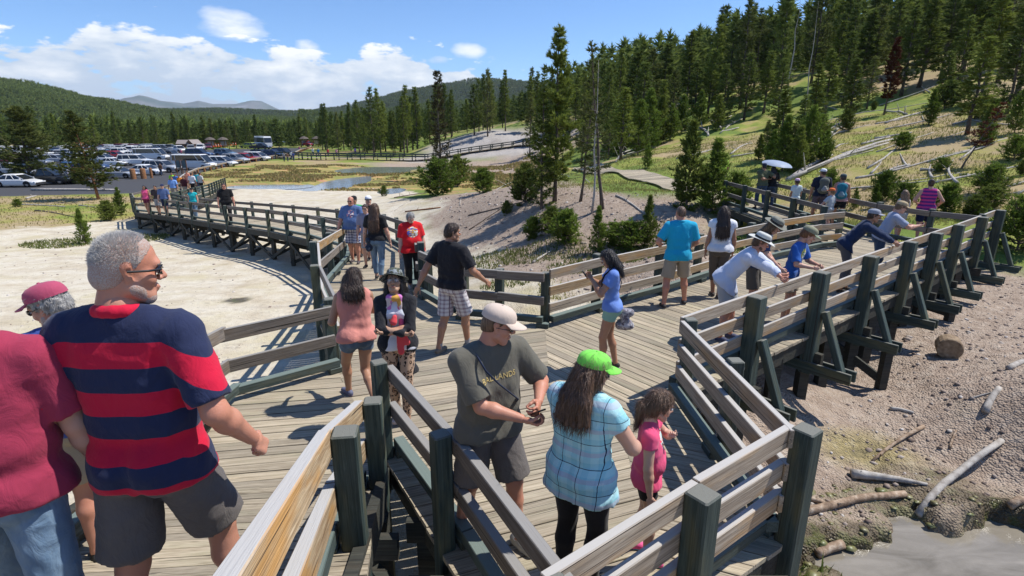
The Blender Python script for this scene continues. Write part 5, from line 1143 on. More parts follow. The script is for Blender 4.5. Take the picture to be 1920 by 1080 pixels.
def cloth(name, c, pat=None, c2=None, c3=None, rough=.85, sc=1.0, spec=.15, bumps=.25):
    def f(t, b):
        R_ = t.attr('rest'); x, y, z = t.sep(R_); P = t.coord('Object'); n = t.noise(P, 7, 4, .55); c_ = (*c,)
        col = c_
        def px_(v): return t.math('ABSOLUTE', v)
        if pat == 'rugby':   # broad horizontal bands from shoulder to hem
            zz = t.math('ADD', z, t.math('MULTIPLY', t.math('MAXIMUM', t.math('SUBTRACT', px_(x), .17), 0.0), .55)); ph = t.math('FRACT', t.math('DIVIDE', t.math('SUBTRACT', .535, zz), .172))
            col = t.mix(t.math('LESS_THAN', ph, .5), c2, c); col = t.mix(t.math('GREATER_THAN', zz, .535), col, c); col = t.mix(t.math('LESS_THAN', z, -.086), col, c2)
        elif pat == 'plaid':
            s1 = t.math('FRACT', t.math('MULTIPLY', x, 9 * sc)); s2 = t.math('FRACT', t.math('MULTIPLY', z, 9 * sc)); a = t.math('LESS_THAN', s1, .42); b2 = t.math('LESS_THAN', s2, .42)
            col = t.mix(t.math('MULTIPLY', t.math('ADD', a, b2), .5), c, c2)
            if c3:
                l1 = t.math('LESS_THAN', t.math('FRACT', t.math('MULTIPLY', x, 4.5 * sc)), .05); l2 = t.math('LESS_THAN', t.math('FRACT', t.math('MULTIPLY', z, 4.5 * sc)), .05); col = t.mix(t.math('MAXIMUM', l1, l2), col, c3)
        elif pat == 'windowpane':  # pale checks under thin dark lines
            w1 = t.math('ADD', x, t.math('MULTIPLY', t.math('SUBTRACT', n, .5), .02)); s1 = t.math('FRACT', t.math('MULTIPLY', w1, 12)); s2 = t.math('FRACT', t.math('MULTIPLY', z, 12))
            col = t.mix(t.math('MULTIPLY', t.math('ADD', t.math('LESS_THAN', s1, .5), t.math('LESS_THAN', s2, .5)), .5), c, c2)
            s3 = t.math('FRACT', t.math('MULTIPLY', z, 6)); col = t.mix(t.math('MULTIPLY', t.math('LESS_THAN', s3, .18), .35), col, (.60, .36, .48))
            l1 = t.math('LESS_THAN', px_(t.math('SUBTRACT', t.math('FRACT', t.math('MULTIPLY', w1, 8.0)), .5)), .016); l2 = t.math('LESS_THAN', px_(t.math('SUBTRACT', t.math('FRACT', t.math('MULTIPLY', z, 6.0)), .5)), .013); col = t.mix(t.math('MAXIMUM', l1, l2), col, c3)
        elif pat == 'leopard':
            v_ = t.add('ShaderNodeTexVoronoi', i_Scale=30.0 * sc); t.l.new(t.mapping(P, scale=(1, 1, .75)), v_.inputs[0]); v2 = t.add('ShaderNodeTexVoronoi', i_Scale=30.0 * sc, feature='DISTANCE_TO_EDGE'); t.l.new(t.mapping(P, scale=(1, 1, .75)), v2.inputs[0])
            d = v_.outputs['Distance']; ring = t.math('MULTIPLY', t.math('GREATER_THAN', d, .22), t.math('LESS_THAN', d, .46)); ring = t.math('MULTIPLY', ring, t.math('GREATER_THAN', t.noise(P, 40, 2), .42))
            col = t.mix(ring, t.mix(t.math('LESS_THAN', d, .22), c, c3), c2)
        elif pat == 'camo':
            a = t.noise(P, 22 * sc, 2, .5); b2 = t.noise(t.mapping(P, loc=(4, 4, 4)), 26 * sc, 2, .5); col = t.mix(t.math('GREATER_THAN', a, .52), c, c2); col = t.mix(t.math('GREATER_THAN', b2, .57), col, c3)
        elif pat == 'floral':
            v_ = t.add('ShaderNodeTexVoronoi', i_Scale=16.0 * sc); t.l.new(t.mapping(P, scale=(1, 1, .5)), v_.inputs[0]); s_ = t.add('ShaderNodeSeparateColor'); t.l.new(v_.outputs['Color'], s_.inputs[0])
            col = t.ramp(s_.outputs[0], [(0, c), (.40, c), (.42, c2), (.60, c2), (.62, c3), (.78, c3), (.80, (.10, .18, .55)), (.90, (.55, .18, .45))], 'CONSTANT')
        elif pat == 'print':   # a worn picture on the chest
            e1 = t.math('ADD', t.math('POWER', t.math('DIVIDE', x, .105 * sc), 2), t.math('POWER', t.math('DIVIDE', t.math('SUBTRACT', z, .36), .10 * sc), 2))
            m_ = t.math('MULTIPLY', t.math('LESS_THAN', t.math('ADD', e1, t.math('MULTIPLY', t.noise(P, 18, 2), .9)), 1.35), t.math('GREATER_THAN', y, 0.0))
            k = t.noise(t.mapping(P, scale=(1, 1, 1.6)), 17, 1, .4); col = t.mix(m_, c, t.ramp(k, [(0, c2), (.44, c2), (.46, c3), (.54, c3), (.56, (.80, .78, .72))], 'CONSTANT'))
        elif pat == 'hstripe': col = t.mix(t.math('GREATER_THAN', t.math('FRACT', t.math('MULTIPLY', z, 14 * sc)), .5), c, c2)
        elif pat == 'denim': col = t.mix(t.math('MULTIPLY', t.math('SUBTRACT', t.noise(t.mapping(P, scale=(1, 1, .35)), 9, 4, .6), .42), 3.0, clamp=True), c, c2)
        elif pat == 'sweat': col = t.mix(t.math('MULTIPLY', t.math('SUBTRACT', n, .5), 2, clamp=True), c, c2)
        col = t.mix(t.math('MULTIPLY', t.math('SUBTRACT', n, .5), .9, clamp=True), col, t.mix(1.0, col, (.80, .80, .82), 'MULTIPLY'))
        t.set(b, 'Base Color', col)
        wv_ = t.noise(t.mapping(P, scale=(1, 1, .6)), 16, 3, .6, .8)
        t.set(b, 'Normal', t.bump(t.math('ADD', t.math('MULTIPLY', wv_, 1.0), t.math('MULTIPLY', t.noise(P, 420, 2), .10)), bumps, .02))
        b.inputs['Sheen Weight'].default_value = .12
    return material(name, f, rough=rough, spec=spec)
def hair_mat(name, c0, c1, sc=1.0):
    return material(name, lambda t, b: (t.set(b, 'Base Color', t.mix(t.math('MULTIPLY', t.math('SUBTRACT', t.noise(t.mapping(t.coord('Object'), scale=(1, 1, .10)), 70 * sc, 3, .6), .35), 3, clamp=True), c0, c1)), t.set(b, 'Normal', t.bump(t.noise(t.mapping(t.coord('Object'), scale=(1, 1, .08)), 90 * sc, 3, .6), .9, .012))), rough=.42, spec=.45)
H_black = hair_mat('black_hair', (.006, .006, .008), (.035, .028, .026)); H_brown = hair_mat('brown_hair', (.045, .024, .014), (.20, .115, .070)); H_dark = hair_mat('dark_brown_hair', (.016, .010, .007), (.085, .050, .034))
H_grey = hair_mat('grey_hair', (.16, .155, .15), (.46, .45, .43), .6); H_red = hair_mat('ginger_hair', (.10, .04, .015), (.28, .13, .05)); H_light = hair_mat('light_brown_hair', (.09, .05, .025), (.28, .18, .10))
M_crew = material('silver_crew_cut', lambda t, b: (t.set(b, 'Base Color', t.mix(t.math('MULTIPLY', t.math('SUBTRACT', t.math('ADD', t.noise(t.coord('Object'), 260, 3, .7), t.math('MULTIPLY', t.noise(t.coord('Object'), 9, 2), .35)), .55), 4, clamp=True), (.42, .25, .19), (.48, .45, .42))), t.set(b, 'Normal', t.bump(t.noise(t.coord('Object'), 300, 3), .8, .006))), rough=.6)
M_stub = material('grey_stubble', lambda t, b: (t.set(b, 'Base Color', t.mix(t.math('MULTIPLY', t.math('SUBTRACT', t.noise(t.coord('Object'), 300, 3, .7), .40), 5, clamp=True), (.38, .22, .165), (.46, .40, .36))), t.set(b, 'Normal', t.bump(t.noise(t.coord('Object'), 300, 3), .8, .005))), rough=.6)
M_eyew = material('eye_white', col=(.75, .72, .68), rough=.25); M_iris = material('eye_iris', col=(.02, .012, .008), rough=.1); M_lip = material('lips', col=(.42, .12, .10), rough=.4)
M_teeth = material('teeth', col=(.75, .72, .65), rough=.3); M_black = material('black_plastic', col=(.012, .012, .013), rough=.3, spec=.5); M_glass = material('dark_lens', col=(.012, .012, .015), rough=.05, spec=.9); M_metal = material('grey_metal', col=(.35, .35, .36), rough=.3, metal=1.0)
PPL = []
def rotz(a): c, s = math.cos(a), math.sin(a); return np.array([[c, -s, 0], [s, c, 0], [0, 0, 1.0]])
def rotx(a): c, s = math.cos(a), math.sin(a); return np.array([[1, 0, 0], [0, c, -s], [0, s, c]])
def roty(a): c, s = math.cos(a), math.sin(a); return np.array([[c, 0, s], [0, 1, 0], [-s, 0, c]])
def person(label, pos, h, yaw, sex='m', w=1.0, belly=0.0, lean=0, side=0, twist=0, head=(0, 0), headroll=0, feet=None, hands=(None, None), elbows=(None, None), hpose=('relax', 'relax'), drop=0.0, skin='fair',
           shirt=None, sleeve=.55, hem=.0, loose=.012, pants=None, legs=.45, pl=.010, shoes=(.03, .03, .03), socks=None, hair=None, hairs='short', cap=None, shades=None, res=.012, q='lo', group=None, neck=True, coat=None, pose_root=0.0, seed=None, collar=None, shoe2=None, hemdrop=0.0, beard=None):
    seed = seed or (len(PPL) * 7 + 3); s = h / 1.75; Rw = rotz(R(yaw)); base = v3(*pos)
    feet = feet or ((-.055, .0), (.055, .02)); fz = []
    Lt, Ls, La = .245 * h, .245 * h, .045 * h
    hipw = (.050 if sex != 'f' else .054) * h * (0.6 + .4 * w); FT = [v3(f[0] * h, f[1] * h, (f[2] * h if len(f) > 2 else 0) + La) for f in feet]
    cx = (FT[0][0] + FT[1][0]) / 2 * .9; cy = (FT[0][1] + FT[1][1]) / 2 + pose_root * h
    pz = 9
    for i, F_ in enumerate(FT):
        if len(feet[i]) > 2 and feet[i][2] > .05: continue
        dx = cx + (-1, 1)[i] * hipw - F_[0]; dy = cy - F_[1]; pz = min(pz, F_[2] + math.sqrt(max(.01, ((Lt + Ls) * .992) ** 2 - dx * dx - dy * dy)))
    pz -= drop * h
    Pv = v3(cx, cy, pz + .02 * h)
    T = rotz(R(twist)) @ roty(R(side)) @ rotx(R(-lean)); r_, f_, u_ = T[:, 0], T[:, 1], T[:, 2]
    Th = rotz(R(twist * .3)); rh, fh = Th[:, 0], Th[:, 1]
    sw = (.108 if sex == 'm' else (.094 if sex == 'f' else .092)) * h * (.72 + .28 * w)
    up_ = lambda k: Pv + u_ * k * h
    Sh = [up_(.260) + r_ * sgn * sw for sgn in (-1, 1)]
    HR = rotz(R(twist)) @ rotz(R(head[0])) @ rotx(R(head[1])) @ roty(R(headroll)); hc = up_(.300) + u_ * .012 * h + f_ * .006 * h; HS = s * (1.0 if sex != 'c' else 1.22); hc = hc + HR @ v3(0, .020, .125) * HS
    la, lf = .170 * h, .145 * h
    EL, WR, EDir = [], [], []
    for i, sgn in enumerate((-1, 1)):
        Hd = hands[i]
        if Hd is None: tgt = Sh[i] + v3(sgn * .040 * h * (1.2 if w > 1.1 else 1) + (w - 1) * .06 * sgn, .05 * h, -(la + lf) * .965); pole = v3(sgn * .5, -1, 0)
        else: tgt = v3(*Hd) * h; pole = v3(sgn * .6, -.6, -.6)
        if elbows[i] is not None: pole = v3(*elbows[i])
        e, wr = ik(Sh[i], tgt, la, lf, pole); EL.append(e); WR.append(wr)
    KN, AN = [], []
    for i, sgn in enumerate((-1, 1)):
        hp = Pv + rh * sgn * hipw - v3(0, 0, .02 * h); k, a = ik(hp, FT[i], Lt, Ls, v3(sgn * .12, 1, .05)); KN.append(k); AN.append(a); 
    W_ = w
    fk = lambda k: [((f_[0], f_[1], f_[2]), k)]
    hipf = 1.08 if sex == 'f' else (.92 if sex == 'c' else 1.0)
    tor = [cap_(Pv - rh * .042 * h * hipf - v3(0, 0, .005 * h), Pv + rh * .042 * h * hipf - v3(0, 0, .005 * h), .068 * h * (.5 + .5 * W_) * hipf, sq=[((fh[0], fh[1], 0), .88)]),
           cap_(up_(.08) - r_ * .030 * h + f_ * belly * .4 * h, up_(.08) + r_ * .030 * h + f_ * belly * .4 * h, (.058 if sex == 'f' else .064) * h * W_ + belly * .35 * h, sq=fk(.86 if belly < .03 else 1.0)),
           cap_(up_(.15) - r_ * .034 * h + f_ * belly * .25 * h, up_(.15) + r_ * .034 * h + f_ * belly * .25 * h, (.056 if sex == 'f' else .063) * h * W_ + belly * .2 * h, sq=fk(.85)),
           cap_(up_(.205) - r_ * .042 * h * (.7 + .3 * W_), up_(.205) + r_ * .042 * h * (.7 + .3 * W_), .062 * h * (.45 + .55 * W_), sq=fk(.80)),
           cap_(up_(.255) - r_ * .055 * h, up_(.255) + r_ * .055 * h, .048 * h * (.5 + .5 * W_), sq=fk(.80)),
           cap_(up_(.240) - r_ * sw * .8, up_(.240) + r_ * sw * .8, .034 * h * (.6 + .4 * W_))]
    trap = [cap_(up_(.288) , Sh[i] + u_ * .002 * h, .026 * h, .026 * h * (.7 + .3 * W_)) for i in (0, 1)]
    body_tor = tor; tor = tor + trap
    if sex == 'f': tor += [cap_(up_(.205) + r_ * sg * .034 * h + f_ * .026 * h * (.5 + .5 * W_), up_(.195) + r_ * sg * .032 * h + f_ * .032 * h * (.5 + .5 * W_), .034 * h * (.6 + .4 * W_), k=.05 * s) for sg in (-1, 1)]
    glut = [cap_(Pv + rh * sg * .034 * h - fh * .030 * h - v3(0, 0, .012 * h), Pv + rh * sg * .034 * h - fh * .026 * h - v3(0, 0, .03 * h), .050 * h * (.55 + .45 * W_) * hipf) for sg in (-1, 1)]
    neckp = [cap_(up_(.27), up_(.315), .034 * h * (.75 + .25 * W_), .032 * h * (.75 + .25 * W_)), cap_(up_(.315), hc + HR @ v3(0, -.03, -.10) * HS, .031 * h * (.75 + .25 * W_), .028 * h * (.8 + .2 * W_))]
    arm = []; legp = []
    aw = .55 + .45 * W_
    for i, sg in enumerate((-1, 1)):
        arm.append([cap_(Sh[i], EL[i], .031 * h * aw, .0235 * h * aw), cap_(EL[i], EL[i] * .7 + WR[i] * .3, .0235 * h * aw, .0245 * h * aw), cap_(EL[i] * .7 + WR[i] * .3, WR[i], .0245 * h * aw, .0150 * h * (.8 + .2 * aw))])
        hp = Pv + rh * sg * hipw - v3(0, 0, .02 * h); kn, an = KN[i], AN[i]; sd = nrmz(an - kn); back = nrmz(np.cross(v3(1, 0, 0), sd)) * -1
        if back[1] > 0: back = -back
        lw = .55 + .45 * W_
        legp.append([cap_(hp, kn, .050 * h * lw * hipf, .031 * h * lw), cap_(kn, kn * .65 + an * .35 + back * .008 * h, .030 * h * lw, .0315 * h * lw), cap_(kn * .65 + an * .35 + back * .008 * h, an, .0305 * h * lw, .0195 * h), cap_(an, an + v3(0, 0, -.02 * h), .019 * h)])
    allp = tor + glut + neckp + arm[0] + arm[1] + legp[0] + legp[1]
    VV = []; FF = []; nn = 0
    def add(V, F):
        nonlocal nn
        VV.append(V); FF.append(F + nn); nn += len(V)
    V, F = sdf_mesh(allp, res, .022 * s, planes=()); add(V, F)
    key = 'c' if sex == 'c' else sex; HV, HF = HEAD[(q, key)]; add(HV @ (HR * HS).T + hc, HF)
    hs_ = s * (1.0 if sex == 'm' else .92)
    for i, sg in enumerate((-1, 1)):
        hv, hf = HAND[(q, hpose[i])]; hv = hv.copy()
        d = nrmz(WR[i] - EL[i]); 
        if i == 0: hv[:, 0] *= -1; hf = hf[:, ::-1]
        zax = -d; ref = v3(0, 1, 0) if abs(d[1]) < .75 else v3(-sg * .2, 0, 1); yax = nrmz(ref - zax * (ref @ zax)); xax = np.cross(yax, zax); M = np.stack([xax, yax, zax], 1)
        add((hv * hs_ - v3(0, 0, .012) * hs_) @ M.T + WR[i], hf)
    V = np.concatenate(VV); Fb = np.concatenate(FF)
    body = obj('person', mesh_np('person', V, Fb, SKIN[skin], smooth=True), None, loc=tuple(base), rot=(0, 0, R(yaw)))
    tag(body, label, 'person', group)
    TI = np.linalg.inv(T)
    def part(name, V, F, m, rest=True):
        me = mesh_np(name, V, F, m, smooth=True)
        if rest: a_ = me.attributes.new('rest', 'FLOAT_VECTOR', 'POINT'); a_.data.foreach_set('vector', (((V - Pv) @ TI.T) / s).astype(np.float32).ravel())
        return obj(name, me, body)
    dn = lambda k, amp=.005: folds(seed + k, amp * min(1.6, s))
    if shirt:
        e = loose * s; hemz = hem * h
        sh_ = [dict(p) for p in (tor if sleeve > 0 else tor[:5] + [cap_(up_(.215) - r_ * sw * .5, up_(.215) + r_ * sw * .5, .040 * h)] + [cap_(up_(.20) + r_ * sg * sw * .52, up_(.278) + r_ * sg * sw * .50, .030 * h, .020 * h) for sg in (-1, 1)] + (tor[8:10] if sex == 'f' else []))] + [dict(g_) for g_ in glut[:2 if hem <= 0.02 else 0]]
        hm = up_(hem); sh_.append(cap_(hm - r_ * .040 * h * W_ + f_ * belly * .40 * h, hm + r_ * .040 * h * W_ + f_ * belly * .40 * h, .066 * h * W_ * hipf * (.88 if loose < .009 else 1) + belly * .30 * h, sq=fk(.90)))
        pl_ = [((hm - u_ * hemdrop * h), tuple(-u_))]
        if hem <= .02:
            for i, sg in enumerate((-1, 1)):
                hp = Pv + rh * sg * hipw - v3(0, 0, .02 * h); kd = nrmz(KN[i] - hp); sh_.append(cap_(hp, hp + kd * .12 * h, .057 * h * (.55 + .45 * W_) * hipf, .055 * h * (.55 + .45 * W_) * hipf))
        for p in sh_: p['clip'] = pl_
        for i, sg in enumerate((-1, 1)):
            a0, e0, w0 = Sh[i], EL[i], WR[i]
            if sleeve <= 0: continue
            d1 = nrmz(e0 - a0); L1 = sleeve * la
            if sleeve <= 1.0: sh_.append(cap_(a0, a0 + d1 * (L1 + .05 * h), .034 * h * aw, .033 * h * aw, clip=[(tuple(a0 + d1 * L1), tuple(d1))]))
            else:
                d2 = nrmz(w0 - e0); L2 = (sleeve - 1) * lf
                sh_ += [cap_(a0, e0, .033 * h * aw, .026 * h * aw), cap_(e0, e0 + d2 * L2, .026 * h * aw, .0175 * h, clip=[(tuple(e0 + d2 * (L2 - .004)), tuple(d2))])]
        V, F = sdf_mesh(sh_, res * .9, .026 * s, dn(1, .0075), inflate=e); part('shirt', V, F, shirt)
        if collar is not None:
            nb = up_(.296) ; cs = [cap_(nb + r_ * .036 * h * math.cos(a) + f_ * .030 * h * math.sin(a) + u_ * .008 * h * (1 - math.sin(a)), nb + r_ * .036 * h * math.cos(a + .5) + f_ * .030 * h * math.sin(a + .5) + u_ * .008 * h * (1 - math.sin(a + .5)), .0125 * h) for a in np.arange(0, 6.2, .5)]
            V, F = sdf_mesh(cs, res * .7, .01 * s); part('collar', V, F, collar)
    if coat:   # open long cardigan: (material, hem, sleeve)
        cm, ch_, csl = coat; sh_ = [dict(p) for p in tor + glut]; hm = up_(ch_); sh_.append(cap_(hm - rh * .05 * h, hm + rh * .05 * h, .062 * h, sq=fk(.9)))
        fr = [(tuple(Pv + f_ * .040 * h), tuple(nrmz(f_)))]
        for p in sh_: p['clip'] = [(tuple(hm), tuple(-u_))]
        for i, sg in enumerate((-1, 1)):
            d2 = nrmz(WR[i] - EL[i]); sh_ += [cap_(Sh[i], EL[i], .028 * h * aw, .024 * h * aw), cap_(EL[i], EL[i] + d2 * lf * csl, .024 * h * aw, .017 * h)]
        sh_.append(cap_(up_(-.3) + f_ * .095 * h, up_(.27) + f_ * .085 * h, .056 * h, .042 * h, sub=True))
        V, F = sdf_mesh(sh_, res * .9, .02 * s, dn(9, .006), inflate=.013 * s); part('cardigan', V, F, cm)
    if pants:
        pp = [dict(p) for p in tor[:1]] + [dict(g_) for g_ in glut]
        top_ = [(tuple(up_(.055)), tuple(u_))]
        for p in pp: p['clip'] = top_; p['ra'] = p['rb'] = p['ra'] - max(0, pl - min(.006, loose * .4)) * s
        for i in (0, 1):
            hp = Pv + rh * (-1, 1)[i] * hipw - v3(0, 0, .02 * h); kn, an = KN[i], AN[i]; lw = .55 + .45 * W_; lp = pl / .01
            d1 = nrmz(kn - hp)
            if legs <= 1: L = legs * Lt; pp.append(cap_(hp, hp + d1 * (L + .05 * h), .052 * h * lw * hipf - max(0, pl - min(.008, loose * .5)) * s, (.036 + .006 * lp) * h * lw, clip=[(tuple(hp + d1 * L), tuple(d1))]))
            else:
                d2 = nrmz(an - kn); L = (legs - 1) * Ls; cl = [(tuple(kn + d2 * (L - .005)), tuple(d2))]; bk = v3(0, -.008 * h, 0); mid_ = kn * .65 + an * .35 + bk; pp += [cap_(hp, kn, .051 * h * lw * hipf - max(0, pl - min(.008, loose * .5)) * s, (.031 + .003 * lp) * h * lw), cap_(kn, mid_, (.031 + .002 * lp) * h * lw, (.0325 + .001 * lp) * h * lw, clip=cl), cap_(mid_, an, (.0325 + .001 * lp) * h * lw, (.0215 + .004 * lp) * h, clip=cl)]
        V, F = sdf_mesh(pp, res * .9, .016 * s, dn(2, .006 if pl > .004 else .0015), inflate=pl * s); part('shorts' if legs <= 1.15 else 'trousers', V, F, pants)
    # shoes
    sm = shoes if isinstance(shoes, bpy.types.Material) else material('shoe_%d_%d_%d' % tuple(int(c * 99) for c in shoes), col=shoes, rough=.7)
    for i in (0, 1):
        a = AN[i]; kn = KN[i]; fd = feet[i]; toe = R(fd[3]) if len(fd) > 3 else 0; ft = R(((-1, 1)[i]) * -8) ; d = rotz(ft) @ v3(0, math.cos(toe), math.sin(toe)); z0 = a - v3(0, 0, La * .62)
        nx_ = nrmz(np.cross(v3(0, 0, 1), d)); un = nrmz(np.cross(d, nx_)); fl = .075 * h * 1.0
        pr = [cap_(z0 - d * .020 * h + un * .004 * h, z0 + d * fl * .45 + un * .004 * h, .021 * h, .0225 * h), cap_(z0 + d * fl * .45, z0 + d * fl - un * .002 * h, .0225 * h, .0195 * h), cap_(z0 - d * .008 * h, a + v3(0, 0, -.005 * h), .021 * h, .0215 * h)]
        V, F = sdf_mesh(pr, min(res * .7, .012), .012 * s, planes=[(tuple(z0 - un * .0155 * h), tuple(-un))]); o = part('shoe', V, F, sm, False)
        sl = [cap_(z0 - d * .020 * h, z0 + d * fl * .45, .0225 * h, .024 * h), cap_(z0 + d * fl * .45, z0 + d * fl * 1.0, .024 * h, .021 * h)]
        V, F = sdf_mesh(sl, min(res * .7, .009), .01 * s, planes=[(tuple(z0 - un * .017 * h), tuple(-un)), (tuple(z0 - un * .008 * h), tuple(un))])
        so_ = obj('sole', mesh_np('sole', V, F, shoe2 or material('shoe_sole_rubber', col=(.35, .34, .32), rough=.8), smooth=True), o)
        if socks: V, F = sdf_mesh([cap_(a + v3(0, 0, -.02 * h), a + nrmz(kn - a) * .035 * h, .0215 * h, .0225 * h)], res * .7, .01 * s); part('sock', V, F, socks, False)
    # hair in head space
    hm_ = hair or H_dark; hr = res * .6 if q == 'hi' else res * .75
    def hp_(pr, name, m, inf=0.0, planes=(), dsp=None, k=.02):
        V, F = sdf_mesh(pr, max(.0045, hr), k, dsp, inflate=inf, planes=planes)
        if len(V): return part(name, V @ (HR * HS).T + hc, F, m, False)
    cran = [cap_((0, -.022, .030), (0, .010, .036), .074, .070, sq=[((1, 0, 0), .97), ((0, 0, 1), 1.12)]), cap_((0, -.045, -.02), (0, -.04, .0), .060, .062)]
    hd = folds(seed + 4, .010, (60, 130))
    face = [((0, .052, .030), tuple(nrmz(v3(0, .80, -.60)))), ((0, .0, -.045), tuple(nrmz(v3(0, .25, -1.0))))]
    if hairs == 'crew': hp_(cran, 'hair', M_crew, .0022, [((0, .028, .030), tuple(nrmz(v3(0, .80, -.60)))), ((0, -.03, -.050), tuple(nrmz(v3(0, .3, -1.0))))], None)
    if hairs == 'short': hp_(cran, 'hair', hm_, .009, face, hd)
    elif hairs == 'buzz': hp_(cran, 'hair', hm_, .0028, [((0, .030, .030), tuple(nrmz(v3(0, .80, -.60)))), ((0, -.02, -.035), tuple(nrmz(v3(0, .3, -1.0))))], None)
    elif hairs == 'fringe': hp_(cran, 'hair', hm_, .003, [((0, .012, .030), tuple(nrmz(v3(0, 1, -.2)))), ((0, 0, .055), (0, 0, 1)), ((0, 0, -.04), tuple(nrmz(v3(0, .3, -1))))], None)
    elif hairs in ('long', 'longer', 'bob', 'pony', 'bun'):
        ln = dict(long=.26, longer=.36, bob=.14, pony=.08, bun=.06)[hairs]
        pr = [dict(p) for p in cran]; sp = .052
        if hairs in ('long', 'longer', 'bob'):
            kk_ = dict(long=.205, longer=.12, bob=.245)[hairs]
            for sg in (-1, -.6, -.2, .2, .6, 1):
                tip = up_(kk_ + .02 * abs(sg)) - f_ * (.058 + .012 * W_ * (1 - abs(sg) * .4)) * h * (.5 + .5 * W_) + r_ * sg * .062 * h; tip = (HR.T @ (tip - hc)) / HS; m0 = v3(sg * .062, -.052 - .022 * (1 - abs(sg)), -.01); m1 = (m0 * .45 + tip * .55) + v3(0, -.012, 0)
                pr += [cap_(m0, m1, .036, .030), cap_(m1, tip, .030, .010)]
            for sg in (-1, 1): pr.append(cap_((sg * .070, .018, .01), (sg * .080, .000, -min(ln, .17)), .020, .012))
        elif hairs == 'pony': pr += [cap_((0, -.09, .02), (0, -.125, -.03), .022, .028), cap_((0, -.125, -.03), (.0, -.115, -.20), .028, .010)]
        elif hairs == 'bun': pr += [cap_((0, -.085, .075), (0, -.095, .08), .032)]
        hp_(pr, 'hair', hm_, .009, [] , lambda X, Y, Z: hd(X * 1.6, Y * 1.6, Z * .35) * .75 + np.where((Y > .050) & (Z < .062) | (Y > .025) & (np.abs(X) < .064) & (Z < .045), .03, 0.0), .022)
    if hairs in ('short', 'long', 'longer', 'bob', 'pony', 'bun') and res < .0135:
        ho = [c for c in body.children if c.name.startswith('hair')][0]; me_h = ho.data; nv = len(me_h.vertices); co = np.empty(nv * 3, np.float32); me_h.vertices.foreach_get('co', co); co = co.reshape(-1, 3); no = np.empty(nv * 3, np.float32); me_h.vertices.foreach_get('normal', no); no = no.reshape(-1, 3)
        rs = np.random.RandomState(seed); ii = rs.randint(0, nv, 2600 if hairs != 'short' else 1800); P_ = co[ii] + rs.normal(0, .003, (len(ii), 3)); N_ = no[ii]; dn_ = np.tile(np.array([0, -.25 if hairs != 'short' else .1, -1.0]), (len(ii), 1)) + rs.normal(0, .16 if hairs != 'short' else .5, (len(ii), 3))
        t_ = dn_ - N_ * (dn_ * N_).sum(1)[:, None]; t_ /= np.linalg.norm(t_, axis=1)[:, None] + 1e-6; L_ = (rs.uniform(.04, .11, len(ii)) if hairs != 'short' else rs.uniform(.010, .026, len(ii)))[:, None] * s
        sd_ = np.cross(t_, N_) * .0011; a0 = P_ + N_ * .0005; a1 = P_ + t_ * L_ * .5 + N_ * .0035; a2 = P_ + t_ * L_ + N_ * .001 + rs.normal(0, .003, P_.shape)
        Vs = np.stack([a0 - sd_, a0 + sd_, a1 + sd_, a1 - sd_, a2], 1).reshape(-1, 3); b0 = np.arange(len(ii))[:, None] * 5; obj('hair_strands', mesh_np('hair_strands', Vs, [b0 + np.array([[0, 1, 2, 3]]), b0 + np.array([[3, 2, 4]])], hm_), ho)
    if beard: hp_([cap_((s2 * .050, .012, -.055), (s2 * .026, .052, -.092), .027, .020) for s2 in (-1, 1)] + [cap_((-.020, .057, -.094), (.020, .057, -.094), .0215)], 'beard', beard, .0006, [((0, .02, -.040), tuple(nrmz(v3(0, .35, 1.0))))], None)
    # face detail
    dep = [] 
    for sg in ((-1, 1) if res < .019 else ()):
        mb = MB(); me_ = MB()
        c = HR @ v3(sg * .0325, .0835, .004) * HS + hc; 
        mb.lathe([(0, -.0105), (.0075, -.0075), (.0105, 0), (.0075, .0075), (0, .0105)], 10, 0, c=c); me_.lathe([(0, -.0045), (.0042, 0), (0, .0045)], 8, 0, c=HR @ v3(sg * .0325, .0915, .004) * HS + hc)
        ey = mb.build('eye', M_eyew, body, smooth=True); me_.build('iris', M_iris, ey, smooth=True)
    lb = MB(); lb.tube([HR @ v3(x_, .0885 - abs(x_) * .25, -.0635 + abs(x_) * .05) * HS + hc for x_ in (-.021, -.012, 0, .012, .021)], [.0025, .0052, .0062, .0052, .0025], 6); lb.build('lips', M_lip, body, smooth=True)
    if hairs not in ('none',) and not cap == 'x':
        for sg in ((-1, 1) if res < .019 else ()):
            eb = MB(); eb.tube([HR @ v3(sg * x_, y_, z_) * HS + hc for x_, y_, z_ in ((.016, .0925, .022), (.030, .0915, .027), (.046, .0800, .022))], [.0028, .0036, .0018], 5)
            eb.build('eyebrow', hm_ if hairs != 'bald' else H_brown, body, smooth=True)
    if shades:
        kind = shades; gb = MB(); 
        for sg in (-1, 1):
            c = v3(sg * .034, .0965, .004); V_ = []
            n = 12; 
            for k in range(n): a = k * 2 * math.pi / n; V_.append(HR @ (c + v3(math.cos(a) * .0245, -abs(math.cos(a)) * .0 - (.012 if math.cos(a) * sg > .5 else 0), math.sin(a) * .0175)) * HS + hc)
            V_ = np.array(V_); Vb = V_ - HR @ v3(0, .004, 0) * HS; gb.raw(np.concatenate([V_, Vb]), [tuple(range(n)), tuple(range(n, 2 * n))[::-1]] + [(k, (k + 1) % n, n + (k + 1) % n, n + k) for k in range(n)], 0)
            gb.tube([HR @ v3(sg * .056, .088, .008) * HS + hc, HR @ v3(sg * .080, .050, .008) * HS + hc, HR @ v3(sg * .083, -.01, .006) * HS + hc], .0022 * HS if kind != 'thick' else .004 * HS, 5, 1)
        gb.tube([HR @ v3(-.012, .100, .006) * HS + hc, HR @ v3(.012, .100, .006) * HS + hc], .002 * HS, 5, 1)
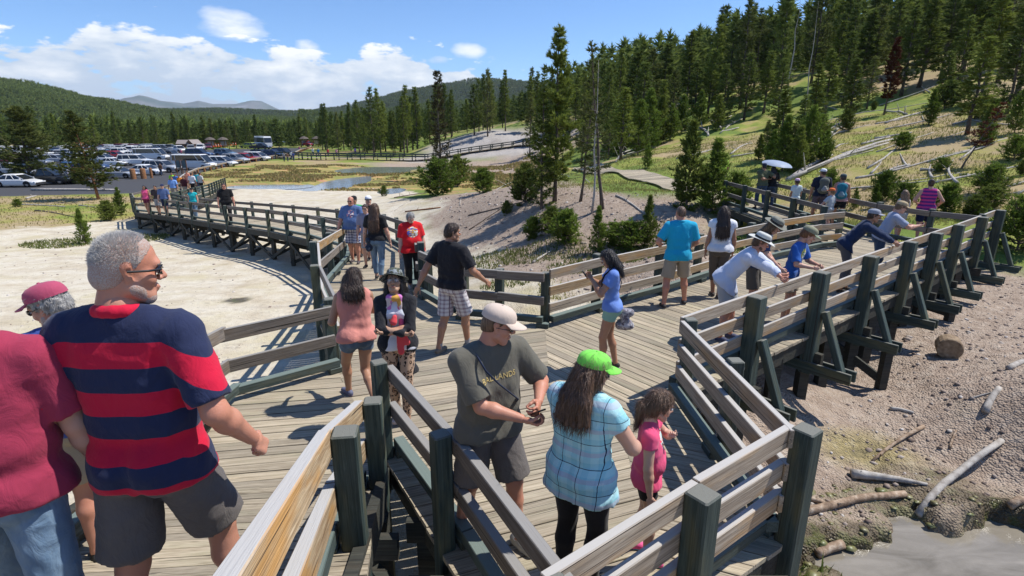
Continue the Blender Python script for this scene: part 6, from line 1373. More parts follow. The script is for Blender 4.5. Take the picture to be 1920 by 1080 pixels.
        gb.build('sunglasses' if kind != 'clear' else 'eyeglasses', [M_glass if kind != 'clear' else material('clear_lens', col=(.5, .5, .5), rough=.02, Alpha=.25), M_black if kind != 'clear' else M_metal], body)
    if cap: build_hat(cap, HR, HS, hc, body)
    J = dict(Pv=Pv, T=T, Sh=Sh, EL=EL, WR=WR, hc=hc, HR=HR, HS=HS, h=h, base=base, Rw=Rw, body=body, AN=AN, up=up_, r=r_, f=f_, u=u_)
    J['w'] = lambda p: base + Rw @ np.array(p)
    PPL.append(J); return J
def build_hat(cap, HR, HS, hc, body):
    """cap = (kind, material, brim material or None, tilt degrees)"""
    kind, m, m2 = cap[:3]; tilt = cap[3] if len(cap) > 3 else 0; lift = cap[4] if len(cap) > 4 else 0; HR = HR @ rotx(R(tilt)); C0 = v3(0, -.010, .045 + lift)
    tr = lambda V: (np.asarray(V) @ (HR * HS).T) + hc + HR @ C0 * HS
    mb = MB(); n = 28
    if kind in ('cap', 'bucket', 'wide', 'boonie'):
        hh = {'cap': .085, 'bucket': .085, 'wide': .092, 'boonie': .080}[kind]; rings = []
        prof = [(1.0, 0), (1.0, .22), (.96, .45), (.86, .68), (.66, .86), (.36, .96), (.06, 1.0)] if kind == 'cap' else [(1.0, 0), (.99, .3), (.96, .6), (.90, .82), (.76, .95), (.4, 1.0), (.05, 1.0)]
        V = []
        for (rr, zz) in prof:
            for k in range(n):
                a = k * 2 * math.pi / n; wob = 1 + .012 * math.sin(3 * a + zz * 5); V.append((.0865 * rr * math.sin(a) * wob, .108 * rr * math.cos(a) * wob, zz * hh))
        F = [(i * n + k, i * n + (k + 1) % n, (i + 1) * n + (k + 1) % n, (i + 1) * n + k)[::-1] for i in range(len(prof) - 1) for k in range(n)] + [tuple((len(prof) - 1) * n + k for k in range(n))[::-1]]
        mb.raw(tr(V), F)
        o = mb.build('cap' if kind == 'cap' else 'hat', m, body, smooth=True)
        bt = MB(); bt.lathe([(0, .006), (.007, .004), (.008, 0)], 8, c=tr([(0, 0, hh)])[0]); bt.build('button', m, o, smooth=True)
        br = MB()
        if kind == 'cap':
            V = []; na, nr = 15, 6
            for lay in (0, -.004):
                for i in range(nr):
                    for k in range(na):
                        a = -1.12 + 2.24 * k / (na - 1); e = i / (nr - 1); ext = .078 * math.cos(a * .95) ** .8 if abs(a) < 1.5 else 0
                        x = .0865 * math.sin(a) * (1 + .02 * e); y = .106 * math.cos(a) + e * ext; z = .006 + lay - .22 * e * ext - (x * x) * 2.2 * e - (0.0); V.append((x, y, z))
            F = []; g = na * nr
            for i in range(nr - 1):
                for k in range(na - 1):
                    a = i * na + k; F.append((a, a + 1, a + na + 1, a + na)[::-1]); F.append((a + g, a + 1 + g, a + na + 1 + g, a + na + g))
            for k in range(na - 1): a = (nr - 1) * na + k; F.append((a, a + 1, a + 1 + g, a + g)[::-1])
            br.raw(tr(V), F); br.build('brim', m2 or m, o, smooth=True)
        else:
            w0 = {'bucket': .058, 'wide': .082, 'boonie': .062}[kind]; V = []; nr = 5; g = n * nr
            for lay in (0, -.003):
                for i in range(nr):
                    for k in range(n):
                        a = k * 2 * math.pi / n; e = i / (nr - 1); rr = w0 * e; up2 = (.030 * abs(math.sin(a)) ** 2 - .020) * e if kind == 'wide' else -.028 * e + .010 * math.sin(3 * a) * e
                        V.append(((.086 + rr) * math.sin(a), (.107 + rr) * math.cos(a), .004 + up2 + lay))
            F = []
            for i in range(nr - 1):
                for k in range(n): a, b = i * n + k, i * n + (k + 1) % n; F.append((a, b, b + n, a + n)[::-1]); F.append((a + g, b + g, b + n + g, a + n + g))
            for k in range(n): a, b = (nr - 1) * n + k, (nr - 1) * n + (k + 1) % n; F.append((a, b, b + g, a + g)[::-1])
            br.raw(tr(V), F); br.build('brim', m2 or m, o, smooth=True)
            bd = MB(); V = []
            for (rr, zz) in ((1.012, .010), (1.010, .034)):
                for k in range(n): a = k * 2 * math.pi / n; V.append((.0875 * rr * math.sin(a), .109 * rr * math.cos(a), zz))
            bd.raw(tr(V), [(k, (k + 1) % n, n + (k + 1) % n, n + k)[::-1] for k in range(n)]); bd.build('hat_band', cap[5] if len(cap) > 5 else m, o, smooth=True)
def floor_at(u, v, z=0.0): x, y, _ = at(u, v, z); return (x, y, z)
def hgt(u, vt, pos): return top_z(vt, u, pos[1]) - pos[2]
# ================================================================ the people in the picture
def F2(u, v, z=0.0): return floor_at(u, v, z)
c_navy = cloth('navy_red_rugby_cloth', (.022, .030, .075), 'rugby', (.56, .012, .045), bumps=.35)
grey_sh = cloth('charcoal_cotton', (.125, .112, .105), 'sweat', (.175, .16, .15), bumps=.6)
denim = cloth('blue_denim', (.13, .21, .31), 'denim', (.26, .36, .46), bumps=.6); denim_d = cloth('dark_denim', (.035, .06, .11), 'denim', (.07, .11, .18)); khaki = cloth('khaki_cotton', (.36, .30, .22), bumps=.4)
blk = cloth('black_cotton', (.014, .014, .016)); brownp = cloth('brown_cotton', (.10, .085, .07), bumps=.5); whitec = cloth('white_cotton', (.74, .75, .78)); greyc = cloth('grey_cotton', (.30, .31, .33))
maroon = cloth('maroon_cotton', (.33, .035, .075), 'sweat', (.40, .05, .095), bumps=.4)
red_collar = cloth('red_collar_knit', (.56, .012, .045))
# 1 the man in the striped polo
J1 = person('grey-haired man in navy and red striped polo seen from behind', (-1.38, 1.80, zramp(0, 1.80)), 1.83, 0, w=1.03, belly=.02, head=(-50, -8), feet=((-.07, -.10), (.075, .13)),
       hands=((-.155, .08, .56), (.190, .07, .530)), elbows=((-.2, -1, 0), (.25, -1, 0)), hpose=('relax', 'fist'), skin='ruddy', shirt=c_navy, sleeve=.86, hem=-.055, loose=.012, pants=grey_sh, legs=.86, pl=.024, shoes=(.20, .18, .16), hair=H_grey, hairs='crew', shades='thick', res=.0105, q='hi', collar=red_collar, beard=M_stub)
# short bristles of the crew cut
def bristles(J, n, L, m, seed):
    rs = np.random.RandomState(seed); d = rs.normal(0, 1, (n * 3, 3)); d /= np.linalg.norm(d, axis=1)[:, None]
    k = (d[:, 2] > -.25) & ((d[:, 1] < .35) | (d[:, 2] > .55 + .5 * np.maximum(0, d[:, 1]))) & ((d[:, 2] > .0) | (d[:, 1] < 0)); d = d[k][:n]
    P = d * np.array([.0745, .094, .0855]) + np.array([0, -.008, .032]); t_ = d + rs.normal(0, .28, d.shape); t_[:, 2] += .35; t_ /= np.linalg.norm(t_, axis=1)[:, None]
    a = np.cross(t_, rs.normal(0, 1, t_.shape)); a /= np.linalg.norm(a, axis=1)[:, None]; ll = L * rs.uniform(.5, 1.2, len(d))[:, None] * (.7 + .5 * (d[:, 2:3] > .5)); w_ = .0006
    V = np.stack([P - a * w_, P + a * w_, P + t_ * ll], 1).reshape(-1, 3); V = V @ (J['HR'] * J['HS']).T + J['hc']
    return obj('hair_bristles', mesh_np('hair_bristles', V, np.arange(len(V)).reshape(-1, 3), m), J['body'])
bristles(J1, 9000, .014, material('silver_hair_bristle', col=(.62, .60, .57), rough=.5), 2)
# 2 the man in maroon T-shirt, cut by the frame
person('man in plain maroon T-shirt and blue jeans at the left edge', (-1.80, 1.62, zramp(0, 1.62)), 1.68, 18, w=1.12, belly=.03, lean=4, head=(10, -10), feet=((-.07, .14), (.08, -.10)), hands=((-.19, .12, .52), None), skin='fair', shirt=maroon, sleeve=.8, hem=-.04, loose=.014,
       pants=denim, legs=1.9, pl=.014, hair=H_dark, hairs='short', cap=('cap', blk, blk), res=.0105, q='hi')
# 3 man with maroon cap
person('bearded man in maroon cap and sunglasses looking left', (-2.42, 2.80, zramp(0, 2.8)), 1.74, 30, w=1.08, head=(62, -22), feet=((-.06, .0), (.06, .02)), skin='ruddy', shirt=cloth('royal_blue_cotton', (.05, .09, .32)), sleeve=.8, hem=-.03, pants=khaki, legs=.85, pl=.018, hair=H_grey, hairs='short', beard=M_stub, shades='thin',
       cap=('cap', cloth('maroon_cap_cloth', (.40, .07, .13)), None, 4), res=.012, q='hi')
# 4 woman in coral top walking away
p = F2(690, 752); person('dark-haired woman in coral sleeveless top and denim shorts walking off', (p[0] - .02, 5.75, 0), 1.66, 188 - 150, sex='f', w=1.0, lean=9, twist=-20, head=(-30, -8), feet=((-.06, .16), (-.03, -.22, .06, -62)), hands=((-.10, .17, .60), (.10, .19, .60)), skin='tan',
       shirt=cloth('coral_cotton', (.60, .24, .20), bumps=.35), sleeve=0, hem=-.03, loose=.022, pants=cloth('denim_shorts_cloth', (.06, .10, .16), 'denim', (.12, .18, .26), bumps=.5), legs=.34, pl=.014, shoes=(.12, .13, .20), hair=H_dark, hairs='bob', res=.011, q='hi', shoe2=material('purple_sole', col=(.14, .10, .16), rough=.7))
# 5 woman with crossed arms, camouflage hat
Jl = person('smiling woman in camouflage hat, scarf and leopard print leggings', (-1.18, 5.30, 0), 1.68, 186, sex='f', w=.98, head=(-2, 20), feet=((-.035, .05), (.035, -.03)), hands=((.055, .125, .66), (-.055, .150, .655)), elbows=((-1, .2, -.6), (1, .2, -.6)), hpose=('fist', 'fist'), skin='olive',
       shirt=whitec, sleeve=0, hem=-.03, loose=.006, pants=cloth('leopard_print_cloth', (.50, .34, .23), 'leopard', (.022, .016, .014), (.34, .19, .11), sc=.95), legs=1.86, pl=.004, shoes=(.62, .50, .42), hair=H_black, hairs='bob', shades='clear',
       cap=('bucket', cloth('camouflage_cloth', (.10, .11, .08), 'camo', (.30, .33, .34), (.035, .045, .03)), None, 17, .004), coat=(cloth('black_knit_wool', (.022, .023, .027), bumps=.9), -.20, .92), res=.0100, q='hi')
sc_m = cloth('multicoloured_scarf_cloth', (.62, .52, .50), 'floral', (.66, .36, .08), (.60, .12, .26)); co_m = cloth('coral_red_scarf_cloth', (.68, .075, .085))
def part_on(J, name, pr, m, res=.009, k=.02, amp=.004): V, F = sdf_mesh(pr, res, k, folds(9, amp, (30, 70))); return obj(name, mesh_np(name, V, F, m, smooth=True), J['body'])
U = Jl['up']; rr, ff = Jl['r'], Jl['f']; hL = Jl['h']
ring = [cap_(U(.302) + rr * .046 * math.cos(a) * 1.25 + ff * (.02 + .062 * math.sin(a)) - v3(0, 0, .01), U(.302) + rr * .046 * math.cos(a + .6) * 1.25 + ff * (.02 + .062 * math.sin(a + .6)) - v3(0, 0, .01), .027) for a in np.arange(0, 6.3, .6)]
sv = part_on(Jl, 'scarf', ring + [cap_(U(.29) + ff * .080 + rr * sg * .052, U(.08) + ff * .108 + rr * sg * .062, .026, .028, sq=[(tuple(ff), .5)]) for sg in (-1, 1)], sc_m)
part_on(Jl, 'red_scarf', [cap_(U(.165) + ff * .165 + rr * .01, U(.19) + ff * .15, .036, .026), cap_(U(.12) + ff * .165 - rr * .03, U(-.03) + ff * .150 - rr * .045, .026, .036, sq=[(tuple(ff), .5)]), cap_(U(.10) + ff * .16 - rr * .06, U(.03) + ff * .15 - rr * .11, .026, .034, sq=[(tuple(ff), .5)])], co_m)
# 6 man in black shirt striding right
person('short-haired man in black shirt and pale plaid shorts striding past', (-.93, 7.12, 0), 1.84, -38, w=1.05, head=(-40, -4), twist=5, feet=((-.05, -.02), (.045, .20)), hands=((-.17, -.10, .52), (.20, .24, .56)), hpose=('relax', 'relax'), skin='tan', shirt=cloth('black_shirt_cloth', (.018, .018, .022), bumps=.55), sleeve=.8, hem=-.02, loose=.02,
       pants=cloth('white_plaid_cloth', (.62, .60, .60), 'plaid', (.30, .24, .27), (.14, .10, .14), sc=2.0), legs=.95, pl=.022, shoes=(.20, .17, .13), socks=greyc, hair=H_dark, hairs='short', res=.0115, q='hi', collar=cloth('black_collar', (.018, .018, .022)))
# 7 man in olive-grey T-shirt with phone
tee = cloth('olive_grey_cotton', (.125, .118, .095), 'sweat', (.155, .145, .12), bumps=.4)
Jg = person('man in tan cap and olive grey T-shirt holding a phone', (-.17, 3.55, 0), 1.93, -148, w=1.14, belly=.02, lean=4, head=(56, -14), feet=((-.07, .10), (.09, -.08)), hands=((-.105, .175, .650), (-.015, .205, .625)), elbows=((-.9, -.6, -.4), (.9, -.6, -.4)), hpose=('hold', 'hold'), skin='ruddy', shirt=tee, sleeve=.86, hem=-.045, loose=.020,
       pants=grey_sh, legs=.92, pl=.026, shoes=(.42, .40, .36), socks=whitec, hair=H_brown, hairs='buzz', shades='thin', cap=('cap', cloth('tan_cap_cloth', (.60, .49, .41)), None, -3, -.004), res=.0105, q='hi')
def gadget(name, J, loc, dims, rot, m, label, cat, m2=None):
    mb = MB(); V, F = chbox(dims[0], dims[1], dims[2], min(dims) * .3); mb.raw(V, F); wl = J['w'](loc)
    e = empty(name, tuple(wl), J['body'].rotation_euler[2], label=label, cat=cat); o = mb.build('body', m, e, rot=rot)
    if m2: s2 = MB(); s2.box((0, 0, dims[2] / 2 + .0006), (dims[0] * .84, dims[1] * .86, .001)); so = s2.build('screen', m2, e, rot=rot)
    return e
M_screen = material('phone_screen', col=(.03, .04, .06), rough=.08, spec=.6)
gadget('mobile_phone', Jg, (Jg['WR'][0] + Jg['WR'][1]) / 2 + v3(0, .085, .025), (.062, .125, .010), (R(35), 0, 0), M_black, 'dark phone in the hands of the man with the tan cap', 'phone', M_screen)
def strap(J, pts, rad, m, name='strap', parent=None, n=6):
    mb = MB(); mb.tube([tuple(J['w'](p)) if parent is None else tuple(p) for p in pts], rad, n, flat=.35); return mb
def sling(J, a, b, mid, sh, hipside, label, bagm, bagd, side, name='shoulder_bag', cat='bag', sm=None):
    """bag at local point with a strap over the opposite shoulder"""
    h = J['h']; U = J['up']; r, f = J['r'], J['f']; sg = side; fo = .082 if bagd[1] > .1 else .104
    sP = [U(.02) + r * sg * .105 * h, U(.12) + r * sg * .06 * h + f * fo * h, U(.20) + r * sg * -.02 * h + f * fo * h, U(.255) + r * sg * -.065 * h + f * (fo - .015) * h, U(.305) + r * sg * -.075 * h + f * .02 * h, U(.285) + r * sg * -.075 * h - f * .03 * h, U(.18) + r * sg * .01 * h - f * .068 * h, U(.06) + r * sg * .09 * h - f * .05 * h, U(.02) + r * sg * .105 * h]
    e = empty(name, tuple(J['w'](a)), J['body'].rotation_euler[2], label=label, cat=cat); a = np.array(a, float)
    mb = MB(); mb.tube([tuple(q - a) for q in sP], .011 * h / 1.7, 6, flat=.5); mb.build('strap', sm or bagm, e, smooth=True)
    pr = [cap_((0, -bagd[0] / 2, 0), (0, bagd[0] / 2, 0), .055, sq=[((1, 0, 0), .9)]), cap_((0, -bagd[0] / 2, -bagd[1]), (0, bagd[0] / 2, -bagd[1]), .06, sq=[((1, 0, 0), .9)]), cap_((0, 0, 0), (0, 0, -bagd[1]), .06)]
    V, F = sdf_mesh(pr, .010, .02, folds(5, .006, (25, 60))); o = obj('bag_body', mesh_np('bag_body', V, F, bagm, smooth=True), e); V, F = sdf_mesh([cap_((sg * .04, -bagd[0] / 2, -bagd[1] * .8), (sg * .04, bagd[0] / 2, -bagd[1] * .8), .035)], .010, .02); obj('pocket', mesh_np('pocket', V, F, bagm, smooth=True), e)
    return e
sling(Jg, Jg['up'](-.03) + Jg['r'] * -.20 - Jg['f'] * .02, 0, 0, 0, 0, 'black camera pouch hanging at the back of the man with the tan cap', blk, (.06, .09), -1, sm=cloth('navy_webbing', (.02, .03, .06)))
# lettering across his chest
def lettering(J, txt, size, k, m, dy=0.0, xs=0.0, fwd=.10, name='lettering'):
    cu = bpy.data.curves.new(name, 'FONT'); cu.body = txt; cu.size = size; cu.align_x = 'CENTER'; cu.align_y = 'CENTER'; cu.extrude = .0008; cu.space_character = 1.05
    tmp = bpy.data.objects.new('t', cu); COL.objects.link(tmp); dg = bpy.context.evaluated_depsgraph_get(); me = bpy.data.meshes.new_from_object(tmp.evaluated_get(dg)); bpy.data.objects.remove(tmp)
    me.name = name; me.materials.clear(); me.materials.append(m); o = obj(name, me, J['body'])
    M = np.stack([-J['r'], J['u'], J['f']], 1); rot = Matrix(M.tolist()).to_4x4(); ml0 = Matrix.Translation(Vector(tuple(J['up'](k) + J['f'] * fwd + J['r'] * xs))) @ rot; o.matrix_basis = ml0
    # lay the letters on the chest: ray cast to the shirt
    sh = [c for c in J['body'].children if c.name.startswith('shirt')]
    if sh:
        ds = sh[0]; ml = ml0.copy(); inv = ml.inverted(); fv = Vector(tuple(J['f'])); dg.update(); hit_n = 0
        from mathutils.bvhtree import BVHTree
        bv = BVHTree.FromPolygons([v.co[:] for v in ds.data.vertices], [p.vertices[:] for p in ds.data.polygons])
        for v in me.vertices:
            w0 = ml @ Vector((v.co.x, v.co.y, 0)) + fv * .3; hh = bv.ray_cast(w0, -fv, .8)
            if hh[0] is not None: w1 = hh[0] + fv * (.0025 + v.co.z); v.co = inv @ w1; hit_n += 1
        print('lettering hits', hit_n, len(me.vertices))
    return o
lettering(Jg, 'BADLANDS', .052, .205, material('yellow_print_ink', col=(.55, .42, .17), rough=.7))
# 8 woman with lime cap
pg = (.42, 3.05, 0)
Jc = person('woman in lime green cap and aqua checked shirt seen from behind', pg, 1.74, -38, sex='f', w=1.28, belly=.0, head=(-46, -14), feet=((-.05, 0), (.06, .03)), hands=((.0, .20, .62), (.13, .19, .60)), elbows=((-.9, -.5, -.6), (.95, -.5, -.6)), hpose=('hold', 'hold'), skin='fair',
       shirt=cloth('aqua_check_cloth', (.42, .70, .74), 'windowpane', (.27, .58, .66), (.015, .03, .07), bumps=.5), sleeve=.42, hem=-.10, loose=.014, pants=cloth('black_leggings_cloth', (.013, .012, .013), bumps=.15), legs=1.9, pl=.004, hair=H_brown, hairs='long', shades='thin',
       cap=('cap', cloth('lime_cap_cloth', (.22, .72, .10)), None, 2, .0), res=.0105, q='hi')
# 9 girl in pink
Jgi = person('small girl in pink T-shirt and black shorts with ponytail', (.93, 3.36, 0), 1.31, -104, sex='c', w=1.05, belly=.03, head=(16, -14), feet=((-.05, -.02), (.05, .05)), hands=((-.035, .125, .760), (.15, .04, .46)), elbows=((-.5, .8, -.9), None), hpose=('fist', 'relax'), skin='fair',
       shirt=cloth('pink_print_cotton', (.74, .09, .20), 'print', (.50, .68, .66), (.75, .05, .06), bumps=.3), sleeve=.34, hem=-.05, loose=.012, pants=blk, legs=.42, pl=.010, shoes=(.68, .10, .28), hair=H_brown, hairs='pony', res=.0095, q='hi', shoe2=material('turquoise_sole', col=(.15, .50, .55)))
# 10 woman with phone, blue T-shirt
Jp = person('woman in blue T-shirt and mint shorts looking at her phone', (1.27, 6.62, 0), 1.62, 82, sex='f', w=.98, head=(8, -24), feet=((-.035, .06), (.04, -.05)), hands=((-.035, .165, .755), (.03, .17, .745)), elbows=((-.7, -.1, -1), (.7, -.1, -1)), hpose=('hold', 'hold'), skin='tan',
       shirt=cloth('sky_blue_heather_cotton', (.15, .26, .62), 'sweat', (.22, .34, .68), bumps=.35), sleeve=.55, hem=-.02, loose=.010, pants=cloth('mint_cotton', (.26, .44, .34), bumps=.4), legs=.36, pl=.016, hair=H_black, hairs='bob', res=.0095, q='hi')
gadget('mobile_phone', Jp, (Jp['WR'][0] + Jp['WR'][1]) / 2 + v3(0, .085, .055), (.060, .118, .009), (R(55), 0, 0), M_black, 'phone held by the woman in the blue T-shirt', 'phone', M_screen)
sling(Jp, Jp['up'](-.06) + Jp['r'] * .0 - Jp['f'] * .175, 0, 0, 0, 0, 'grey sling bag on the hip of the woman in the blue T-shirt', cloth('grey_nylon', (.26, .25, .27), 'camo', (.50, .48, .50), (.16, .13, .15)), (.12, .17), 1, sm=blk)
# sunglasses pushed up in her hair are part of her
# 11 man in turquoise polo, 12 woman in white blouse
tq = cloth('turquoise_pique', (.015, .36, .56), bumps=.3)
person('man in turquoise polo and khaki shorts walking away', (2.86, 9.25, 0), 1.78, -4, w=1.16, head=(8, -6), feet=((-.11, -.06), (.12, .08)), hands=((-.16, .13, .60), (.145, .16, .57)), hpose=('fist', 'fist'), skin='ruddy', shirt=tq, sleeve=.8, hem=-.06, loose=.018, pants=khaki, legs=.92, pl=.022, shoes=(.035, .03, .03), hair=H_brown, hairs='buzz', res=.0125, q='hi', collar=tq)
person('long-haired woman in white blouse and brown cropped trousers', (3.80, 9.80, 0), 1.70, -14, sex='f', w=1.0, head=(-8, -4), feet=((-.03, .04), (.02, -.05)), hands=((-.15, .02, .48), None), skin='tan', shirt=whitec, sleeve=.22, hem=-.02, loose=.026, pants=brownp, legs=1.42, pl=.014, shoes=(.05, .04, .035), hair=H_dark, hairs='longer', res=.0125, q='hi')
# 13-15 leaning on the right hand rail
n_ = -R(52)   # they face across the rail
def alongR(x, off): return (x - .617 * off, Rl(x) + .787 * off, 0)
YR = -128 + 0
wbl = cloth('white_blue_shirt_cloth', (.56, .61, .74), bumps=.45); hatc = cloth('pale_grey_hat_cloth', (.52, .53, .50))
person('man in white shirt and pale wide hat leaning over the rail', (3.25, 7.62, 0), 1.78, -120, w=1.12, lean=40, head=(8, -16), feet=((-.06, -.02), (.06, -.08)), hands=((.05, .335, .585), (-.06, .32, .59)), elbows=((-1, .2, .1), (1, .2, .1)), hpose=('fist', 'fist'), skin='ruddy', shirt=wbl, sleeve=1.85, hem=-.05, loose=.022,
       pants=cloth('light_grey_shorts_cloth', (.36, .37, .38)), legs=.80, pl=.02, shoes=(.05, .06, .12), hair=H_brown, hairs='short', beard=H_brown, cap=('wide', hatc, hatc, -6, .004, cloth('dark_hat_band', (.03, .03, .03))), res=.0125, q='hi', pose_root=-.05)
person('person in dark blue shirt and olive brimmed hat behind the leaning man', (3.88, 8.62, 0), 1.74, -126, w=1.0, lean=16, head=(-10, -34), feet=((-.05, 0), (.05, .02)), hands=((-.10, .17, .55), (.15, .26, .56)), skin='fair', shirt=cloth('dark_blue_cotton', (.035, .06, .13)), sleeve=.75, hem=-.02, pants=brownp, legs=.9, pl=.018, hair=H_light, hairs='long',
       cap=('wide', cloth('olive_hat_cloth', (.20, .20, .165)), None, 6, .004, cloth('black_print_band', (.02, .02, .022))), res=.0125, q='hi')
person('boy in bright blue T-shirt and olive cap holding the rail', (4.44, 8.46, 0), 1.56, -136, sex='c', w=.92, lean=10, head=(28, -26), feet=((-.06, 0), (.06, .0)), hands=((-.08, .225, .63), (.09, .22, .635)), hpose=('fist', 'fist'), skin='fair', shirt=cloth('blue_print_cotton', (.025, .115, .42), 'print', (.60, .50, .10), (.10, .30, .12)), sleeve=.85, hem=-.05, loose=.018, pants=khaki, legs=.8, pl=.018,
       hair=H_red, hairs='short', cap=('cap', cloth('olive_green_cap_cloth', (.25, .25, .17)), cloth('sage_brim_cloth', (.24, .29, .20)), 0), res=.0115, q='hi')
# 16-17 the next pair
person('person in navy sweater and grey cap leaning on the rail', (6.45, 10.12, 0), 1.74, -116, w=.98, lean=38, head=(4, -8), feet=((-.06, -.02), (.06, -.08)), hands=((-.02, .345, .59), (.05, .35, .585)), elbows=((-1, .2, .1), (1, .2, .1)), hpose=('fist', 'fist'), skin='tan', shirt=cloth('navy_wool', (.016, .030, .075), bumps=.5), sleeve=1.92, hem=-.03, loose=.014, pants=cloth('dark_grey_trouser_cloth', (.09, .09, .10)), legs=1.9, pl=.014,
       hair=H_dark, hairs='short', cap=('cap', cloth('grey_blue_cap_cloth', (.28, .30, .35)), None, 4), res=.0125, q='hi', pose_root=-.05)
Jk = person('person in khaki cap and grey blue shirt taking a picture over the rail', (7.45, 10.90, 0), 1.70, -112, w=.98, lean=22, head=(6, -18), feet=((-.05, 0), (.05, -.04)), hands=((-.04, .31, .69), (.04, .32, .705)), elbows=((-1, 0, -.8), (1, 0, -.8)), hpose=('hold', 'hold'), skin='fair', shirt=cloth('pale_print_cotton', (.30, .34, .45), 'print', (.55, .50, .12), (.65, .65, .65)), sleeve=.8, hem=-.03, pants=denim_d, legs=1.9, pl=.014,
       hair=H_light, hairs='short', shades='thin', cap=('cap', cloth('khaki_cap_cloth', (.42, .33, .20)), None, 2), res=.0125, q='hi', pose_root=0)
gadget('mobile_phone', Jk, (Jk['WR'][0] + Jk['WR'][1]) / 2 + v3(0, .09, .05), (.11, .065, .009), (R(70), 0, 0), M_black, 'phone held over the rail by the person in the khaki cap', 'phone')
# 18-24 on the walkway under the hillside
person('long-haired girl in pale grey playsuit beside the woman in pink', (10.75, 15.1, 0), 1.36, -10, sex='c', w=.95, feet=((-.05, -.05), (.05, .1)), hands=((-.17, .05, .48), None), skin='fair', shirt=cloth('pale_grey_cotton', (.46, .47, .47)), sleeve=0, hem=-.09, loose=.022, pants=cloth('pale_grey_shorts_cloth', (.40, .41, .41)), legs=.3, pl=.02, hair=H_light, hairs='longer', res=.016)
person('woman in pink and purple striped vest and navy shorts', (11.35, 15.05, 0), 1.70, -30, sex='f', w=1.12, feet=((-.05, -.05), (.05, .1)), hands=((-.13, .12, .60), (.18, .14, .60)), skin='fair', shirt=cloth('pink_stripe_cotton', (.60, .05, .22), 'hstripe', (.12, .03, .20), sc=.75), sleeve=0, hem=-.03, pants=cloth('navy_shorts_cloth', (.015, .022, .06)), legs=.85, pl=.012, hair=H_dark, hairs='bun', res=.016)
def backpack(J, label, m, m2):
    h = J['h']; U = J['up']; r, f = J['r'], J['f']; a = U(.17) - f * .115 * h; e = empty('backpack', tuple(J['w'](a)), J['body'].rotation_euler[2], label=label, cat='backpack')
    pr = [cap_(U(.24) - f * .125 * h - a - r * .03 * h, U(.24) - f * .125 * h - a + r * .03 * h, .055 * h, sq=[(tuple(f), .8)]), cap_(U(.09) - f * .13 * h - a - r * .035 * h, U(.09) - f * .13 * h - a + r * .035 * h, .060 * h, sq=[(tuple(f), .85)]), cap_(U(.24) - f * .125 * h - a, U(.09) - f * .13 * h - a, .07 * h, sq=[(tuple(f), .7)])]
    V, F = sdf_mesh(pr, .014, .02); obj('bag_body', mesh_np('bag_body', V, F, m, smooth=True), e)
    V, F = sdf_mesh([cap_(U(.10) - f * .185 * h - a - r * .02 * h, U(.10) - f * .185 * h - a + r * .02 * h, .034 * h), cap_(U(.14) - f * .185 * h - a, U(.10) - f * .185 * h - a, .03 * h)], .013, .02); obj('pocket', mesh_np('pocket', V, F, m2, smooth=True), e)
    for sg in (-1, 1): mb = MB(); mb.tube([tuple(q - a) for q in (U(.24) - f * .07 * h + r * sg * .05 * h, U(.295) + r * sg * .065 * h, U(.24) + f * .075 * h + r * sg * .07 * h, U(.13) + f * .06 * h + r * sg * .085 * h, U(.08) - f * .08 * h + r * sg * .07 * h)], .018, 6, flat=.5); mb.build('strap', m2, e, smooth=True)
    return e
Jb = person('woman in dusty pink top and dark cap wearing a teal backpack', (9.98, 16.8, 0), 1.70, -28, sex='f', w=1.0, head=(30, 0), feet=((-.06, .1), (.06, -.08)), skin='tan', shirt=cloth('dusty_pink_cotton', (.46, .27, .27)), sleeve=0, hem=-.02, pants=blk, legs=.5, pl=.012, hair=H_dark, hairs='short', cap=('cap', cloth('teal_black_cap_cloth', (.05, .075, .085)), None, 0), res=.016)
backpack(Jb, 'teal blue backpack on the woman in the dusty pink top', cloth('teal_nylon', (.02, .17, .24)), cloth('grey_teal_nylon', (.16, .26, .30)))
person('child in orange cap and grey T-shirt beside the railing', (9.55, 16.5, 0), 1.26, 25, sex='c', w=1.0, hands=((-.30, .12, .56), None), skin='fair', shirt=cloth('grey_stripe_cotton', (.38, .42, .45), 'sweat', (.60, .62, .62)), sleeve=.8, hem=-.03, pants=greyc, legs=.7, pl=.015, hair=H_light, hairs='short', cap=('cap', cloth('orange_cap_cloth', (.72, .16, .04)), None, 0), res=.015)
Jn = person('man in navy T-shirt and white cap wearing a grey backpack', (9.95, 17.85, 0), 1.78, -12, w=1.1, head=(20, 0), feet=((-.06, .1), (.06, -.08)), skin='tan', shirt=cloth('ink_navy_cotton', (.018, .024, .045)), sleeve=.8, hem=-.03, pants=cloth('plum_grey_shorts_cloth', (.10, .08, .10)), legs=.8, pl=.018, hair=H_dark, hairs='short', cap=('cap', whitec, None, 0), res=.016)
backpack(Jn, 'grey olive backpack on the man in the navy T-shirt', cloth('grey_olive_nylon', (.12, .13, .11)), cloth('pale_grey_nylon', (.30, .30, .28)))
person('girl in pink cap and white T-shirt with a dark strap', (9.75, 19.0, 0), 1.32, 0, sex='c', w=1.0, skin='tan', shirt=cloth('white_aqua_cotton', (.62, .70, .70)), sleeve=.6, hem=-.04, loose=.02, pants=blk, legs=1.8, pl=.008, hair=H_dark, hairs='short', cap=('cap', cloth('pale_pink_cap_cloth', (.66, .44, .60)), None, 0), res=.015)
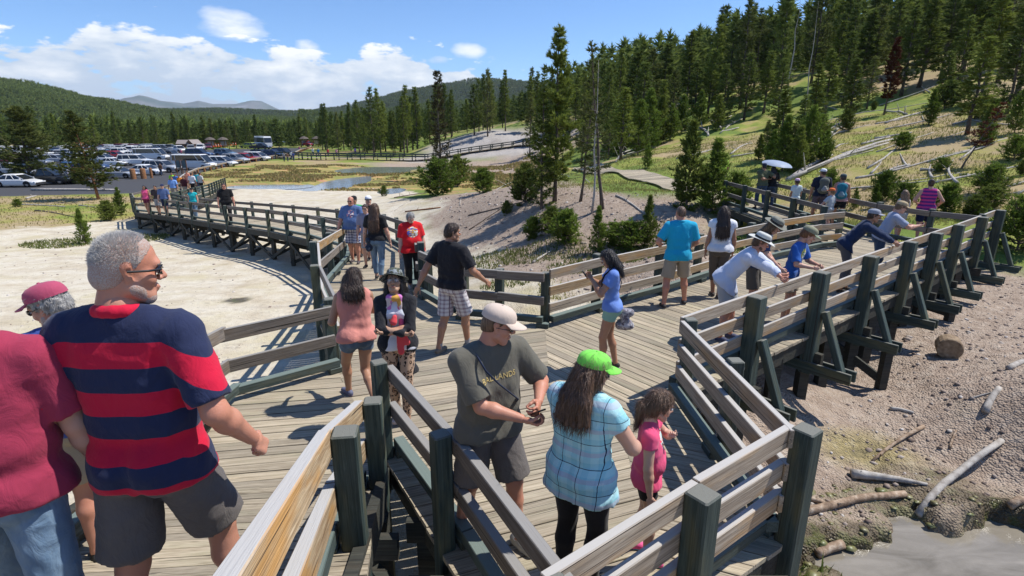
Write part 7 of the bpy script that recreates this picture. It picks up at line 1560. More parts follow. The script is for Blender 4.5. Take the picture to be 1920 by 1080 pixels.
# 24-26
Ju = person('man in olive T-shirt with his arm round a companion under the umbrella', (9.55, 21.2, .0), 1.74, 2, w=1.12, hands=((.10, -.02, .66), (.25, .02, .76)), feet=((-.06, .08), (.06, -.06)), skin='tan', shirt=cloth('olive_drab_cotton', (.095, .105, .060)), sleeve=.8, hem=-.02, pants=denim_d, legs=1.9, pl=.014, hair=H_black, hairs='short', cap=('cap', cloth('navy_cap_cloth', (.02, .03, .07)), None, 0), res=.017)
Jv = person('companion in black under the umbrella', (9.98, 21.35, .0), 1.62, -4, sex='f', w=1.05, hands=(None, (.10, .17, .72)), skin='tan', shirt=blk, sleeve=.8, hem=-.02, pants=denim_d, legs=1.9, pl=.012, hair=H_black, hairs='long', res=.017)
e = empty('umbrella', tuple(Jv['w'](Jv['WR'][1] + v3(0, .03, 0))), 0, label='silver blue umbrella held open over the couple', cat='umbrella')
mb = MB(); mb.tube([(0, 0, -.12), (-.03, .02, .62)], .008, 6); mb.build('shaft', M_metal, e)
mb = MB(); NR, nk = 8, 5; V = []; F = []
for i in range(nk + 1):
    f = i / nk
    for k in range(NR * 3):
        a = k * 2 * math.pi / (NR * 3); sc2 = 1 - .07 * math.sin(math.pi * (k % 3) / 3) * f; V.append((.58 * math.sin(f * 1.25) / .949 * math.cos(a) * sc2, .58 * math.sin(f * 1.25) / .949 * math.sin(a) * sc2, .62 + .17 * (math.cos(f * 1.25) - 1) * 1.25 + .02))
n3 = NR * 3
F = [(i * n3 + k, i * n3 + (k + 1) % n3, (i + 1) * n3 + (k + 1) % n3, (i + 1) * n3 + k) for i in range(nk) for k in range(n3)]
mb.raw(np.array(V) + np.array([-.03, .02, 0]), F); mb.build('canopy', cloth('umbrella_cloth', (.30, .36, .46), rough=.5), e, rot=(R(8), R(6), 0), smooth=True)
mb = MB()
for k in range(NR): a = k * 2 * math.pi / NR; mb.tube([(-.03, .02, .60), (-.03 + .3 * math.cos(a), .02 + .3 * math.sin(a), .545), (-.03 + .57 * math.cos(a), .02 + .57 * math.sin(a), .475)], .004, 4)
mb.build('rib', M_metal, e, rot=(R(8), R(6), 0))
pos = F2(1366, 392, .12); person('man in lime green T-shirt walking away on the upper path', (9.75, 26.0, float(GZ(9.75, 26.0)) + .14), 1.80, 8, w=1.05, feet=((-.05, .08), (.06, -.08)), skin='tan', shirt=cloth('lime_cotton', (.34, .52, .06)), sleeve=.8, hem=-.03, loose=.02, pants=blk, legs=.85, pl=.015, hair=H_dark, hairs='short', res=.018)
# ---------------- left and centre group
LZ = lambda x, y: lw_z(y)
def pl(u, v, X=None):
    """standing point on the sloping walk for a foot pixel"""
    y = 15.0
    for _ in range(30): x, y2, _z = at(u, v, lw_z(y) if y > 10.2 else 0.0); y = .5 * y + .5 * y2
    return (x, y, lw_z(y) if y > 10.2 else 0.0)
Q = pl(668, 492); person('bald man in sunglasses, blue T-shirt and plaid shorts facing us', Q, hgt(660, 368, Q), 176, w=1.32, belly=.03, head=(0, 0), feet=((-.06, .05), (.06, -.03)), hands=((-.17, .14, .55), (.19, .12, .52)), hpose=('fist', 'fist'), skin='ruddy', shirt=cloth('slate_blue_print_cotton', (.10, .16, .32), 'print', (.10, .16, .32), (.42, .10, .16)), sleeve=.85, hem=-.03, loose=.022, pants=cloth('navy_plaid_cloth', (.55, .55, .60), 'plaid', (.03, .04, .14), (.03, .03, .08), sc=1.6), legs=.92, pl=.022, shoes=(.09, .07, .07), hair=H_brown, hairs='fringe', shades='thin', res=.0135, q='hi')
Q2 = pl(705, 492); person('woman in black T-shirt with long brown hair seen from behind', (-2.92, 11.6, lw_z(11.6)), 1.66, -4, sex='f', w=1.10, head=(-10, 0), feet=((-.04, .05), (.05, -.05)), hands=((-.17, .03, .48), (.19, .02, .47)), skin='fair', shirt=cloth('black_tee_cotton', (.02, .02, .022)), sleeve=.7, hem=-.01, pants=denim, legs=1.9, pl=.008, hair=H_brown, hairs='longer', res=.013, q='hi')
sling(PPL[-1], PPL[-1]['up'](-.01) - PPL[-1]['r'] * .13 - PPL[-1]['f'] * .09, 0, 0, 0, 0, 'dark blue drawstring bag of the woman in the black T-shirt', cloth('dark_blue_bag_cloth', (.035, .05, .075)), (.12, .18), -1)
person('woman with grey hair in red printed T-shirt and black trousers', (-1.98, 10.6, -.03), hgt(770, 398, (-1.98, 10.6, -.03)), 205, sex='f', w=1.38, belly=.03, head=(0, -4), hands=(None, None), skin='fair', shirt=cloth('red_print_cotton', (.62, .016, .022), 'print', (.10, .12, .42), (.62, .30, .03), sc=1.25), sleeve=.8, hem=-.06, loose=.028, pants=blk, legs=1.92, pl=.016, shoes=(.4, .36, .33), hair=H_grey, hairs='pony', res=.013, q='hi')
person('man in green shirt and black cap behind the bald man', (-4.63, 16.2, lw_z(16.2)), 1.80, 178, w=1.1, skin='tan', shirt=cloth('kelly_green_cotton', (.02, .36, .11)), sleeve=.8, pants=blk, legs=.9, hair=H_dark, hairs='short', cap=('cap', blk, None, 0), res=.017)
person('youth with glasses in grey shirt behind the woman in black', (-3.62, 13.6, lw_z(13.6)), 1.60, 176, w=.95, skin='fair', shirt=cloth('grey_purple_cotton', (.25, .24, .32)), sleeve=.8, pants=greyc, legs=.9, hair=H_dark, hairs='short', shades='thin', res=.016)
person('man in black T-shirt and white-fronted cap at the bend', (-3.95, 15.2, lw_z(15.2)), 1.80, 182, w=1.0, skin='fair', shirt=blk, sleeve=.8, pants=greyc, legs=.9, hair=H_dark, hairs='short', cap=('cap', whitec, blk, 0), res=.017)
for (lab, u, v, vt, yaw, sex, w_, sh_, sl, pn, lg, hr_, hs, cp, sk_, sd_) in [
    ('heavy man in black polo and sunglasses on the trestle walk', 430, 421, 343, 205, 'm', 1.28, blk, .8, blk, 1.9, H_dark, 'short', None, 'ruddy', 'thin'),
    ('woman in bright teal top and jeans on the trestle walk', 368, 409, 352, 190, 'f', 1.1, cloth('teal_cotton', (.02, .42, .46)), .25, denim, 1.9, H_dark, 'short', ('cap', blk, None, 0), 'fair', None),
    ('woman in hot pink vest on the far end of the trestle walk', 280, 403, 347, 185, 'f', 1.05, cloth('hot_pink_cotton', (.74, .10, .24)), 0, cloth('burgundy_cloth', (.14, .02, .05)), .5, H_black, 'long', None, 'tan', 'thin'),
    ('man in slate blue T-shirt and cap behind the teal top', 314, 405, 345, 190, 'm', 1.15, cloth('slate_cotton', (.10, .15, .30)), .8, cloth('navy_shorts_two', (.02, .03, .07)), .85, H_dark, 'short', ('cap', cloth('navy_cap_two', (.02, .03, .08)), None, 0), 'fair', None),
    ('person in dark T-shirt half hidden by the slate blue T-shirt', 300, 403, 347, 190, 'm', 1.0, cloth('dark_grey_cotton', (.05, .04, .045)), .8, greyc, .85, H_black, 'short', None, 'tan', None)]:
    Q = pl(u, v); person(lab, Q, hgt(u, vt, Q), yaw, sex=sex, w=w_, feet=((-.05, .08), (.05, -.08)), skin=sk_, shirt=sh_, sleeve=sl, pants=pn, legs=lg, hair=hr_, hairs=hs, cap=cp, shades=sd_, res=.020)
def sbz(y): return float(np.interp(y, [35.4, 38.7, 47, 57.5], [-2.25, -2.35, -2.5, -2.95]))
for (lab, u, Y, vt, yaw, sex, w_, col, pn, cp) in [
    ('man in light blue T-shirt on the switchback landing', 323, 42.0, 325, 190, 'm', 1.2, (.20, .36, .70), khaki, None), ('man in black and red shirt on the switchback', 345, 43.5, 329, 175, 'm', 1.1, (.08, .02, .025), khaki, None),
    ('person in white T-shirt and dark trousers on the switchback', 360, 46.5, 318, 0, 'm', 1.0, (.70, .70, .72), blk, None), ('person in teal shirt walking up to the lot', 370, 49.0, 319, 10, 'f', .95, (.02, .35, .42), denim_d, None),
    ('person in white and dark top at the switchback corner', 376, 47.0, 319, -20, 'm', 1.0, (.55, .55, .52), blk, None), ('person in salmon shirt in the switchback crowd', 353, 52.0, 316, 170, 'f', 1.0, (.70, .28, .20), khaki, None),
    ('person in orange shirt below the white van', 337, 54.5, 313, 180, 'f', .95, (.78, .26, .03), greyc, None), ('person in blue shirt below the white van', 330, 56.0, 306, 180, 'm', 1.1, (.06, .18, .55), denim_d, None),
    ('person in lime yellow shirt below the white van', 324, 57.5, 308, 200, 'm', 1.0, (.35, .70, .05), denim_d, None)]:
    z = sbz(Y); x = (u - 960) / ray(u, 340)[1] * Y; z = float(GZ(x, Y)) + .02 if Y > 53 else z
    person(lab, (x, Y, z), min(1.9, max(1.5, hgt(u, vt, (x, Y, z)))), yaw, sex=sex, w=w_, feet=((-.05, .06), (.05, -.06)), skin='tan', shirt=cloth('cotton_%d' % u, col), sleeve=.8, pants=pn, legs=.9 if pn is khaki else 1.9, hair=H_dark, hairs='short', res=.026)
for (lab, u, v, col, sex, yaw) in [
    ('person in brown shirt standing at the lot edge by the wooden posts', 303, 330, (.16, .08, .04), 'm', 0), ('person in white hat between the two olive pines', 132, 345, (.45, .40, .55), 'f', -60), ('person in pink shirt among the parked cars', 341, 294, (.72, .18, .26), 'f', 180),
    ('person in blue shirt on the distant boardwalk', 598, 298, (.03, .22, .50), 'm', 0), ('person in red on the distant boardwalk', 616, 298, (.62, .04, .08), 'f', 0), ('person in pink on the distant boardwalk', 632, 298, (.70, .32, .40), 'f', 0),
    ('person in purple on the distant boardwalk', 667, 295, (.30, .18, .55), 'f', 180), ('person in white on the distant boardwalk', 588, 297, (.7, .7, .7), 'm', 0), ('person in pink at the far lot corner', 562, 286, (.55, .15, .25), 'f', 0),
    ('person in white at the lot gate', 547, 300, (.7, .7, .72), 'm', 0), ('person in dark blue at the lot gate', 551, 302, (.06, .10, .3), 'm', 0), ('person in brown at the lot gate', 540, 303, (.25, .15, .1), 'f', 0), ('person in grey at the lot gate', 533, 303, (.3, .3, .33), 'm', 0),
    ('person in grey passing behind the guard rail', 428, 305, (.10, .10, .12), 'm', 90), ('person in maroon passing behind the guard rail', 412, 307, (.20, .03, .04), 'm', 90),
    ('person in blue by the right shelter', 594, 271, (.05, .2, .5), 'm', 0), ('person in white by the right shelter', 600, 270, (.7, .7, .7), 'f', 0), ('person in dark clothes by the right shelter', 604, 268, (.05, .05, .06), 'm', 0), ('person in red in front of the right shelter', 587, 272, (.5, .05, .05), 'm', 0),
    ('person in white on the upper path far away', 1052, 272, (.7, .7, .7), 'm', 0), ('person in pale blue on the upper path far away', 1056, 273, (.4, .55, .6), 'f', 0)]:
    x, y, z = hit(u, v); onb = 'distant boardwalk' in lab
    person(lab, (x, y, z + (.45 if onb else 0)), 1.72 if sex == 'm' else 1.64, yaw, sex=sex, w=1.05, feet=((-.05, .06), (.05, -.06)), skin='tan', shirt=cloth('far_cotton_%d' % u, col), sleeve=.8, pants=denim_d, legs=1.9, hair=H_dark, hairs='short', res=.035, cap=('cap', whitec, None, 0) if 'white hat' in lab else None)
# ================================================================ parking lot: vehicles, cabin, shelters, rails, cones
LOTZ = -3.35
def paint(name, c): return material('paint_' + name, col=c, rough=.28, spec=.5, Coat_Weight=.6)
PAINT = {n: paint(n, c) for n, c in dict(white=(.78, .78, .77), silver=(.42, .43, .45), grey=(.17, .18, .19), black=(.015, .016, .018), navy=(.015, .03, .09), blue=(.05, .14, .32), red=(.42, .02, .025), maroon=(.13, .015, .025), lime=(.42, .46, .05), steel=(.13, .20, .27)).items()}
M_win = material('tinted_car_glass', col=(.015, .018, .022), rough=.06, spec=.8); M_tyre = material('tyre_rubber', col=(.018, .018, .018), rough=.85); M_rim = material('wheel_rim', col=(.45, .45, .47), rough=.3, metal=.8)
M_hl = material('headlight_lens', col=(.75, .76, .78), rough=.1, spec=.7); M_tl = material('tail_light_lens', col=(.45, .01, .01), rough=.2); M_trim = material('dark_plastic_trim', col=(.03, .03, .032), rough=.6)
def car_meshes(kind):
    D = dict(sedan=(4.7, 1.80, 1.42), suv=(4.75, 1.92, 1.75), wagon=(4.8, 1.85, 1.55), van=(6.2, 2.0, 2.35), minivan=(5.1, 1.95, 1.75), pickup=(5.7, 1.98, 1.82), bigsuv=(5.5, 2.03, 1.90), bus=(12.0, 2.55, 3.5))[kind]; L, W, Hh = D; hl = L / 2
    # x forward. lower body stations: x, z bottom, z shoulder, half width
    gc = .30 if kind in ('suv', 'bigsuv', 'pickup', 'van') else .22
    belt = {'sedan': .88, 'suv': 1.08, 'wagon': .92, 'van': 1.25, 'minivan': 1.0, 'pickup': 1.08, 'bigsuv': 1.15, 'bus': 1.5}[kind]; hood = belt - (.10 if kind not in ('bus',) else 0)
    low = [(-hl, gc + .15, belt - .10, .90), (-hl + .12, gc, belt - .02, .97), (-hl * .5, gc, belt, 1.0), (0, gc, belt, 1.0), (hl * .38, gc, belt, 1.0), (hl * .55, gc, hood + .02, 1.0), (hl - .35, gc, hood - .12, .95), (hl - .06, gc + .05, hood - .26, .88), (hl, gc + .16, hood - .36, .80)]
    if kind in ('bus',): low = [(-hl, .45, belt, .97), (-hl + .15, .35, belt, 1), (hl - .2, .35, belt, 1), (hl, .5, belt, .95)]
    V = []; n = 8
    for (x, zb, zs, k) in low:
        w_ = W / 2 * k; V += [(x, -w_ * .92, zb), (x, -w_, zb + .18), (x, -w_, zs - .12), (x, -w_ * .93, zs), (x, w_ * .93, zs), (x, w_, zs - .12), (x, w_, zb + .18), (x, w_ * .92, zb)]
    F = [(i * n + k, i * n + (k + 1) % n, (i + 1) * n + (k + 1) % n, (i + 1) * n + k) for i in range(len(low) - 1) for k in range(n)] + [tuple(range(n))[::-1], tuple((len(low) - 1) * n + k for k in range(n))]
    body = MB(); body.raw(V, F)
    G = {'sedan': (-hl * .72, -hl * .38, hl * .12, hl * .50), 'wagon': (-hl * .96, -hl * .86, hl * .12, hl * .50), 'suv': (-hl * .97, -hl * .86, hl * .12, hl * .46), 'bigsuv': (-hl * .98, -hl * .92, hl * .16, hl * .42), 'van': (-hl * .99, -hl * .97, hl * .52, hl * .80),
         'minivan': (-hl * .97, -hl * .85, hl * .22, hl * .66), 'pickup': (-hl * .22, -hl * .12, hl * .22, hl * .50), 'bus': (-hl * .995, -hl * .98, hl * .93, hl * .99)}[kind]
    x0, x1, x2, x3 = G; wb, wt = W / 2 * .93, W / 2 * (.78 if kind not in ('van', 'bus') else .90); zr_ = Hh; th = .10 if kind != 'bus' else .45
    glass = MB(); gb = [(x0, -wb, belt - .01), (x3, -wb, belt - .01), (x3, wb, belt - .01), (x0, wb, belt - .01)]; gt = [(x1, -wt, zr_ - th), (x2, -wt, zr_ - th), (x2, wt, zr_ - th), (x1, wt, zr_ - th)]
    if kind == 'van': pass
    glass.raw(gb + gt, [(0, 1, 5, 4), (1, 2, 6, 5), (2, 3, 7, 6), (3, 0, 4, 7)])
    body.raw([(x1 - .03, -wt - .02, zr_ - th), (x2 + .03, -wt - .02, zr_ - th), (x2 + .03, wt + .02, zr_ - th), (x1 - .03, wt + .02, zr_ - th), (x1 + .06, -wt + .08, zr_), (x2 - .12, -wt + .08, zr_ - .01), (x2 - .12, wt - .08, zr_ - .01), (x1 + .06, wt - .08, zr_)], [(0, 1, 5, 4), (1, 2, 6, 5), (2, 3, 7, 6), (3, 0, 4, 7), (4, 5, 6, 7), (3, 2, 1, 0)])
    # pillars, proud of the glass
    fr = {'sedan': (0, .36, .66, 1), 'suv': (0, .28, .60, 1), 'wagon': (0, .28, .60, 1), 'bigsuv': (0, .24, .56, 1), 'van': (0, .12, .80, 1), 'minivan': (0, .30, .62, 1), 'pickup': (0, .5, 1), 'bus': (0, .12, .25, .38, .51, .64, .77, .9, 1)}[kind]
    for sg in (-1, 1):
        for f in fr:
            xb = x0 + (x3 - x0) * f; xt = x1 + (x2 - x1) * f; body.beam((xb, sg * (wb + .004), belt - .02), (xt, sg * (wt + .012), zr_ - th + .01), .03, .09 if f in (0, 1) else .07)
    if kind == 'van':
        for sg in (-1, 1): body.beam((x0, sg * (wb + .006), belt + .08), (x3 - .5, sg * (wb + .006), belt + .08), .03, .2)
    if kind == 'pickup':
        for sg in (-1, 1): body.box((-hl * .62, sg * (W / 2 - .06), belt), (hl * .74, .10, .16))
        body.box((-hl + .06, 0, belt - .02), (.10, W * .92, .2))
    if kind in ('suv', 'bigsuv', 'wagon'):
        for sg in (-1, 1): body.beam((x1 + .2, sg * (wt - .06), zr_ + .03), (x2 - .3, sg * (wt - .06), zr_ + .03), .03, .03)
    for sg in (-1, 1):   # mirrors
        body.box((x3 - .25, sg * (W / 2 + .07), belt + .06), (.12, .16, .12))
    wr = {'bus': .50, 'van': .36, 'pickup': .39, 'bigsuv': .39, 'suv': .36}.get(kind, .32); xs = (-hl * .60, hl * .62) if kind != 'bus' else (-hl * .50, hl * .62)
    arch = MB(); pts = [((wr + .07) * math.cos(a), 0, (wr + .07) * math.sin(a)) for a in np.linspace(0, math.pi, 11)]; arch.raw(pts, [tuple(range(11))])
    for x in xs:
        for sg in (-1, 1):
            pts = [(x + (wr + .07) * math.cos(a), sg * (W / 2 + .004), wr + (wr + .07) * math.sin(a)) for a in np.linspace(0, math.pi, 9)]; pass
    tyre = MB(); rim = MB(); My = Matrix.Rotation(math.pi / 2, 3, 'X')
    tyre.lathe([(wr * .62, -.11), (wr * .94, -.11), (wr, -.07), (wr, .07), (wr * .94, .11), (wr * .62, .11)], 20, M=My); rim.lathe([(0, -.075), (wr * .2, -.085), (wr * .62, -.100), (wr * .62, .100), (wr * .2, .085), (0, .075)], 10, M=My)
    hd = MB(); tl = MB(); hd.box((0, 0, 0), (.16, .34, .15)); tl.box((0, 0, 0), (.10, .22, .26 if kind != 'sedan' else .16))
    bp = MB(); bp.box((0, 0, gc + .19), (.14, W * .83, .17))
    return dict(D=D, body=body, glass=glass.mesh('window', M_win), arch=arch.mesh('wheel_arch', M_trim), tyre=tyre.mesh('tyre', M_tyre, True), rim=rim.mesh('rim', M_rim, True), hd=hd.mesh('headlight', M_hl), tl=tl.mesh('tail_light', M_tl), bp=bp.mesh('bumper', M_trim), xs=xs, wr=wr, hz=hood - .24, tz=belt - .22)
CM = {}
def car(kind, col, x, y, yaw, label, name=None):
    if kind not in CM: CM[kind] = car_meshes(kind); CM[kind]['bm'] = {}
    c = CM[kind]
    if col not in c['bm']: c['bm'][col] = c['body'].mesh('body', PAINT[col])
    e = empty(name or {'van': 'passenger_van', 'minivan': 'minivan', 'bus': 'tour_bus', 'pickup': 'pickup_truck'}.get(kind, 'parked_car'), (x, y, LOTZ + .006), yaw, label=label, cat={'van': 'van', 'minivan': 'van', 'bus': 'bus', 'pickup': 'truck'}.get(kind, 'car'), group='vehicles parked in the lot')
    L, W, Hh = c['D']; obj('body', c['bm'][col], e); obj('window', c['glass'], e); obj('bumper', c['bp'], e, loc=(L / 2 - .02, 0, 0)); obj('bumper', c['bp'], e, loc=(-L / 2 + .02, 0, 0))
    for xx in c['xs']:
        for sg in (-1, 1): wl = obj('wheel', c['tyre'], e, loc=(xx, sg * (W / 2 - .10), c['wr'])); obj('rim', c['rim'], wl); obj('wheel_arch', c['arch'], e, loc=(xx, sg * (W / 2 + .004), c['wr']))
    for sg in (-1, 1): obj('headlight', c['hd'], e, loc=(L / 2 - .12, sg * W * .36, c['hz'])); obj('tail_light', c['tl'], e, loc=(-L / 2 + .06, sg * W * .41, c['tz']))
    return e
def lotpx(u, v): x, y, z = at(u, v, LOTZ); return x, y
cars = [('sedan', 'white', 22, 352, 4, 'white sedan nearest the camera at the left edge of the lot'), ('minivan', 'silver', 22, 330, 2, 'silver minivan behind the nearest white sedan'), ('pickup', 'black', 78, 347, 8, 'black pickup behind the broad olive pine'), ('suv', 'grey', 118, 344, -20, 'dark grey car just right of the broad olive pine'),
 ('suv', 'maroon', 2, 312, 0, 'maroon car at the left edge in the third row'), ('sedan', 'silver', 214, 335, 0, 'silver sedan partly behind the leaning olive pine'), ('sedan', 'white', 267, 329, -3, 'white sedan beside the three wooden bollards'), ('suv', 'silver', 300, 324, -5, 'silver SUV in front of the white passenger van'),
 ('bigsuv', 'white', 251, 311, 5, 'big white SUV in the second row'), ('van', 'white', 280, 301, 3, 'white high van behind the big white SUV'), ('bigsuv', 'grey', 315, 299, 0, 'dark grey SUV beside the white high van'), ('van', 'white', 360, 319, -4, 'long white passenger van beside the guard rail'), ('minivan', 'white', 410, 313, -6, 'white minivan right of the long passenger van'),
 ('bigsuv', 'navy', 371, 296, 0, 'navy blue SUV above the long passenger van'), ('suv', 'steel', 420, 294, -8, 'steel blue SUV above the white minivan'), ('suv', 'maroon', 388, 280, -60, 'maroon SUV parked by the left shelter'), ('suv', 'white', 373, 282, -70, 'white SUV in front of the cabin'),
 ('suv', 'red', 213, 300, 0, 'red SUV behind the leaning olive pine'), ('sedan', 'white', 206, 312, 0, 'white car under the leaning olive pine crown'), ('suv', 'grey', 266, 286, 10, 'grey SUV in the back row near the trees'), ('sedan', 'silver', 236, 287, 12, 'silver car at the back of the lot beside the trees'), ('wagon', 'black', 290, 286, 6, 'black wagon in the back row'),
 ('pickup', 'white', 331, 286, -30, 'white pickup in the back row left of the cabin'), ('suv', 'silver', 355, 284, -60, 'silver SUV before the cabin door'), ('wagon', 'red', 456, 303, -8, 'red wagon near the lot gate'), ('suv', 'silver', 438, 307, -10, 'silver SUV tucked behind the guard rail'), ('minivan', 'white', 478, 302, -10, 'white minivan next to the red wagon'),
 ('suv', 'black', 488, 296, -12, 'black SUV above the red wagon'), ('suv', 'navy', 512, 297, -14, 'navy SUV left of the lot gate'), ('bigsuv', 'black', 530, 294, -18, 'large black SUV at the lot gate'), ('pickup', 'black', 488, 280, -10, 'black pickup driving in front of the bus'), ('suv', 'lime', 462, 278, 170, 'lime yellow SUV left of the bus'),
 ('bus', 'white', 492, 276, -52, 'white tour bus at the back of the lot'), ('sedan', 'white', 522, 269, 0, 'lone white car at the far edge right of the bus'), ('suv', 'red', 575, 274, -30, 'red SUV in front of the right shelters'), ('bigsuv', 'white', 157, 300, 0, 'white SUV seen between the two olive pines'), ('minivan', 'white', 185, 306, 2, 'white minivan behind the trunk of the leaning pine'),
 ('suv', 'white', 150, 289, 0, 'white SUV high in the back row between the olive pines'), ('sedan', 'blue', 128, 322, 0, 'blue car glimpsed between the two olive pines'), ('suv', 'grey', 60, 312, 0, 'grey SUV above the silver minivan'), ('wagon', 'silver', 100, 306, 0, 'silver wagon hidden behind the broad olive pine'), ('suv', 'navy', 165, 322, 0, 'navy SUV behind the trunk of the leaning olive pine'),
 ('wagon', 'grey', 308, 291, 0, 'dark wagon behind the white high van'), ('sedan', 'white', 245, 296, 0, 'white car wedged behind the big white SUV'), ('suv', 'silver', 30, 300, 0, 'silver SUV far back at the left edge'), ('sedan', 'red', 45, 305, 0, 'red car far back at left')]
for (k, c_, u, v, yaw, lab) in cars:
    x, y = lotpx(u, v); y += 1.0; car(k, c_, x, y, R(yaw) , lab)
rc_ = random.Random(12)
for (v, u0, u1, stp) in ((296, -30, 200, 17), (291, -20, 240, 15), (303, -40, 190, 19), (286.5, 20, 300, 13), (283, 120, 330, 11)):
    u = u0
    while u < u1:
        x, y = lotpx(u + rc_.uniform(-2, 2), v); e_ = car(rc_.choice(('suv', 'sedan', 'bigsuv', 'minivan', 'wagon', 'suv', 'pickup')), rc_.choice(('white', 'silver', 'white', 'grey', 'black', 'white', 'silver', 'navy', 'maroon', 'steel')), x, y, R(rc_.choice((90, 90, 84, 0, -90)) + rc_.uniform(-6, 6)), 'car in a further row of the lot', 'parked_vehicle')
        e_['group'] = 'vehicles in the further rows'; e_['category'] = 'car'; u += stp * rc_.uniform(.9, 1.3)
# cabin with two gables
def gable(mbw, mbr, cx, cy, w_, d, hw, hr, yaw=0, over=.5):
    c, s_ = math.cos(yaw), math.sin(yaw); T_ = lambda x, y, z: (cx + x * c - y * s_, cy + x * s_ + y * c, z)
    x, y = w_ / 2, d / 2
    mbw.raw([T_(-x, -y, 0), T_(x, -y, 0), T_(x, y, 0), T_(-x, y, 0), T_(-x, -y, hw), T_(x, -y, hw), T_(x, y, hw), T_(-x, y, hw), T_(-x, 0, hr), T_(x, 0, hr)], [(0, 1, 5, 4), (2, 3, 7, 6), (1, 2, 6, 9, 5), (3, 0, 4, 8, 7)])
    X = x + over; Y = y + over; e_ = hw - over * (hr - hw) / y
    for sg in (-1, 1):
        mbr.raw([T_(-X, sg * Y, e_ + .02), T_(X, sg * Y, e_ + .02), T_(X, 0, hr + .02), T_(-X, 0, hr + .02), T_(-X, sg * Y, e_ + .2), T_(X, sg * Y, e_ + .2), T_(X, 0, hr + .22), T_(-X, 0, hr + .22)], [(0, 1, 2, 3), (4, 7, 6, 5), (0, 4, 5, 1), (1, 5, 6, 2), (3, 2, 6, 7), (0, 3, 7, 4)])
cb = empty('cabin', (-106, 186, LOTZ), R(8), label='brown timber cabin with two grey gabled roofs behind the lot', cat='cabin')
mw = MB(); mr = MB(); gable(mw, mr, -2.2, 0, 6.2, 5, 2.2, 4.0); gable(mw, mr, 3.2, -.6, 5.5, 5.0, 2.2, 4.2, R(62))
cb.scale = (.56,) * 3; mw.build('wall', material('brown_cabin_wall', col=(.16, .085, .05), rough=.85), cb); mr.build('roof', material('weathered_grey_shingles', lambda t, b: t.set(b, 'Base Color', t.mix(t.noise(t.coord('Object'), 3, 4), (.20, .165, .15), (.36, .32, .30))), rough=.9), cb)
dm = MB(); dm.box((-2.4, -2.53, 1.05), (1.0, .06, 2.1)); dm.build('door', material('dark_cabin_door', col=(.05, .03, .02)), cb); wm = MB(); wm.box((-4.2, -2.53, 1.4), (.9, .05, 1.0)); wm.build('window', M_win, cb); wm = MB(); wm.box((-.9, -2.53, 1.4), (.9, .05, 1.0)); wm.build('window', M_win, cb)
def shelter(x, y, label, s_=1.0):
    e = empty('information_shelter', (x, y, LOTZ), R(20), label=label, cat='shelter', group='information shelters at the lot edge'); mb = MB()
    mb.lathe([(2.1 * s_, 2.35), (2.25 * s_, 2.45), (1.2 * s_, 3.05), (.05, 3.3)], 8); mb.lathe([(.05, 2.36), (2.1 * s_, 2.35)], 8); mb.build('roof', material('brown_shelter_roof', col=(.12, .10, .085), rough=.9), e)
    for k in range(4): a = k * math.pi / 2 + .4; mb = MB(); mb.beam((1.45 * s_ * math.cos(a), 1.45 * s_ * math.sin(a), 0), (1.45 * s_ * math.cos(a), 1.45 * s_ * math.sin(a), 2.4), .22, .22); mb.build('post', M_redbark, e)
    mb = MB(); mb.box((0, .2, 1.3), (2.2 * s_, .12, 1.3)); mb.build('panel', material('shelter_panel', col=(.50, .45, .36)), e)
for (x, y, l_) in ((-96.6, 182, 'left shelter of the pair beside the cabin'), (-93.0, 183, 'right shelter of the pair beside the cabin'), (-72.4, 198, 'left shelter of the far pair at the lot end'), (-68.4, 199, 'right shelter of the far pair at the lot end')): shelter(x, y, l_, .75)
def cone():
    mb = MB(); mb.lathe([(.0, .03), (.17, .03), (.17, .0)], 12); mb.lathe([(.15, .03), (.03, .72), (0, .72)], 12); return mb.mesh('traffic_cone', material('orange_cone_plastic', col=(.85, .13, .03), rough=.5))
cm_ = cone(); bandm = MB(); bandm.lathe([(.105, .32), (.078, .46)], 12); bm_ = bandm.mesh('band', material('white_reflective_band', col=(.8, .8, .8)))
for k in range(11):
    f = k / 10; x, y = lotpx(396 + 46 * f, 276 - 4 * f); e = obj('traffic_cone', cm_, loc=(x, y, LOTZ + .006)); e.scale = (1.5,) * 3; tag(e, 'orange traffic cone in the row across the far lot', 'traffic cone', 'orange cones across the far lot'); obj('band', bm_, e)
# low guard rail of the lot
def guard(pts, label, step=2.6, two=False):
    org = (*pts[0], float(GZ(*pts[0]))); e = empty('guard_rail', org, label=label, cat='guard rail'); 
    for i in range(len(pts) - 1):
        a, b = pts[i], pts[i + 1]; za, zb = float(GZ(*a)), float(GZ(*b)); board('rail', (*a, za + .68), (*b, zb + .68), .16, .22, M_rail, e, org=org)
        n = max(1, int(math.dist(a, b) / step))
        for k in range(n): f = k / n; x, y = a[0] + (b[0] - a[0]) * f, a[1] + (b[1] - a[1]) * f; z = float(GZ(x, y)); p = board('post', (x, y, z - .3), (x + .001, y, z + .60), .24, .24, M_redbark, e, org=org)
guard([(-36.6, 60.5), (-41, 70), (-44.9, 80), (-48.6, 99), (-49.0, 113), (-50.2, 126)], 'low timber guard rail along the right side of the parking lot')
guard([(-51.0, 133), (-56, 150), (-64, 180), (-72, 204)], 'far timber rail running up to the shelters', 3.2)
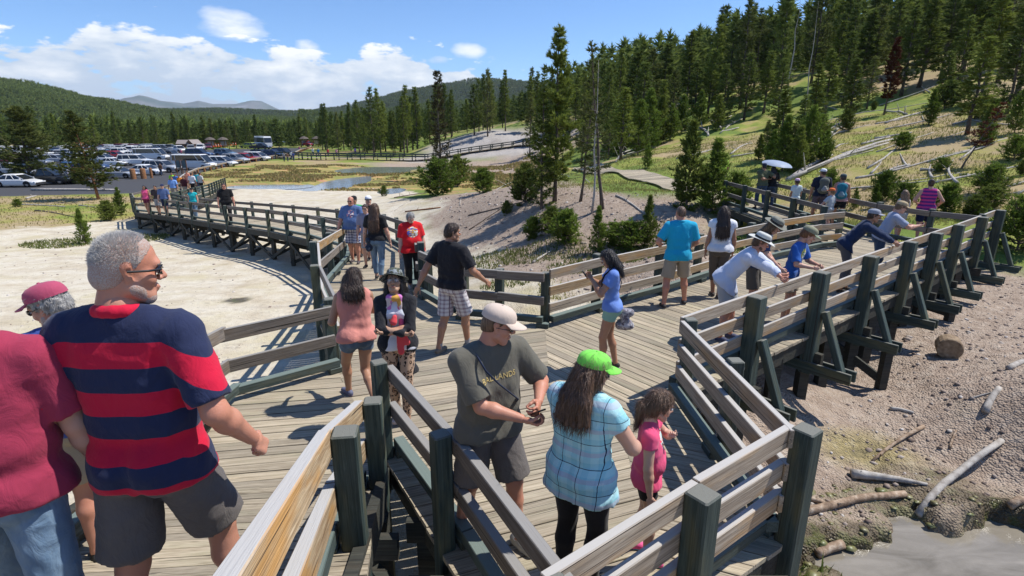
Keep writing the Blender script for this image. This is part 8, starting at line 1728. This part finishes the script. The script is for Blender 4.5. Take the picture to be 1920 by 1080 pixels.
for (u, v, l_) in ((251, 336, 'left thick brown wooden bollard at the lot edge'), (270, 335, 'middle thick brown wooden bollard at the lot edge'), (285, 334, 'thin right wooden bollard at the lot edge')):
    x, y, z = hit(u, v); mb = MB(); r_ = .32 if 'thick' in l_ else .16; mb.lathe([(r_, -.3), (r_, 1.15), (r_ * .8, 1.3), (0, 1.32)], 12); tag(obj('wooden_bollard', mb.mesh('wooden_bollard', M_redbark, True), loc=(x, y, z)), l_, 'bollard', 'wooden bollards')
for (u, v, l_) in ((337, 326, 'left grey information board at the lot edge'), (348, 326, 'right grey information board at the lot edge')):
    x, y, z = hit(u, v); e = empty('notice_board', (x, y, z), R(5), label=l_, cat='notice board'); mb = MB(); mb.box((0, 0, 1.35), (.55, .08, 1.0)); mb.build('panel', material('blue_grey_board', col=(.10, .14, .15)), e)
    for sg in (-1, 1): mb = MB(); mb.beam((sg * .3, 0, -.2), (sg * .3, 0, 1.9), .09, .09); mb.build('post', M_redbark, e)
# distant boardwalk
dpts = [(-49, 117), (-38, 112), (-28, 114), (-18, 116.5), (-9, 118.5), (0, 119.5), (9, 121)]
for i in range(len(dpts) - 1):
    a, b = Vector(dpts[i]), Vector(dpts[i + 1]); d = (b - a).normalized(); n = Vector((-d.y, d.x)); za, zb = [float(GZ(*q)) + .45 for q in (a, b)]
    deck('planks', [tuple(a), tuple(b), tuple(b + n * 2.2), tuple(a + n * 2.2)], math.atan2(n.y, n.x), lambda x, y, a=a, d=d, za=za, zb=zb, L=(b - a).length: za + (zb - za) * ((Vector((x, y)) - a).dot(d) / L), parent=boardwalk, seed=80 + i, wid=.4, split=9)
fence('dark distant fence on the near side of the boardwalk across the far shore', [(*p, float(GZ(*p)) + .45) for p in dpts], rails=(.88, .45), side=1, spacing=2.6, m=M_kerb, below=.9, kerb=False, post=.2, rail_h=.18)
fence('dark distant fence on the far side of the same boardwalk', [(p[0] + .3, p[1] + 2.2, float(GZ(*p)) + .45) for p in dpts], rails=(.88, .45), side=-1, spacing=2.6, m=M_kerb, below=.9, kerb=False, post=.2, rail_h=.18)
# ================================================================ air and the labels of repeats
mb = MB(); mb.box((0, 5200, 300), (27000, 19500, 760))
hz = mb.mesh('haze', bpy.data.materials.new('haze_air')); hm = hz.materials[0]; hm.use_nodes = True; nt_ = hm.node_tree
for n_ in list(nt_.nodes):
    if n_.type != 'OUTPUT_MATERIAL': nt_.nodes.remove(n_)
pv = nt_.nodes.new('ShaderNodeVolumePrincipled'); pv.inputs['Density'].default_value = .00005; pv.inputs['Color'].default_value = (.78, .88, 1, 1); pv.inputs['Anisotropy'].default_value = .1
nt_.links.new(pv.outputs[0], [n for n in nt_.nodes if n.type == 'OUTPUT_MATERIAL'][0].inputs['Volume'])
obj('haze', hz, kind='stuff')
ORD = lambda n: '%d%s' % (n, 'th' if 10 <= n % 100 <= 20 else {1: 'st', 2: 'nd', 3: 'rd'}.get(n % 10, 'th'))
def relabel(group, tail, kindword):
    L_o = [o for o in COL.objects if o.get('group') == group]
    L_o.sort(key=lambda o: math.atan2(o.location.x, o.location.y))
    for i, o in enumerate(L_o):
        tone = ''
        for c in o.children:
            if c.name.startswith('crown'): tone = {'dark_pine_needles': 'dark ', 'olive_pine_needles': 'olive ', 'pine_needles': 'green ', 'young_pine_needles': 'bright green '}.get(c.data.materials[0].name, '')
        if o.children and kindword == 'pine': tone += ('tall ' if o.scale.z > 1.05 else 'short ') if o.scale.z > 1.05 or o.scale.z < .7 else ''
        o['label'] = '%s%s, %s from the left %s' % (tone, kindword, ORD(i + 1), tail)
relabel('pines on the hillside', 'among those spread over the grassy hillside', 'pine')
relabel('bushy young pines on the slope', 'among the bushy young ones on the slope', 'pine')
relabel('forest pines of the upper hillside', 'in the front of the dense hilltop forest', 'pine')
relabel('pines on the pale mound', 'among those crowning the pale bare mound', 'pine')
relabel('pines between mound and hillside', 'in the wooded dip beside the mound', 'pine')
relabel('pines right of the parking lot', 'in the belt right of the parking lot', 'pine')
relabel('pines behind the parking lot', 'in the belt behind the parking lot', 'pine')
relabel('fallen logs on the slope', 'among the logs on the grassy slope', 'bleached fallen log')
relabel('brush clumps on the slope', 'among the brush on the grassy slope', 'low brush clump')
L_v = sorted([o for o in COL.objects if o.get('group') == 'vehicles in the further rows'], key=lambda o: math.atan2(o.location.x, o.location.y))
for i, o in enumerate(L_v):
    cn = [c.data.materials[0].name.replace('paint_', '') for c in o.children if c.name.startswith('body')][0]; o['label'] = 'distant %s vehicle, %s from the left in the crowded rear rows' % (cn, ORD(i + 1))
relabel('orange cones across the far lot', 'in the cone row across the far lot', 'orange traffic cone')
